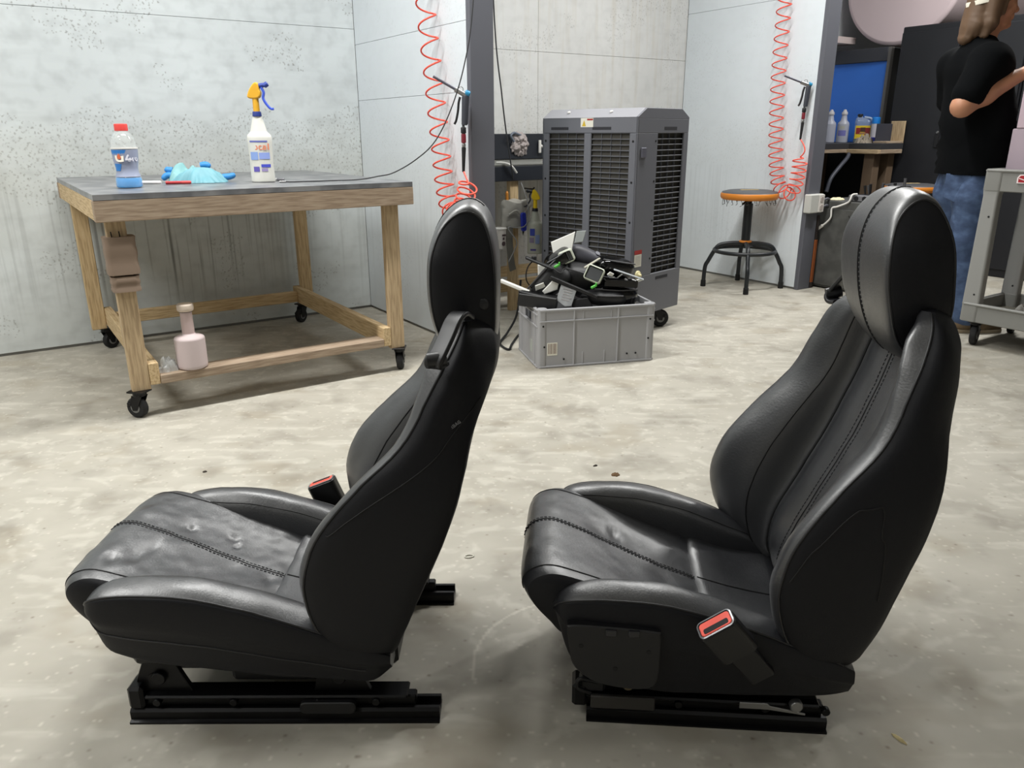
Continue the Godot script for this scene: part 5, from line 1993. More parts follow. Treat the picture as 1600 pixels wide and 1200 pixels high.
func build_crate() -> void:
	var t := thing("storage_crate", "grey plastic storage crate heaped with black car trim, in front of the cooler", "crate", Vector3(0.3625, 0, -3.726), deg_to_rad(13.9))
	var W := 0.59
	var D := 0.37
	var H := 0.285
	var g := mat("crate_grey", Color(0.62, 0.62, 0.63), 0.55)
	var b := Buf.new()
	box(b, Vector3(0, 0.012, 0), Vector3(W - 0.02, 0.02, D - 0.02), 0.004)
	part("floor_panel", b, g, t)
	for s in [-1, 1]:
		b = Buf.new()
		box(b, Vector3(0, H / 2, s * (D / 2 - 0.008)), Vector3(W - 0.03, H, 0.008), 0.002)
		for y in [0.006, 0.226, H - 0.006]:
			box(b, Vector3(0, y, s * (D / 2 - 0.004)), Vector3(W - 0.02, 0.010 if y != 0.226 else 0.007, 0.012), 0.002)
		for x in [-0.115, 0.105]:
			box(b, Vector3(x, H / 2, s * (D / 2 - 0.003)), Vector3(0.008, H - 0.01, 0.008), 0.002)
		for q in [[-0.07, 0.035, 0.07], [0.04, 0.035, 0.07], [-0.07, 0.255, 0.05], [0.07, 0.255, 0.05]]:
			box(b, Vector3(q[0], q[1], s * (D / 2 - 0.004)), Vector3(0.005, q[2], 0.005), 0.001)
		part("long_side", b, g, t)
		b = Buf.new()
		for y in [[0.0, 0.205], [0.252, H]]:   # a hand hole near the rim
			box(b, Vector3(s * (W / 2 - 0.008), (y[0] + y[1]) / 2, 0), Vector3(0.008, y[1] - y[0], D - 0.03), 0.002)
		for z in [-1, 1]:
			box(b, Vector3(s * (W / 2 - 0.008), 0.2285, z * 0.118), Vector3(0.008, 0.05, D / 2 - 0.08), 0.002)
			box(b, Vector3(s * (W / 2 - 0.004), H / 2, z * 0.125), Vector3(0.009, H - 0.01, 0.008), 0.002)
			box(b, Vector3(s * (W / 2 - 0.004), 0.2285, z * 0.075), Vector3(0.009, 0.06, 0.006), 0.002)
		for y in [0.006, 0.200, 0.257, H - 0.006]:
			box(b, Vector3(s * (W / 2 - 0.004), y, 0), Vector3(0.012, 0.009, D - 0.02), 0.002)
		part("short_side", b, g, t)
		for z in [-1, 1]:
			b = Buf.new()
			var o := rounded(0.05, 0.05, 0.018, 6)
			var rings := []
			for y in [0.0, 0.004, H - 0.003, H]:
				var ring := PackedVector3Array()
				var k := 0.99 if y > 0.0 and y < H - 0.001 else 0.96
				for p in o:
					ring.append(Vector3(s * (W / 2 - 0.025) + p.x * k, y, z * (D / 2 - 0.025) + p.y * k))
				rings.append(ring)
			loft(b, rings)
			part("corner_post", b, g, t)
	b = Buf.new()
	for q in [[-0.268, 0.205, 0], [-0.262, 0.105, 0], [-0.165, 0.04, 0], [0.155, 0.045, 0], [0.20, 0.045, 0], [0.268, 0.21, 0], [0.262, 0.115, 0]]:
		disc(b, Vector3(q[0], q[1], D / 2 + 0.0002), Vector3(0, 0, 1), 0.0048, 0.003, 12)
	part("drain_hole", b, M.seam, t, "", "stuff")
	var wl := mat("label_white", Color(0.86, 0.85, 0.80), 0.5)
	b = Buf.new()
	box(b, Vector3(-0.222, 0.092, D / 2 - 0.0035), Vector3(0.050, 0.062, 0.0012))
	var lab := part("barcode_label", b, wl, t, "white barcode label")
	b = Buf.new()
	for i in 7:
		box(b, Vector3(-0.240 + i * 0.0062, 0.094, D / 2 - 0.0028), Vector3([0.003, 0.0018, 0.0034, 0.0018, 0.0026, 0.0036, 0.002][i], 0.050, 0.0006))
	part("barcode_bars", b, mat("bar_brown", Color(0.42, 0.30, 0.28), 0.6), lab, "", "stuff")
	b = Buf.new()
	box(b, Vector3(-W / 2 + 0.0036, 0.085, 0.06), Vector3(0.0012, 0.06, 0.04))
	part("paper_label", b, mat("label_old", Color(0.66, 0.68, 0.66), 0.6), t)
	# ---- the heap
	var gp := "car trim pieces heaped in the grey crate"
	var bk: Material = M.gloss_black
	var mb: Material = M.black_plastic
	var wh := mat("trim_white", Color(0.86, 0.86, 0.84), 0.35)
	# big bits low down, filling the crate
	for q in [["dash_panel", "large glossy black curved panel at the right end of the heaped crate", Vector3(0.485, 0.31, -3.72), Vector3(0.15, 0.15, -0.12), 0.27, 0.20, 0.12], ["trim_housing", "dull black housing at the left end of the heaped crate, under the flat black strip", Vector3(0.185, 0.37, -3.70), Vector3(-0.2, -0.1, 0.75), 0.24, 0.20, 0.13], ["trim_box", "black box-shaped part in the middle of the heap, below the long bar", Vector3(0.335, 0.385, -3.76), Vector3(0.3, 0.1, -0.35), 0.28, 0.20, 0.16], ["duct_elbow", "rounded black duct rising at the right of the heap under the silver strip", Vector3(0.50, 0.435, -3.78), Vector3(0.1, 0.3, -0.25), 0.22, 0.14, 0.09], ["trim_hood", "black hooded part just below the white angular panel in the heap", Vector3(0.225, 0.485, -3.71), Vector3(0.1, 0.2, 0.5), 0.15, 0.12, 0.07], ["lower_shell", "black shell at the crate's front rim between the silver plate and the right end", Vector3(0.44, 0.31, -3.63), Vector3(0.3, 0.0, -0.1), 0.22, 0.08, 0.07]]:
		var p := thing(q[0], q[1], "car part", q[2], 0.0, gp)
		p.rotation = q[3]
		b = Buf.new()
		var rings := []
		for i in 15:
			var a := -1.0 + 2.0 * i / 14.0
			var e := sqrt(maxf(0.02, 1.0 - pow(absf(a), 3.5)))
			var ring := PackedVector3Array()
			for k in 24:
				var c := TAU * k / 24
				var sx := signf(cos(c)) * pow(absf(cos(c)), 0.6)
				var sy := signf(sin(c)) * pow(absf(sin(c)), 0.6)
				ring.append(Vector3(a * q[4] / 2, sy * q[6] / 2 * e * (1.0 + 0.25 * a), sx * q[5] / 2 * e))
			rings.append(ring)
		loft(b, rings)
		part("shell", b, bk if q[0] in ["dash_panel", "trim_hood", "duct_elbow"] else mb, p)
		b = Buf.new()
		tube(b, curve([Vector3(-q[4] * 0.4, q[6] * 0.36, q[5] * 0.38), Vector3(0, q[6] * 0.42, q[5] * 0.46), Vector3(q[4] * 0.4, q[6] * 0.46, q[5] * 0.34)], 20), 0.004, 6)
		part("edge_strip", b, M.grey_metal, p)
	# white angular panel on top
	var s := slab("white_trim_panel", "angular white panel standing on top of the heap in the crate", wh, Vector3(0.262, 0.55, -3.73), Basis(Vector3.RIGHT, -0.25), [[-0.072, 0.012], [0.046, 0.062], [0.030, -0.028], [-0.02, -0.018], [-0.058, -0.058]], 0.012, 0.0, gp)
	b = Buf.new()
	prism(b, PackedVector2Array([Vector2(0.052, 0.064), Vector2(0.098, 0.066), Vector2(0.082, 0.012), Vector2(0.040, 0.006)]), -0.006, 0.006, 0.002)
	part("grey_end", b, mat("trim_silver", Color(0.62, 0.64, 0.64), 0.3, 0.3), s)
	# soft grey-black cover behind it
	var p := thing("armrest_cover", "smooth dark grey rounded cover at the top right of the heap", "car part", Vector3(0.375, 0.475, -3.80), 0.0, gp)
	p.rotation = Vector3(0.0, 0.25, -0.38)
	b = Buf.new()
	var rings := []
	for i in 17:
		var a := -1.0 + 2.0 * i / 16.0
		var e := pow(maxf(0.001, 1.0 - a * a), 0.4)
		var ring := PackedVector3Array()
		for k in 22:
			var c := TAU * k / 22
			ring.append(Vector3(a * 0.115, sin(c) * 0.042 * e * (1.1 - 0.3 * a), cos(c) * 0.055 * e))
		rings.append(ring)
	loft(b, rings)
	part("cover", b, mat("cover_dark", Color(0.27, 0.27, 0.30), 0.5), p)
	b = Buf.new()
	disc(b, Vector3(0.03, 0.038, 0.03), Vector3(0, 0.8, 0.6), 0.013, 0.006, 16)
	part("cover_knob", b, mat("cover_grey"), p)
	# two bezels with dark openings
	for q in [["air_vent", "pale-rimmed air vent standing in the heap beside the green clip", Vector3(0.262, 0.502, -3.665), Vector3(0.1, -0.2, 0.42), 0.07, 0.062], ["screen_bezel", "pale-rimmed screen frame lying on the right side of the heap", Vector3(0.392, 0.425, -3.625), Vector3(-0.45, -0.25, -0.35), 0.085, 0.075]]:
		p = thing(q[0], q[1], "car part", q[2], 0.0, gp)
		p.rotation = q[3]
		b = Buf.new()
		var outer := rounded(q[4], q[5], 0.012)
		var inner := rounded(q[4] - 0.010, q[5] - 0.010, 0.008)
		rings = []
		for f in [[outer, -0.012], [outer, 0.008], [inner, 0.012], [inner, -0.006]]:
			var ring := PackedVector3Array()
			for v: Vector2 in f[0]:
				ring.append(Vector3(v.x, v.y, f[1]))
			rings.append(ring)
		for i in 3:
			for k in 20:
				b.quad(rings[i][k], rings[i][(k + 1) % 20], rings[i + 1][(k + 1) % 20], rings[i + 1][k], [rings[0][k] * Vector3(1, 1, 0), Vector3(0, 0, 1), -rings[3][k] * Vector3(1, 1, 0)][i])
		part("bezel", b, mat("bezel_pale", Color(0.74, 0.76, 0.70), 0.4), p)
		b = Buf.new()
		box(b, Vector3(0, 0, -0.012), Vector3(q[4] - 0.007, q[5] - 0.007, 0.03), 0.006)
		part("dark_core", b, mat("screen_dark", Color(0.16, 0.17, 0.18), 0.3), p)
		if q[0] == "air_vent":
			for i in 2:
				b = Buf.new()
				box(b, Vector3(-0.009 + i * 0.018, 0, 0.005), Vector3(0.004, q[5] - 0.016, 0.01), 0.001)
				part("vane", b, M.grey_metal, p)
	# long bars and strips
	for q in [["flat_trim_strip", "flat black trim strip with a knob, jutting out left at the top of the heap", mb, Vector3(0.065, 0.510, -3.60), Vector3(0.195, 0.455, -3.60), 0.042, 0.012], ["long_trim_bar", "long black bar lying slanted across the front of the heap", mb, Vector3(0.18, 0.418, -3.58), Vector3(0.405, 0.322, -3.58), 0.022, 0.02], ["silver_strip", "thin bright silver strip sticking out at the right of the heap", mat("bright_strip", Color(0.8, 0.82, 0.84), 0.25, 0.4), Vector3(0.485, 0.445, -3.64), Vector3(0.632, 0.395, -3.64), 0.016, 0.008], ["white_edge_strip", "white strip sticking out of the crate's left end over the floor", wh, Vector3(-0.055, 0.375, -3.74), Vector3(0.10, 0.318, -3.70), 0.022, 0.018], ["black_lower_trim", "matt black trim piece over the crate's front left rim", mb, Vector3(0.035, 0.318, -3.60), Vector3(0.215, 0.298, -3.57), 0.085, 0.06], ["bracket_arm", "slim pale bracket arm above the screen frame in the heap", mat("arm_pale", Color(0.70, 0.69, 0.64), 0.4), Vector3(0.345, 0.452, -3.64), Vector3(0.425, 0.492, -3.68), 0.012, 0.010], ["duct_piece", "crumpled glossy black duct below the silver strip in the heap", bk, Vector3(0.44, 0.385, -3.63), Vector3(0.60, 0.375, -3.64), 0.05, 0.035]]:
		p = thing(q[0], q[1], "car part", Vector3.ZERO, 0.0, gp)
		b = Buf.new()
		bar(b, q[3], q[4], q[5], q[6], 0.004)
		part("bar", b, q[2], p)
		if q[0] == "flat_trim_strip":
			b = Buf.new()
			lathe(b, [[0.011, 0.0], [0.012, 0.014], [0.009, 0.017]], 16, Vector3(0.105, 0.498, -3.60))
			part("knob", b, mb, p)
		elif q[0] == "duct_piece":
			b = Buf.new()
			for k in 4:
				var o := Vector3(0.47 + k * 0.035, 0.41 - k * 0.004, -3.632)
				bar(b, o, o + Vector3(0.018, 0.02 * sin(k * 2.0), 0.012), 0.012, 0.006, 0.001)
			part("clips", b, M.steel, p, "", "stuff")
		elif q[0] == "black_lower_trim":
			b = Buf.new()
			bar(b, q[3] + Vector3(0, 0.03, 0.02), q[4] + Vector3(-0.02, 0.02, 0.03), 0.02, 0.02, 0.004)
			part("trim_lip", b, mb, p)
	# printed silver plate, white patches, green clips
	s = slab("printed_plate", "silver plate with faint dark print leaning at the crate's front rim", mat("plate_silver", Color(0.66, 0.67, 0.68), 0.3, 0.4), Vector3(0.262, 0.335, -3.565), Basis(Vector3.BACK, -0.25) * Basis(Vector3.RIGHT, -0.35), [[-0.04, 0.048], [0.038, 0.042], [0.03, -0.045], [0.0, -0.055], [-0.045, -0.035]], 0.006, 0.004, gp)
	b = Buf.new()
	for i in 5:
		box(b, Vector3(-0.006 + 0.004 * (i % 2), 0.028 - i * 0.013, 0.0075), Vector3(0.045 - 0.006 * (i % 3), 0.003, 0.0008))
	part("print_lines", b, mat("print_grey"), s, "", "stuff")
	slab("white_bracket", "small white angled bracket left of the printed silver plate", wh, Vector3(0.188, 0.378, -3.60), Basis(Vector3.BACK, 0.35), [[-0.05, -0.012], [0.03, 0.028], [0.045, 0.01], [0.02, -0.03], [-0.045, -0.03]], 0.014, 0.0, gp)
	slab("white_side_piece", "white four-cornered piece deep in the left part of the heap", wh, Vector3(0.148, 0.43, -3.68), Basis(Vector3.BACK, -0.2), [[-0.03, 0.03], [0.01, 0.03], [0.026, -0.02], [-0.012, -0.04]], 0.02, 0.0, gp)
	slab("clip_panel", "dark panel with a pale lower edge at the middle front of the crate", mb, Vector3(0.34, 0.292, -3.575), Basis(Vector3.RIGHT, -0.2), [[-0.06, 0.02], [0.02, 0.03], [0.05, -0.02], [-0.05, -0.03]], 0.02, 0.0, gp)
	for q in [[Vector3(0.212, 0.468, -3.60), "bright green clip beside the air vent in the heap"], [Vector3(0.385, 0.375, -3.572), "bright green clip below the screen frame in the heap"]]:
		b = Buf.new()
		box(b, Vector3.ZERO, Vector3(0.028, 0.012, 0.014), 0.003, Basis(Vector3.BACK, 0.5))
		box(b, Vector3(0.012, 0.010, 0), Vector3(0.008, 0.018, 0.010), 0.002)
		single("green_clip", b, mat("clip_green", Color(0.28, 0.66, 0.22), 0.45), q[1], "clip", q[0], 0.0, "green clips in the heap")
	for q in [["bright_offcut", "bright white offcut lying flat at the left front of the heap", Vector3(0.135, 0.372, -3.60), Vector3(0.3, 0.2, 0.3), 0.05, 0.03], ["bright_offcut", "bright white tip poking out under the right end of the silver strip", Vector3(0.605, 0.385, -3.66), Vector3(0.2, 0.1, 0.35), 0.05, 0.016], ["bright_offcut", "small white clip-shaped offcut between the screen frame and the silver strip", Vector3(0.47, 0.425, -3.62), Vector3(0.5, 0.2, -0.6), 0.03, 0.02]]:
		s = slab(q[0], q[1], wh, q[2], Basis.from_euler(q[3]), [[-q[4] / 2, -q[5] / 2], [q[4] / 2, -q[5] * 0.35], [q[4] * 0.4, q[5] / 2], [-q[4] * 0.45, q[5] * 0.4]], 0.008, 0.0, gp)
	# wires
	p = thing("wire_bundle", "thin dark wires trailing over the left of the heap", "wire", Vector3.ZERO, 0.0, gp)
	b = Buf.new()
	tube(b, curve([Vector3(0.11, 0.50, -3.62), Vector3(0.075, 0.46, -3.60), Vector3(0.07, 0.40, -3.62), Vector3(0.10, 0.35, -3.64)], 20), 0.003, 6)
	tube(b, curve([Vector3(0.19, 0.46, -3.59), Vector3(0.23, 0.44, -3.57), Vector3(0.25, 0.455, -3.60), Vector3(0.31, 0.44, -3.60)], 24), 0.003, 6)
	part("wire", b, M.rubber, p)


# ---------------------------------------------------------------- stools
func build_stools() -> void:
	var gp := "orange-rimmed shop stools"
	for k in 2:
		var at: Vector3 = [room(4.425, 0, -3.607), room(5.95, 0, -3.32)][k]
		var t := thing("shop_stool", ["orange-rimmed swivel stool standing before the second white divider, under the red hose", "orange-rimmed swivel stool half hidden behind the farther car seat's headrest"][k], "stool", at, PSI + 0.02, gp)
		var h := 0.665
		var b := Buf.new()
		lathe(b, [[0.176, h - 0.048], [0.188, h - 0.044], [0.196, h - 0.03], [0.196, h - 0.012], [0.190, h - 0.004]], 40)
		part("seat_rim", b, mat("stool_orange", Color(0.82, 0.50, 0.16), 0.5), t)
		b = Buf.new()
		lathe(b, [[0.190, h - 0.006], [0.184, h + 0.004], [0.15, h + 0.012], [0.08, h + 0.015], [0.0005, h + 0.016]], 40)
		part("seat_pad", b, mat("stool_grey", Color(0.30, 0.30, 0.31), 0.5), t)
		b = Buf.new()
		bar(b, Vector3(-0.06, h + 0.0155, -0.03), Vector3(0.05, h + 0.0155, 0.03), 0.03, 0.003, 0.001)
		part("seat_mark", b, mat("mark_cream", Color(0.74, 0.64, 0.42), 0.6), t)
		b = Buf.new()
		var r := RandomNumberGenerator.new()
		r.seed = 5 + k
		for i in 26:
			var a := TAU * i / 26 + r.randf() * 0.15
			var o := Vector3(cos(a) * 0.176, h - 0.046, sin(a) * 0.176)
			tube(b, curve([o, o + Vector3(cos(a) * -0.01, -0.012 - r.randf() * 0.02, r.randf_range(-0.012, 0.012)), o + Vector3(r.randf_range(-0.012, 0.012), -0.02 - r.randf() * 0.03, 0)], 6), 0.0018, 5)
		part("frayed_threads", b, mat("thread_grey", Color(0.24, 0.23, 0.21), 0.8), t, "", "stuff")
		b = Buf.new()
		tube(b, PackedVector3Array([Vector3(0, 0.585, 0), Vector3(0, h - 0.04, 0)]), 0.022, 18)
		lathe(b, [[0.03, 0.612], [0.07, 0.62], [0.07, 0.624], [0.03, 0.626]], 20)
		part("stem", b, M.black_metal, t)
		b = Buf.new()
		tube(b, PackedVector3Array([Vector3(0, 0.325, 0), Vector3(0, 0.588, 0)]), 0.0305, 20)
		part("column", b, mat("stool_black", Color(0.10, 0.115, 0.13), 0.4), t)
		b = Buf.new()
		lathe(b, [[0.033, 0.318], [0.044, 0.322], [0.044, 0.330], [0.033, 0.335]], 20)
		part("column_collar", b, mat("stool_orange"), t)
		b = Buf.new()
		tube(b, curve([Vector3(-0.02, 0.60, 0.02), Vector3(-0.07, 0.605, 0.03), Vector3(-0.11, 0.59, 0.035)], 10), 0.007, 8)
		part("height_lever", b, M.black_metal, t)
		b = Buf.new()
		ring_band(b, Vector3(0, 0.262, 0), Vector3.UP, 0.208, 0.0135, 44, 12)
		part("foot_ring", b, mat("stool_black"), t)
		for i in 4:
			var a := PI / 4 + PI / 2 * i
			var d := Vector3(cos(a), 0, sin(a))
			b = Buf.new()
			tube(b, curve([d * 0.02 + Vector3(0, 0.315, 0), d * 0.10 + Vector3(0, 0.312, 0), d * 0.175 + Vector3(0, 0.297, 0), d * 0.212 + Vector3(0, 0.25, 0), d * 0.245 + Vector3(0, 0.185, 0), d * 0.264 + Vector3(0, 0.14, 0), d * 0.269 + Vector3(0, 0.02, 0)], 40), 0.0145, 14)
			var leg := part("leg", b, mat("stool_black"), t)
			b = Buf.new()
			lathe(b, [[0.0175, 0.0], [0.0185, 0.004], [0.0175, 0.045], [0.015, 0.046]], 16, d * 0.269)
			part("rubber_foot", b, M.rubber, leg)


# ---------------------------------------------------------------- the right-hand stall
func build_right_bay() -> void:
	# bench in the corner, its top turning along the cabinets
	var t := thing("corner_bench", "dark-topped corner bench with bare wooden edges under the blue panel", "workbench", room(4.80, 0, -4.52), PSI)
	var top := 0.968
	var dark := mat("bench_dark", Color(0.20, 0.20, 0.215), 0.6)
	var b := Buf.new()
	prism(b, PackedVector2Array([Vector2(0.0, 0.012), Vector2(1.63, 0.012), Vector2(1.63, 0.70), Vector2(1.47, 0.70), Vector2(1.47, 0.90), Vector2(1.16, 0.90), Vector2(1.16, 0.62), Vector2(0.0, 0.62)]), -top, -(top - 0.045), 0.002, Transform3D(Basis(Vector3.RIGHT, Vector3.BACK, Vector3.DOWN), Vector3.ZERO))
	part("bench_top", b, dark, t)
	for q in [[Vector3(0.58, top - 0.060, 0.610), Vector3(1.16, 0.028, 0.03)], [Vector3(1.147, top - 0.062, 0.755), Vector3(0.034, 0.032, 0.29)], [Vector3(1.31, top - 0.062, 0.888), Vector3(0.30, 0.032, 0.034)]]:
		b = Buf.new()
		box(b, q[1 - 1], q[1], 0.003)
		part("edge_board", b, M.wood_x if q[1].x > 0.1 else M.wood_z, t)
	for q in [Vector3(0.06, 0, 0.56), Vector3(1.22, 0, 0.80), Vector3(1.42, 0, 0.80), Vector3(1.57, 0, 0.08)]:
		b = Buf.new()
		box(b, q + Vector3(0, 0.448, 0), Vector3(0.088, 0.895, 0.088), 0.003)
		part("leg", b, mat("leg_brown", Color(0.40, 0.33, 0.26), 0.8), t)
	b = Buf.new()
	box(b, Vector3(0.80, 0.52, 0.10), Vector3(1.55, 0.80, 0.03), 0.003)
	part("back_panel", b, mat("shade_board", Color(0.20, 0.19, 0.21), 0.8), t)
	# blue screen panel
	t = thing("blue_panel", "bright blue panel with a dark header and a grey side strip behind the bottles", "panel", room(6.455, 0, -4.23), PSI)
	b = Buf.new()
	box(b, Vector3(0.01, (top + 1.615) / 2 + 0.001, 0), Vector3(0.02, 1.615 - top, 0.53), 0.002)
	part("blue_sheet", b, mat("sheet_blue", Color(0.20, 0.45, 0.83), 0.5), t)
	b = Buf.new()
	box(b, Vector3(0.0, 1.669, 0), Vector3(0.05, 0.108, 0.54), 0.004)
	part("header_board", b, mat("header_dark", Color(0.20, 0.205, 0.23), 0.6), t)
	b = Buf.new()
	box(b, Vector3(0.0, 1.345, 0.282), Vector3(0.045, 0.755, 0.028), 0.003)
	part("side_strip", b, mat("strip_metal", Color(0.40, 0.39, 0.38), 0.4, 0.3), t)
	b = Buf.new()
	box(b, Vector3(0.26, 0.86, 0.0), Vector3(0.46, 1.715, 0.54), 0.004)
	part("cabinet_body", b, mat("cabinet_dark", Color(0.10, 0.10, 0.11), 0.6), t)
	# tall black cabinets
	for k in 3:
		t = thing("black_cabinet", ["tall black steel cabinet with a small bright latch, left of the standing person", "tall black steel cabinet directly behind the standing person", "tall black steel cabinet behind the plastic cart, at the photo's right edge"][k], "cabinet", room(6.31, 0, -3.312 + 0.96 * k), PSI, "tall black cabinets")
		b = Buf.new()
		box(b, Vector3(0.075 if k == 0 else 0.23, 0.922, 0), Vector3(0.13 if k == 0 else 0.44, 1.844, 0.95), 0.006)
		var cb := mat("cabinet_black", Color(0.05, 0.055, 0.08), 0.6)
		part("body", b, cb, t)
		for s in [-1, 1]:
			b = Buf.new()
			box(b, Vector3(0.0, 0.93, s * 0.235), Vector3(0.022, 1.74, 0.462), 0.004)
			var d := part("door", b, cb, t)
			if s == -1:
				b = Buf.new()
				box(b, Vector3(-0.016, 0.99, -0.06), Vector3(0.012, 0.11, 0.03), 0.004)
				part("handle", b, M.black_plastic, d)
				b = Buf.new()
				lathe(b, [[0.010, 0.0], [0.012, 0.003], [0.008, 0.012]], 14, Vector3(-0.018, 1.05, -0.055), Basis(Vector3.BACK, PI / 2))
				part("lock", b, M.steel, d)
	# foam roll and the plank up on top
	t = thing("foam_roll", "huge pinkish white roll of foam sheet lying on top of the cabinets", "foam roll", room(6.475, 2.232, -3.94), PSI)
	b = Buf.new()
	var x := Basis(Vector3.BACK, -PI / 2)
	lathe(b, [[0.470, 0.0], [0.494, 0.008], [0.502, 0.03], [0.502, 1.58], [0.48, 1.6]], 64, Vector3.ZERO, x)
	part("roll", b, mat("foam_pink", Color(0.80, 0.73, 0.74), 0.8), t)
	b = Buf.new()
	lathe(b, [[0.05, -0.004], [0.055, -0.004], [0.055, 0.02], [0.042, 0.02], [0.042, -0.004]], 24, Vector3.ZERO, x)
	part("core_tube", b, mat("card_brown"), t)
	b = Buf.new()
	box(b, Vector3.ZERO, Vector3(1.72, 0.055, 0.14), 0.004)
	single("white_plank", b, mat("plank_white", Color(0.82, 0.76, 0.75), 0.6), "white plank end jutting out below the foam roll, beside the second post", "plank", room(5.71, 1.805, -4.43), PSI)
	# bottles on the bench
	var milky := mat("milky_bottle", Color(0.66, 0.67, 0.72), 0.4)
	for k in 2:
		t = thing("squirt_bottle", ["pale translucent bottle with a pointed neck, nearer the post under the blue panel", "pale translucent bottle with a pointed neck and violet label, before the blue panel"][k], "bottle", room([6.2, 6.27][k], top, [-4.26, -4.18][k]), -0.42, "pointed bottles on the corner bench")
		b = Buf.new()
		var w: float = 0.048
		lathe(b, [[w - 0.004, 0.0], [w, 0.004], [w, 0.145], [w * 0.92, 0.162], [w * 0.55, 0.182], [w * 0.42, 0.22], [w * 0.40, 0.228]], 28)
		part("bottle", b, milky, t)
		b = Buf.new()
		lathe(b, [[w * 0.50, 0.226], [w * 0.52, 0.232], [w * 0.50, 0.246], [w * 0.30, 0.256], [w * 0.22, 0.268], [w * 0.1, 0.27]], 20)
		part("nozzle_cap", b, mat("cap_pale", Color(0.74, 0.73, 0.74), 0.5), t)
		if k == 1:
			label_patch(t, "label_band", Color(0.42, 0.42, 0.66), -0.030, 0.030, 0.055, 0.10, w, 1.0, 1.0)
			label_patch(t, "label_band", Color(0.66, 0.66, 0.62), -0.018, 0.018, 0.112, 0.135, w, 1.0, 1.0)
	t = thing("squeeze_tool", "white long-handled plastic tool leaning at the left end of the corner bench", "tool", room(6.10, top, -4.27), 0.0)
	b = Buf.new()
	tube(b, curve([Vector3(-0.012, 0.012, 0.03), Vector3(0.0, 0.10, 0.01), Vector3(0.012, 0.20, -0.01), Vector3(0.018, 0.24, -0.02)], 14), 0.011, 10)
	lathe(b, [[0.004, -0.01], [0.02, 0.0], [0.02, 0.02], [0.006, 0.032]], 16, Vector3(-0.014, 0.010, 0.03))
	part("handle", b, M.white_plastic, t)
	b = Buf.new()
	rings_blade(b)
	part("blade", b, M.white_plastic, t)
	# jug with a yellow and red label
	t = thing("fluid_jug", "clear jug of yellow-green fluid with a yellow and red label", "jug", room(6.33, top, -4.03), -0.42)
	b = Buf.new()
	var ring_y := [[0.0, 0.93, 0.0], [0.006, 1.0, 0.0], [0.15, 1.0, 0.0], [0.175, 0.93, -0.006], [0.196, 0.62, -0.022], [0.203, 0.34, -0.032], [0.212, 0.30, -0.034]]
	var loop := []
	for q in ring_y:
		var ring := PackedVector3Array()
		for p in rounded(0.135 * q[1], 0.085 * minf(1.0, q[1] + 0.1), 0.03 * q[1]):
			ring.append(Vector3(p.x + q[2], q[0], p.y))
		loop.append(ring)
	loft(b, loop)
	var jc := mat("jug_clear", Color(0.70, 0.76, 0.84, 0.35), 0.12)
	jc.transparency = BaseMaterial3D.TRANSPARENCY_ALPHA
	part("jug", b, jc, t)
	b = Buf.new()
	loop = []
	for y in [0.003, 0.006, 0.085]:
		var ring := PackedVector3Array()
		for p in rounded(0.129, 0.079, 0.027):
			ring.append(Vector3(p.x, y, p.y))
		loop.append(ring)
	loft(b, loop)
	part("fluid", b, mat("fluid_olive", Color(0.42, 0.42, 0.10), 0.3), t)
	b = Buf.new()
	tube(b, curve([Vector3(0.056, 0.135, 0), Vector3(0.068, 0.165, 0), Vector3(0.05, 0.195, 0), Vector3(0.0, 0.205, 0)], 16), 0.010, 10)
	part("jug_handle", b, mat("jug_grip", Color(0.62, 0.68, 0.78), 0.3), t)
	b = Buf.new()
	lathe(b, [[0.021, 0.205], [0.022, 0.208], [0.022, 0.228], [0.018, 0.231]], 20, Vector3(-0.034, 0, 0))
	part("cap", b, M.black_plastic, t)
	b = Buf.new()
	box(b, Vector3(0.0, 0.085, 0.0432), Vector3(0.118, 0.105, 0.0014), 0.0004)
	var lab := part("front_label", b, mat("label_yellow", Color(0.84, 0.72, 0.16), 0.5), t, "yellow label")
	for q in [[Vector3(-0.036, 0.095, 0.0444), Vector3(0.034, 0.05, 0.001), Color(0.52, 0.12, 0.12)], [Vector3(0.036, 0.09, 0.0444), Vector3(0.04, 0.06, 0.001), Color(0.46, 0.10, 0.11)], [Vector3(0.0, 0.105, 0.0446), Vector3(0.038, 0.035, 0.001), Color(0.25, 0.13, 0.10)], [Vector3(0.0, 0.076, 0.0446), Vector3(0.05, 0.014, 0.001), Color(0.62, 0.45, 0.30)]]:
		b = Buf.new()
		box(b, q[0], q[1])
		part("label_mark", b, mat("print_%s" % (q[2] as Color).to_html(), q[2], 0.55), lab)
	# spray can and rag
	t = thing("spray_can", "white spray can with a bright blue cap at the right end of the bench", "spray can", room(6.33, top, -3.92), -0.42)
	b = Buf.new()
	lathe(b, [[0.030, 0.0], [0.033, 0.003], [0.033, 0.148], [0.030, 0.154]], 28)
	part("can", b, mat("can_white", Color(0.72, 0.71, 0.74), 0.35), t)
	b = Buf.new()
	lathe(b, [[0.032, 0.152], [0.0335, 0.154], [0.033, 0.198], [0.029, 0.204], [0.01, 0.205], [0.0005, 0.205]], 28)
	part("cap", b, mat("cap_sky", Color(0.08, 0.48, 0.82), 0.45), t)
	label_patch(t, "label_band", Color(0.20, 0.22, 0.62), -0.024, 0.028, 0.012, 0.045, 0.033, 1.0, 1.0)
	b = Buf.new()
	crumpled(b, 0.17, 0.13, 0.075, 9.4, 30)
	single("grey_rag", b, mat("rag_grey", Color(0.55, 0.51, 0.46), 0.9), "crumpled grey-brown rag on the bench in front of the yellow-labelled jug", "rag", room(6.13, top, -3.88), PSI)
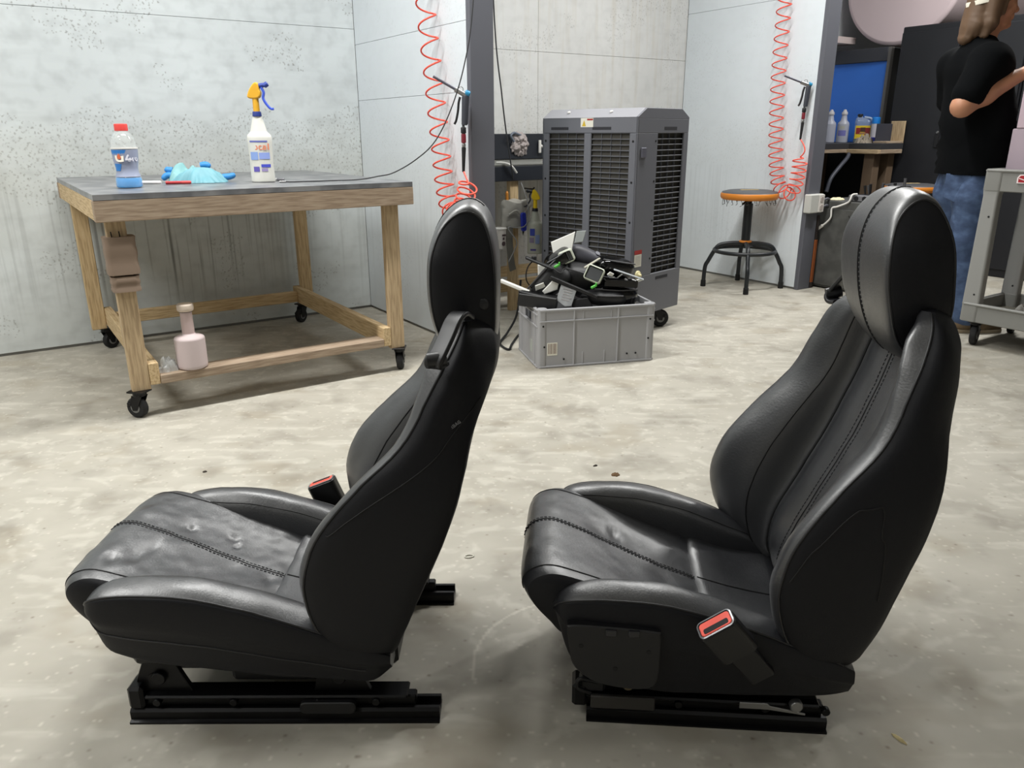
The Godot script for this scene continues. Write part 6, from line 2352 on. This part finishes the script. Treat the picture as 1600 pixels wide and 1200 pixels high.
	# small wooden tray standing on the bench's end
	t = thing("wooden_tray", "open wooden tray box standing at the bench's right end beside the spray can", "box", room(6.19, top, -3.705), 0.42)
	b = Buf.new()
	box(b, Vector3(0.0, 0.075, -0.055), Vector3(0.17, 0.15, 0.012), 0.002)
	part("back_board", b, mat("tray_dark", Color(0.19, 0.20, 0.24), 0.6), t)
	for q in [[Vector3(0.09, 0.085, 0), Vector3(0.016, 0.17, 0.13)], [Vector3(0.0, 0.008, 0), Vector3(0.18, 0.016, 0.13)]]:
		b = Buf.new()
		box(b, q[0], q[1], 0.002)
		part("side_board", b, M.wood_y if q[1].y > 0.1 else M.wood_x, t)
	# grey metal cabinet under the bench, and what lies on it
	t = thing("steel_box", "low grey steel cabinet beside the second post, a power strip on top", "cabinet", room(4.86, 0, -3.10), PSI)
	b = Buf.new()
	box(b, Vector3(0.25, 0.31, 0), Vector3(0.5, 0.60, 0.52), 0.006)
	var sm := mat("steel_dull", Color(0.36, 0.36, 0.35), 0.5, 0.25)
	sm.albedo_texture = ramp(grain(0.012, 4, 71, false), [Color(0.84, 0.84, 0.84), Color(1, 1, 1)], [0.3, 0.75])
	sm.uv1_triplanar = true
	part("body", b, sm, t)
	b = Buf.new()
	box(b, Vector3(-0.004, 0.29, 0), Vector3(0.012, 0.53, 0.49), 0.003)
	part("door", b, sm, t)
	b = Buf.new()
	bar(b, Vector3(-0.006, 0.52, -0.01), Vector3(-0.006, 0.28, 0.15), 0.008, 0.010, 0.002, Vector3.RIGHT)
	part("door_stay", b, M.black_metal, t)
	t = thing("power_strip", "grey power strip with dark sockets lying on the low steel cabinet", "power strip", room(4.905, 0.611, -3.0), PSI)
	b = Buf.new()
	box(b, Vector3(0, 0.022, 0), Vector3(0.05, 0.042, 0.30), 0.006)
	part("body", b, mat("strip_grey", Color(0.42, 0.42, 0.43), 0.5), t)
	for i in 4:
		b = Buf.new()
		disc(b, Vector3(-0.0255, 0.022, -0.09 + i * 0.06), Vector3(1, 0, 0), 0.017, 0.004, 18)
		part("socket", b, M.black_plastic, t)
	t = thing("white_cable", "white cable with a plug hanging over the low steel cabinet's front", "cable")
	var l := []
	for q in [[4.90, 0.66, -3.10], [4.86, 0.655, -3.11], [4.845, 0.61, -3.12], [4.835, 0.575, -3.19], [4.832, 0.56, -3.23], [4.830, 0.50, -3.23], [4.828, 0.46, -3.26], [4.828, 0.44, -3.285]]:
		l.append(room(q[0], q[1], q[2]))
	b = Buf.new()
	tube(b, curve(l, 60), 0.006, 8)
	part("cord", b, M.white_plastic, t)
	b = Buf.new()
	tube(b, PackedVector3Array([l[7], l[7] + (l[7] - l[6]).normalized() * 0.045]), [0.011, 0.009], 10)
	part("plug", b, M.white_plastic, t)
	t = thing("hand_tools", "dark rack of hand tools standing behind the power strip on the steel cabinet", "tool rack", room(5.06, 0.611, -3.02), PSI)
	b = Buf.new()
	box(b, Vector3(0, 0.018, 0), Vector3(0.12, 0.034, 0.34), 0.005)
	part("rack", b, M.black_plastic, t)
	var r := RandomNumberGenerator.new()
	r.seed = 12
	for i in 8:
		b = Buf.new()
		var o := Vector3(r.randf_range(-0.04, 0.04), 0.034, -0.14 + i * 0.04)
		tube(b, PackedVector3Array([o, o + Vector3(r.randf_range(-0.01, 0.01), r.randf_range(0.06, 0.13), r.randf_range(-0.02, 0.02))]), [0.006, 0.010], 8)
		part("tool_handle", b, [M.black_plastic, M.grey_metal][i % 2], t)
	b = Buf.new()
	crumpled(b, 0.11, 0.09, 0.016, 3.3, 18)
	single("torn_paper", b, mat("paper_cream", Color(0.84, 0.80, 0.66), 0.8), "scrap of cream paper on the steel cabinet beside the white socket box", "paper", room(4.94, 0.611, -3.27), PSI)
	t = thing("hanging_hose", "grey flexible hose hanging in the dark below the corner bench", "hose")
	l = []
	for q in [[5.98, 0.915, -3.90], [5.90, 0.86, -3.86], [5.78, 0.79, -3.84], [5.68, 0.70, -3.84], [5.64, 0.60, -3.84]]:
		l.append(room(q[0], q[1], q[2]))
	b = Buf.new()
	tube(b, curve(l, 40), 0.016, 10)
	part("hose", b, mat("hose_grey", Color(0.26, 0.27, 0.31), 0.5), t)
	# socket box on the post, with its leads
	t = thing("socket_box", "white electrical socket box on the second post, two grey leads plugged in", "socket box", room(4.725, 0.535, -3.318), PSI)
	b = Buf.new()
	box(b, Vector3(-0.01, 0.06, 0.022), Vector3(0.145, 0.125, 0.055), 0.006)
	part("box", b, mat("socket_white", Color(0.74, 0.74, 0.72), 0.5), t)
	b = Buf.new()
	box(b, Vector3(0.035, 0.06, 0.051), Vector3(0.055, 0.115, 0.006), 0.002)
	var fp := part("face_plate", b, mat("plate_white", Color(0.82, 0.80, 0.78), 0.4), t)
	for y in [0.034, 0.086]:
		b = Buf.new()
		prism(b, rounded(0.032, 0.036, 0.012), 0.053, 0.0565, 0.001, Transform3D(Basis.IDENTITY, Vector3(0.035, y, 0)))
		part("outlet", b, mat("outlet_grey", Color(0.66, 0.62, 0.60), 0.4), fp)
	b = Buf.new()
	for y in [0.03, 0.075]:
		tube(b, curve([Vector3(0.064, y, 0.035), Vector3(0.11, y + 0.012, 0.04), Vector3(0.15, y + 0.002, 0.03), Vector3(0.165, y - 0.012, 0.0)], 16), 0.009, 8)
	part("lead", b, mat("lead_grey", Color(0.30, 0.30, 0.33), 0.5), t)
	# the orange lath leaning behind the post
	t = thing("orange_lath", "worn orange wooden lath standing in the gap behind the second post", "lath", room(4.809, 0, -3.315), PSI)
	b = Buf.new()
	box(b, Vector3(0, 0.19, 0), Vector3(0.03, 0.30, 0.022), 0.003)
	part("lath", b, mat("lath_orange", Color(0.56, 0.30, 0.13), 0.7), t)
	b = Buf.new()
	box(b, Vector3(0, 0.37, 0), Vector3(0.028, 0.055, 0.02), 0.003)
	box(b, Vector3(0, 0.455, 0), Vector3(0.026, 0.11, 0.02), 0.003)
	box(b, Vector3(0, 0.02, 0), Vector3(0.03, 0.04, 0.022), 0.003)
	part("dark_end", b, mat("lath_dark", Color(0.17, 0.14, 0.13), 0.7), t)
	# dim grey bag beside the person
	b = Buf.new()
	crumpled(b, 0.26, 0.24, 0.68, 2.2, 30)
	single("dark_sack", b, mat("sack_grey", Color(0.17, 0.165, 0.18), 0.9), "slumped dark grey sack between the hidden stool and the standing person", "sack", room(5.55, 0.0, -2.93), PSI)


func rings_blade(b: Buf) -> void:
	var rings := []
	for q in [[0.235, 0.016, 0.006], [0.26, 0.022, 0.007], [0.31, 0.021, 0.006], [0.335, 0.012, 0.005], [0.345, 0.004, 0.003]]:
		var ring := PackedVector3Array()
		for p in rounded(q[1] * 2.0, q[2] * 2.0, q[2] * 0.9):
			ring.append(Vector3(0.018 + p.x, q[0], -0.022 + p.y))
		rings.append(ring)
	loft(b, rings)


# ---------------------------------------------------------------- the plastic cart
func build_cart() -> void:
	# local x away from the front, z along the long front
	var t := thing("utility_cart", "grey plastic two-shelf utility cart on casters in front of the standing person", "cart", room(4.12, 0, -1.93), PSI)
	var g := mat("cart_grey", Color(0.50, 0.50, 0.485), 0.55)
	var W := 0.46
	var L := 0.98
	for k in 2:
		var y0: float = [0.128, 0.782][k]
		var y1: float = [0.226, 0.888][k]
		var b := Buf.new()
		box(b, Vector3(W / 2, (y0 + y1) / 2, 0.008), Vector3(W - 0.004, y1 - y0, 0.016), 0.004)
		box(b, Vector3(W / 2, (y0 + y1) / 2, L - 0.008), Vector3(W - 0.004, y1 - y0, 0.016), 0.004)
		box(b, Vector3(0.008, (y0 + y1) / 2, L / 2), Vector3(0.016, y1 - y0, L - 0.004), 0.004)
		box(b, Vector3(W - 0.008, (y0 + y1) / 2, L / 2), Vector3(0.016, y1 - y0, L - 0.004), 0.004)
		box(b, Vector3(0.004, y1 - 0.008, L / 2), Vector3(0.026, 0.016, L), 0.006)
		box(b, Vector3(W / 2, y1 - 0.008, 0.004), Vector3(W, 0.016, 0.026), 0.006)
		part("tray_rim", b, g, t)
		b = Buf.new()
		box(b, Vector3(W / 2, y0 + 0.022, L / 2), Vector3(W - 0.03, 0.016, L - 0.03), 0.003)
		part("tray_floor", b, mat("cart_floor", Color(0.47, 0.46, 0.42), 0.6), t)
		# corner blocks standing a little proud
		for x in [0.026, W - 0.026]:
			for z in [0.036, L - 0.036]:
				b = Buf.new()
				var rings := []
				for y in [y0 + 0.001, y0 + 0.006, y1 - 0.005, y1]:
					var ring := PackedVector3Array()
					var e := 0.003 if y > y0 + 0.003 and y < y1 - 0.002 else 0.0
					for p in rounded(0.058 + e * 2.0, 0.08 + e * 2.0, 0.018):
						ring.append(Vector3(x + p.x, y, z + p.y))
					rings.append(ring)
				loft(b, rings)
				part("corner_block", b, g, t)
	for x in [0.026, W - 0.026]:
		for z in [0.034, L - 0.034]:
			var b := Buf.new()
			var rings := []
			for q in [[0.215, 0.056, 0.084], [0.5, 0.055, 0.078], [0.76, 0.054, 0.072], [0.785, 0.058, 0.078]]:
				var ring := PackedVector3Array()
				for p in rounded(q[1], q[2], 0.012):
					ring.append(Vector3(x + p.x, q[0], z + p.y))
				rings.append(ring)
			loft(b, rings)
			var leg := part("leg", b, mat("cart_leg", Color(0.56, 0.56, 0.55), 0.55), t)
			b = Buf.new()
			for y in [0.27, 0.66]:
				disc(b, Vector3(x - 0.028, y, z + 0.012), Vector3(1, 0, 0), 0.005, 0.003, 10)
			part("peg_hole", b, M.seam, leg, "", "stuff")
			caster(t, Vector3(x + 0.02, 0.126, z + (0.025 if z < 0.5 else -0.025)), 0.055, 0.25, 0.03)
	# red mark with a white border on the front
	var b := Buf.new()
	var o := [Vector2(-0.045, -0.020), Vector2(0.052, -0.020), Vector2(0.056, 0.006), Vector2(0.045, 0.024), Vector2(0.014, 0.022), Vector2(0.002, 0.012), Vector2(-0.012, 0.022), Vector2(-0.036, 0.020), Vector2(-0.046, 0.006)]
	var at := Transform3D(Basis(Vector3.BACK, Vector3.UP, Vector3.LEFT), Vector3(-0.001, 0.846, 0.19))
	prism(b, PackedVector2Array(o), -0.009, 0.006, 0.0, at)
	var lg := part("emblem", b, mat("emblem_white", Color(0.9, 0.85, 0.85), 0.5), t, "red emblem with a white border")
	b = Buf.new()
	var inner := PackedVector2Array()
	for p: Vector2 in o:
		inner.append(p * Vector2(0.86, 0.76))
	prism(b, inner, 0.0055, 0.0068, 0.0, at)
	part("emblem_red", b, mat("emblem_crimson", Color(0.62, 0.06, 0.12), 0.45), lg)
	b = Buf.new()
	for q in [[-0.02, 0.004, 0.3], [0.018, 0.006, -0.3]]:
		box(b, at * Vector3(q[0], q[1] - 0.006, 0.0068), Vector3(0.0012, 0.004, 0.036), 0.0, Basis(Vector3.RIGHT, q[2]))
	part("emblem_line", b, mat("emblem_white"), lg)
	# what stands on it
	for k in 2:
		t = thing("white_carton", ["pinkish white carton standing on the cart's top shelf beside the person's chest", "lower pinkish grey carton under the other one on the cart's top shelf"][k], "box", room(4.36, [1.075, 0.821][k], -1.74), PSI + [0.06, 0.0][k], "cartons on the cart's top shelf")
		b = Buf.new()
		box(b, Vector3(0, [0.11, 0.127][k], 0), [Vector3(0.25, 0.22, 0.30), Vector3(0.26, 0.252, 0.32)][k], 0.004)
		part("carton", b, mat(["carton_pink", "carton_lilac"][k], [Color(0.74, 0.66, 0.70), Color(0.66, 0.60, 0.64)][k], 0.8), t)
		b = Buf.new()
		box(b, Vector3(0, [0.2205, 0.2535][k], 0), [Vector3(0.25, 0.001, 0.05), Vector3(0.26, 0.001, 0.05)][k])
		part("tape", b, mat("tape_tan", Color(0.62, 0.54, 0.42), 0.4), t)
	t = thing("striped_carton", "white carton with a pale orange band on the cart's bottom shelf", "box", room(4.43, 0.158, -1.60), PSI)
	b = Buf.new()
	box(b, Vector3(0, 0.15, 0), Vector3(0.22, 0.30, 0.26), 0.004)
	part("carton", b, mat("carton_white", Color(0.74, 0.73, 0.72), 0.8), t)
	b = Buf.new()
	box(b, Vector3(0, 0.175, 0), Vector3(0.223, 0.10, 0.263), 0.004)
	part("orange_band", b, mat("band_orange", Color(0.74, 0.56, 0.48), 0.7), t)
	b = Buf.new()
	crumpled(b, 0.15, 0.2, 0.085, 6.6, 26)
	single("grey_bundle", b, mat("bundle_grey", Color(0.52, 0.51, 0.49), 0.8), "rounded grey bundle lying on the cart's bottom shelf before the striped carton", "bundle", room(4.235, 0.158, -1.66), PSI)
	b = Buf.new()
	crumpled(b, 0.30, 0.24, 0.10, 7.9, 26)
	single("black_bag", b, mat("bag_black", Color(0.05, 0.055, 0.06), 0.25), "shiny black plastic bag on the floor behind the cart's leg", "plastic bag", room(4.95, 0.0, -1.92), PSI)


# ---------------------------------------------------------------- the person
func build_person() -> void:
	var t := thing("person", "person standing in a black t-shirt, blue jeans and white cap, forearm raised", "person", Vector3(2.465, 0, -4.26), 0.0)
	var hip := Vector3(0.0, 0.93, 0)
	var neck := Vector3(-0.075, 1.47, 0)
	var hd := Vector3(-0.035, 1.665, 0)
	var sh := [Vector3(-0.115, 1.395, 0.175), Vector3(-0.085, 1.405, -0.185)]
	var el := [Vector3(-0.228, 1.180, 0.215), Vector3(-0.02, 1.16, -0.245)]
	var wr := [Vector3(0.075, 1.340, 0.185), Vector3(0.20, 1.33, -0.11)]
	var zz := Vector3(0, 0, 1)
	var xx := Vector3(1, 0, 0)
	var b := Buf.new()
	# trunk, arms and legs under the clothes, one surface
	var bones := [[hip, Vector3(-0.02, 1.12, 0), 0.135, 0.118, zz, 0.80], [Vector3(-0.02, 1.12, 0), Vector3(-0.05, 1.33, 0), 0.118, 0.13, zz, 0.74], [Vector3(-0.07, 1.39, 0.12), Vector3(-0.07, 1.39, -0.12), 0.075, 0.075], [neck - Vector3(0, 0.06, 0), Vector3(-0.045, 1.58, 0), 0.062, 0.056]]
	for s in 2:
		bones.append([sh[s], el[s], 0.055, 0.047])
		bones.append([el[s], el[s].lerp(wr[s], 0.35), 0.047, 0.048])
		bones.append([el[s].lerp(wr[s], 0.35), wr[s], 0.048, 0.030])
		var zs := 0.095 * (1 - 2 * s)
		var kn := Vector3(0.0, 0.50, zs) if s == 0 else Vector3(0.05, 0.50, zs)
		var an := Vector3(0.055, 0.085, zs * 1.1) if s == 0 else Vector3(0.10, 0.085, zs * 1.3)
		bones.append([Vector3(0.0, 0.90, zs * 0.85), kn, 0.088, 0.058])
		bones.append([kn, kn.lerp(an, 0.3), 0.056, 0.056])
		bones.append([kn.lerp(an, 0.3), an, 0.056, 0.036])
	sdf_body(b, bones, 0.013, 0.035)
	# head
	var head := [[hd + Vector3(-0.022, 0.03, 0), hd + Vector3(0.012, 0.032, 0), 0.088, 0.084, zz, 1.12], [hd + Vector3(0.03, -0.03, 0), hd + Vector3(0.045, -0.082, 0), 0.058, 0.040, zz, 0.95], [hd + Vector3(0.06, 0.02, 0), hd + Vector3(0.06, -0.02, 0), 0.042, 0.040, zz, 0.75],
		[hd + Vector3(0.098, 0.012, 0), hd + Vector3(0.117, -0.022, 0), 0.008, 0.014], [hd + Vector3(0.098, -0.026, 0.009), hd + Vector3(0.098, -0.026, -0.009), 0.011, 0.011], [hd + Vector3(0.092, -0.050, 0.014), hd + Vector3(0.092, -0.050, -0.014), 0.0095, 0.0095], [hd + Vector3(0.091, -0.062, 0.012), hd + Vector3(0.091, -0.062, -0.012), 0.010, 0.010], [hd + Vector3(0.080, -0.092, 0.006), hd + Vector3(0.080, -0.092, -0.006), 0.018, 0.018],
		[hd + Vector3(0.088, 0.034, 0.030), hd + Vector3(0.088, 0.034, -0.030), 0.014, 0.014], [hd + Vector3(-0.01, -0.05, 0), Vector3(-0.045, 1.55, 0), 0.055, 0.056]]
	for s in [-1, 1]:
		head.append([hd + Vector3(-0.012, 0.018, s * 0.079), hd + Vector3(-0.006, -0.022, s * 0.077), 0.016, 0.010, zz, 1.7])
		head.append([hd + Vector3(-0.02, 0.02, s * 0.083), hd + Vector3(-0.012, -0.015, s * 0.080), 0.012, 0.008])
		head.append([hd + Vector3(0.064, -0.012, s * 0.038), hd + Vector3(0.05, -0.03, s * 0.042), 0.028, 0.024])
	sdf_body(b, head, 0.0055, 0.014)
	# hands: palm, four bent fingers, thumb; the near one holds a phone-sized thing in front of the chest
	for s in 2:
		var fw: Vector3 = (wr[s] - el[s]).normalized()
		var side := Vector3(0, 0, 1 - 2 * s)
		var nm := fw.cross(side).normalized() * (1.0 if s == 0 else -1.0)     # back of the hand
		if nm.y < 0.0:
			nm = -nm
		var across := nm.cross(fw).normalized()
		if across.dot(side) < 0.0:
			across = -across
		var hb := [[wr[s] - fw * 0.02, wr[s] + fw * 0.03, 0.027, 0.026, nm, 1.35], [wr[s] + fw * 0.03 + across * 0.02, wr[s] + fw * 0.085 + across * 0.026, 0.019, 0.015], [wr[s] + fw * 0.03, wr[s] + fw * 0.09, 0.020, 0.016], [wr[s] + fw * 0.03 - across * 0.018, wr[s] + fw * 0.085 - across * 0.024, 0.019, 0.015]]
		sdf_body(b, hb, 0.005, 0.018)
		for f in 4:
			var k0: Vector3 = wr[s] + fw * [0.086, 0.094, 0.093, 0.084][f] + across * [0.031, 0.0105, -0.010, -0.029][f]
			var ln: float = [0.032, 0.045, 0.048, 0.043][f]
			var d1 := (fw * 0.82 - nm * 0.5).normalized()
			var d2 := (fw * 0.25 - nm * 0.97).normalized()
			var d3 := (-fw * 0.35 - nm * 0.93).normalized()
			var k1 := k0 + d1 * ln
			var k2 := k1 + d2 * ln * 0.68
			sdf_body(b, [[k0 - fw * 0.02, k0, 0.0095, 0.0095], [k0, k1, 0.0095, 0.0085], [k1, k2, 0.0085, 0.0078], [k2, k2 + d3 * ln * 0.5, 0.0078, 0.0068]], 0.0034, 0.006)
		var th: Vector3 = wr[s] + fw * 0.03 - across * 0.024
		var td := (fw * 0.7 - across * 0.5 - nm * 0.45).normalized()
		sdf_body(b, [[wr[s] + fw * 0.012 - across * 0.012, th, 0.015, 0.0135], [th, th + td * 0.038, 0.0125, 0.0105], [th + td * 0.038, th + td * 0.038 + (fw - nm * 0.6).normalized() * 0.03, 0.0102, 0.008]], 0.0038, 0.008)
	var skin := mat("skin", Color(0.72, 0.51, 0.39), 0.55)
	skin.subsurf_scatter_enabled = true
	skin.subsurf_scatter_strength = 0.08
	part("body", b, skin, t)
	# t-shirt, loose, with sleeves to above the elbow
	b = Buf.new()
	bones = [[Vector3(0.0, 0.87, 0), Vector3(-0.02, 1.12, 0), 0.160, 0.150, zz, 0.76], [Vector3(-0.02, 1.12, 0), Vector3(-0.05, 1.34, 0), 0.150, 0.138, zz, 0.70], [Vector3(-0.075, 1.385, 0.13), Vector3(-0.075, 1.385, -0.13), 0.098, 0.098], [Vector3(-0.07, 1.44, 0), Vector3(-0.07, 1.47, 0), 0.088, 0.078]]
	for s in 2:
		bones.append([sh[s] + Vector3(0, -0.01, 0), sh[s].lerp(el[s], 0.74), 0.084, 0.078])
	sdf_body(b, bones, 0.013, 0.045)
	for i in b.v.size():
		var p := b.v[i]
		var w := noise.get_noise_3d(p.x * 5.0, p.y * 13.0 + p.x * 6.0, p.z * 5.0) * 0.020 * smoothstep(1.35, 1.0, p.y)
		b.v[i] = p + b.n[i] * w
		if p.y < 0.855:   # an even hem
			b.v[i].y = maxf(b.v[i].y, 0.845)
	var shirt := part("t_shirt", b, mat("shirt_black", Color(0.04, 0.045, 0.052), 0.95), t)
	shirt.material_override.metallic_specular = 0.2
	b = Buf.new()
	box(b, Vector3(0.128, 1.33, 0.115), Vector3(0.006, 0.02, 0.016), 0.002, Basis(Vector3.UP, -0.4))
	part("chest_mark", b, mat("mark_red", Color(0.70, 0.20, 0.22), 0.6), shirt, "small red mark on the chest")
	# jeans
	b = Buf.new()
	bones = [[Vector3(0.0, 0.90, 0), Vector3(0.0, 0.85, 0), 0.118, 0.13, zz, 0.80]]
	for s in 2:
		var zs := 0.095 * (1 - 2 * s)
		var kn := Vector3(-0.01, 0.50, zs) if s == 0 else Vector3(0.05, 0.50, zs)
		var an := Vector3(0.045, 0.10, zs * 1.1) if s == 0 else Vector3(0.09, 0.10, zs * 1.3)
		bones.append([Vector3(0.0, 0.86, zs * 0.9), Vector3(-0.01, 0.74, zs), 0.106, 0.108])
		bones.append([Vector3(-0.01, 0.74, zs), kn, 0.108, 0.088])
		bones.append([kn, an, 0.088, 0.078])
	sdf_body(b, bones, 0.013, 0.03)
	for i in b.v.size():
		var p := b.v[i]
		var w := noise.get_noise_3d(p.x * 8.0, p.y * 12.0 + 6.0, p.z * 8.0) * 0.006
		b.v[i] = p + b.n[i] * w
		b.v[i].y = maxf(b.v[i].y, 0.048)
	var denim := mat("denim", Color(0.30, 0.38, 0.51), 0.85)
	denim.albedo_texture = ramp(grain(0.015, 4, 81, false), [Color(0.68, 0.70, 0.74), Color(1, 1, 1)], [0.3, 0.75])
	denim.uv1_triplanar = true
	denim.uv1_scale = Vector3.ONE * 2.0
	var jn := part("jeans", b, denim, t)
	b = Buf.new()
	prism(b, PackedVector2Array([Vector2(-0.065, 0.06), Vector2(0.065, 0.06), Vector2(0.065, -0.06), Vector2(0.0, -0.085), Vector2(-0.065, -0.06)]), 0.0, 0.008, 0.002, Transform3D(Basis(Vector3.UP, -0.95), Vector3(-0.118, 0.79, 0.10)))
	part("back_pocket", b, denim, jn)
	# shoes
	for s in 2:
		var zs := 0.105 * (1 - 2 * s) * (1.0 if s == 0 else 1.2)
		var fx := 0.045 if s == 0 else 0.09
		b = Buf.new()
		sdf_body(b, [[Vector3(fx - 0.02, 0.055, zs), Vector3(fx + 0.10, 0.050, zs), 0.043, 0.040, zz, 1.0], [Vector3(fx + 0.10, 0.045, zs), Vector3(fx + 0.18, 0.038, zs), 0.044, 0.032, zz, 0.9], [Vector3(fx, 0.10, zs), Vector3(fx, 0.06, zs), 0.045, 0.048]], 0.008, 0.02)
		for i in b.v.size():
			b.v[i].y = maxf(b.v[i].y, 0.014)
		var shoe := part("shoe", b, mat("shoe_tan", Color(0.42, 0.35, 0.26), 0.7), t)
		b = Buf.new()
		prism(b, curve2([Vector2(-0.068, 0.0), Vector2(-0.05, 0.036), Vector2(0.03, 0.038), Vector2(0.11, 0.046), Vector2(0.19, 0.032), Vector2(0.212, 0.0), Vector2(0.19, -0.032), Vector2(0.11, -0.044), Vector2(0.03, -0.036), Vector2(-0.05, -0.034)], 40, true), 0.0, 0.02, 0.003, Transform3D(Basis(Vector3.RIGHT, Vector3.FORWARD, Vector3.UP), Vector3(fx, 0, zs)))
		part("sole", b, mat("sole_pale", Color(0.55, 0.50, 0.42), 0.8), shoe)
	# hair to the collar, in locks
	b = Buf.new()
	var hair := [[hd + Vector3(-0.03, 0.03, 0), hd + Vector3(-0.002, 0.04, 0), 0.097, 0.090, zz, 1.05], [hd + Vector3(-0.065, -0.01, 0), hd + Vector3(-0.085, -0.10, 0), 0.066, 0.058, zz, 0.85], [hd + Vector3(-0.085, -0.10, 0), hd + Vector3(-0.115, -0.155, 0), 0.055, 0.03, zz, 0.7]]
	for s in [-1, 1]:
		hair.append([hd + Vector3(-0.035, 0.03, s * 0.068), hd + Vector3(-0.04, -0.09, s * 0.072), 0.042, 0.034])
		hair.append([hd + Vector3(-0.04, -0.09, s * 0.072), hd + Vector3(-0.055, -0.145, s * 0.066), 0.034, 0.016])
		hair.append([hd + Vector3(0.012, 0.03, s * 0.080), hd + Vector3(0.004, -0.045, s * 0.085), 0.020, 0.012])
		for i in 5:
			var o: Vector3 = hd + Vector3(-0.04 - i * 0.016, -0.06, s * (0.078 - i * 0.012))
			hair.append([o, o + Vector3(-0.012 - 0.004 * i, -0.085 - 0.008 * (i % 2), -s * 0.006), 0.022, 0.007])
	sdf_body(b, hair, 0.0065, 0.012)
	for i in b.v.size():
		var p := b.v[i]
		b.v[i] = p + b.n[i] * noise.get_noise_3d(p.x * 30.0, p.y * 5.0, p.z * 30.0) * 0.007
	part("hair", b, mat("hair_brown", Color(0.36, 0.27, 0.19), 0.6), t)
	# cap, worn with its strap to the back
	b = Buf.new()
	var rings := []
	for i in 12:
		var a := PI / 2 * i / 11.0
		var ring := PackedVector3Array()
		for k in 32:
			var c := TAU * k / 32
			ring.append(hd + Vector3(-0.012 + cos(c) * 0.113 * cos(a), 0.035 + 0.10 * sin(a) + 0.025 * cos(c) * cos(a), sin(c) * 0.099 * cos(a)))
		rings.append(ring)
	grid(b, rings, true)
	var capm := mat("cap_white", Color(0.84, 0.82, 0.76), 0.8)
	var cp := part("cap", b, capm, t)
	b = Buf.new()
	rings = []
	for i in 9:
		var f := i / 8.0
		var row := PackedVector3Array()
		for k in 17:
			var c := lerpf(-1.15, 1.15, k / 16.0)
			var r := 0.112 + 0.072 * f * pow(cos(c * 0.9), 0.8)
			row.append(hd + Vector3(-0.012 + cos(c) * r, 0.060 + 0.012 * cos(c) - 0.016 * f - 0.010 * sin(c) * sin(c), sin(c) * (0.098 + 0.004 * f)))
		rings.append(row)
	grid(b, rings, false, Vector3.UP)
	var low := []
	for row: PackedVector3Array in rings:
		var r2 := PackedVector3Array()
		for p in row:
			r2.append(p - Vector3(0, 0.004, 0))
		low.append(r2)
	grid(b, low, false, Vector3.DOWN)
	part("brim", b, capm, cp)
	b = Buf.new()
	var l := []
	for k in 9:
		var c := lerpf(PI - 1.1, PI + 1.1, k / 8.0)
		l.append(hd + Vector3(-0.012 + cos(c) * 0.116, 0.026 + 0.025 * cos(c), sin(c) * 0.102))
	ribbon(b, curve(l, 24), Vector3.UP, 0.022, 0.004)
	part("cap_strap", b, capm, cp)
	# what the hand holds
	var ph := thing("black_phone", "black phone held up in the standing person's raised hand", "phone", wr[0] + Vector3(2.465, 0, -4.26) + (wr[0] - el[0]).normalized() * 0.115 + Vector3(0.0, -0.012, -0.012), 0.0)
	ph.rotation = Vector3(0.5, 0.4, 0.6)
	b = Buf.new()
	prism(b, rounded(0.072, 0.145, 0.010), -0.004, 0.004, 0.0015)
	part("case", b, M.black_plastic, ph)
	b = Buf.new()
	prism(b, rounded(0.066, 0.138, 0.008), 0.0038, 0.0046)
	part("screen", b, M.gloss_black, ph)


# ---------------------------------------------------------------- crumbs on the floor
func build_floor_bits() -> void:
	for q in [["dry_leaf", "small brown dry leaf on the floor in front of the farther seat's cushion", "leaf", Vector3(0.338, 0, -2.296), Color(0.36, 0.27, 0.17), 0.030, 0.026, 0.006], ["paper_scrap", "tiny cream paper scrap on the floor at the bottom right", "paper", Vector3(0.713, 0, -1.143), Color(0.82, 0.76, 0.58), 0.008, 0.03, 0.004], ["dark_crumb", "dark crumb on the floor just left of the brown leaf", "crumb", Vector3(0.279, 0, -2.367), Color(0.20, 0.18, 0.15), 0.016, 0.009, 0.004], ["dark_crumb", "dark crumb on the floor between the table and the nearer seat", "crumb", Vector3(-1.02, 0, -2.33), Color(0.22, 0.19, 0.16), 0.014, 0.010, 0.004], ["white_crumb", "white crumb at the foot of the back wall under the workbench", "crumb", room(1.70, 0, -4.40), Color(0.85, 0.84, 0.80), 0.024, 0.02, 0.014]]:
		var b := Buf.new()
		crumpled(b, q[5], q[6], q[7], q[3].x * 3.0 + 2.0, 10)
		single(q[0], b, mat("bit_%s" % (q[4] as Color).to_html(), q[4], 0.9), q[1], q[2], q[3], 0.5)
	var t := thing("clear_clip", "small clear plastic clip on the floor behind the nearer seat", "clip", Vector3(-0.115, 0.0, -1.789), 0.2)
	var b := Buf.new()
	ring_band(b, Vector3(0, 0.002, 0), Vector3.UP, 0.009, 0.0016, 20, 6)
	move(b, Transform3D(Basis.IDENTITY.scaled(Vector3(1.3, 1, 0.8)), Vector3.ZERO))
	part("loop", b, mat("clip_pale", Color(0.80, 0.79, 0.74), 0.3), t)
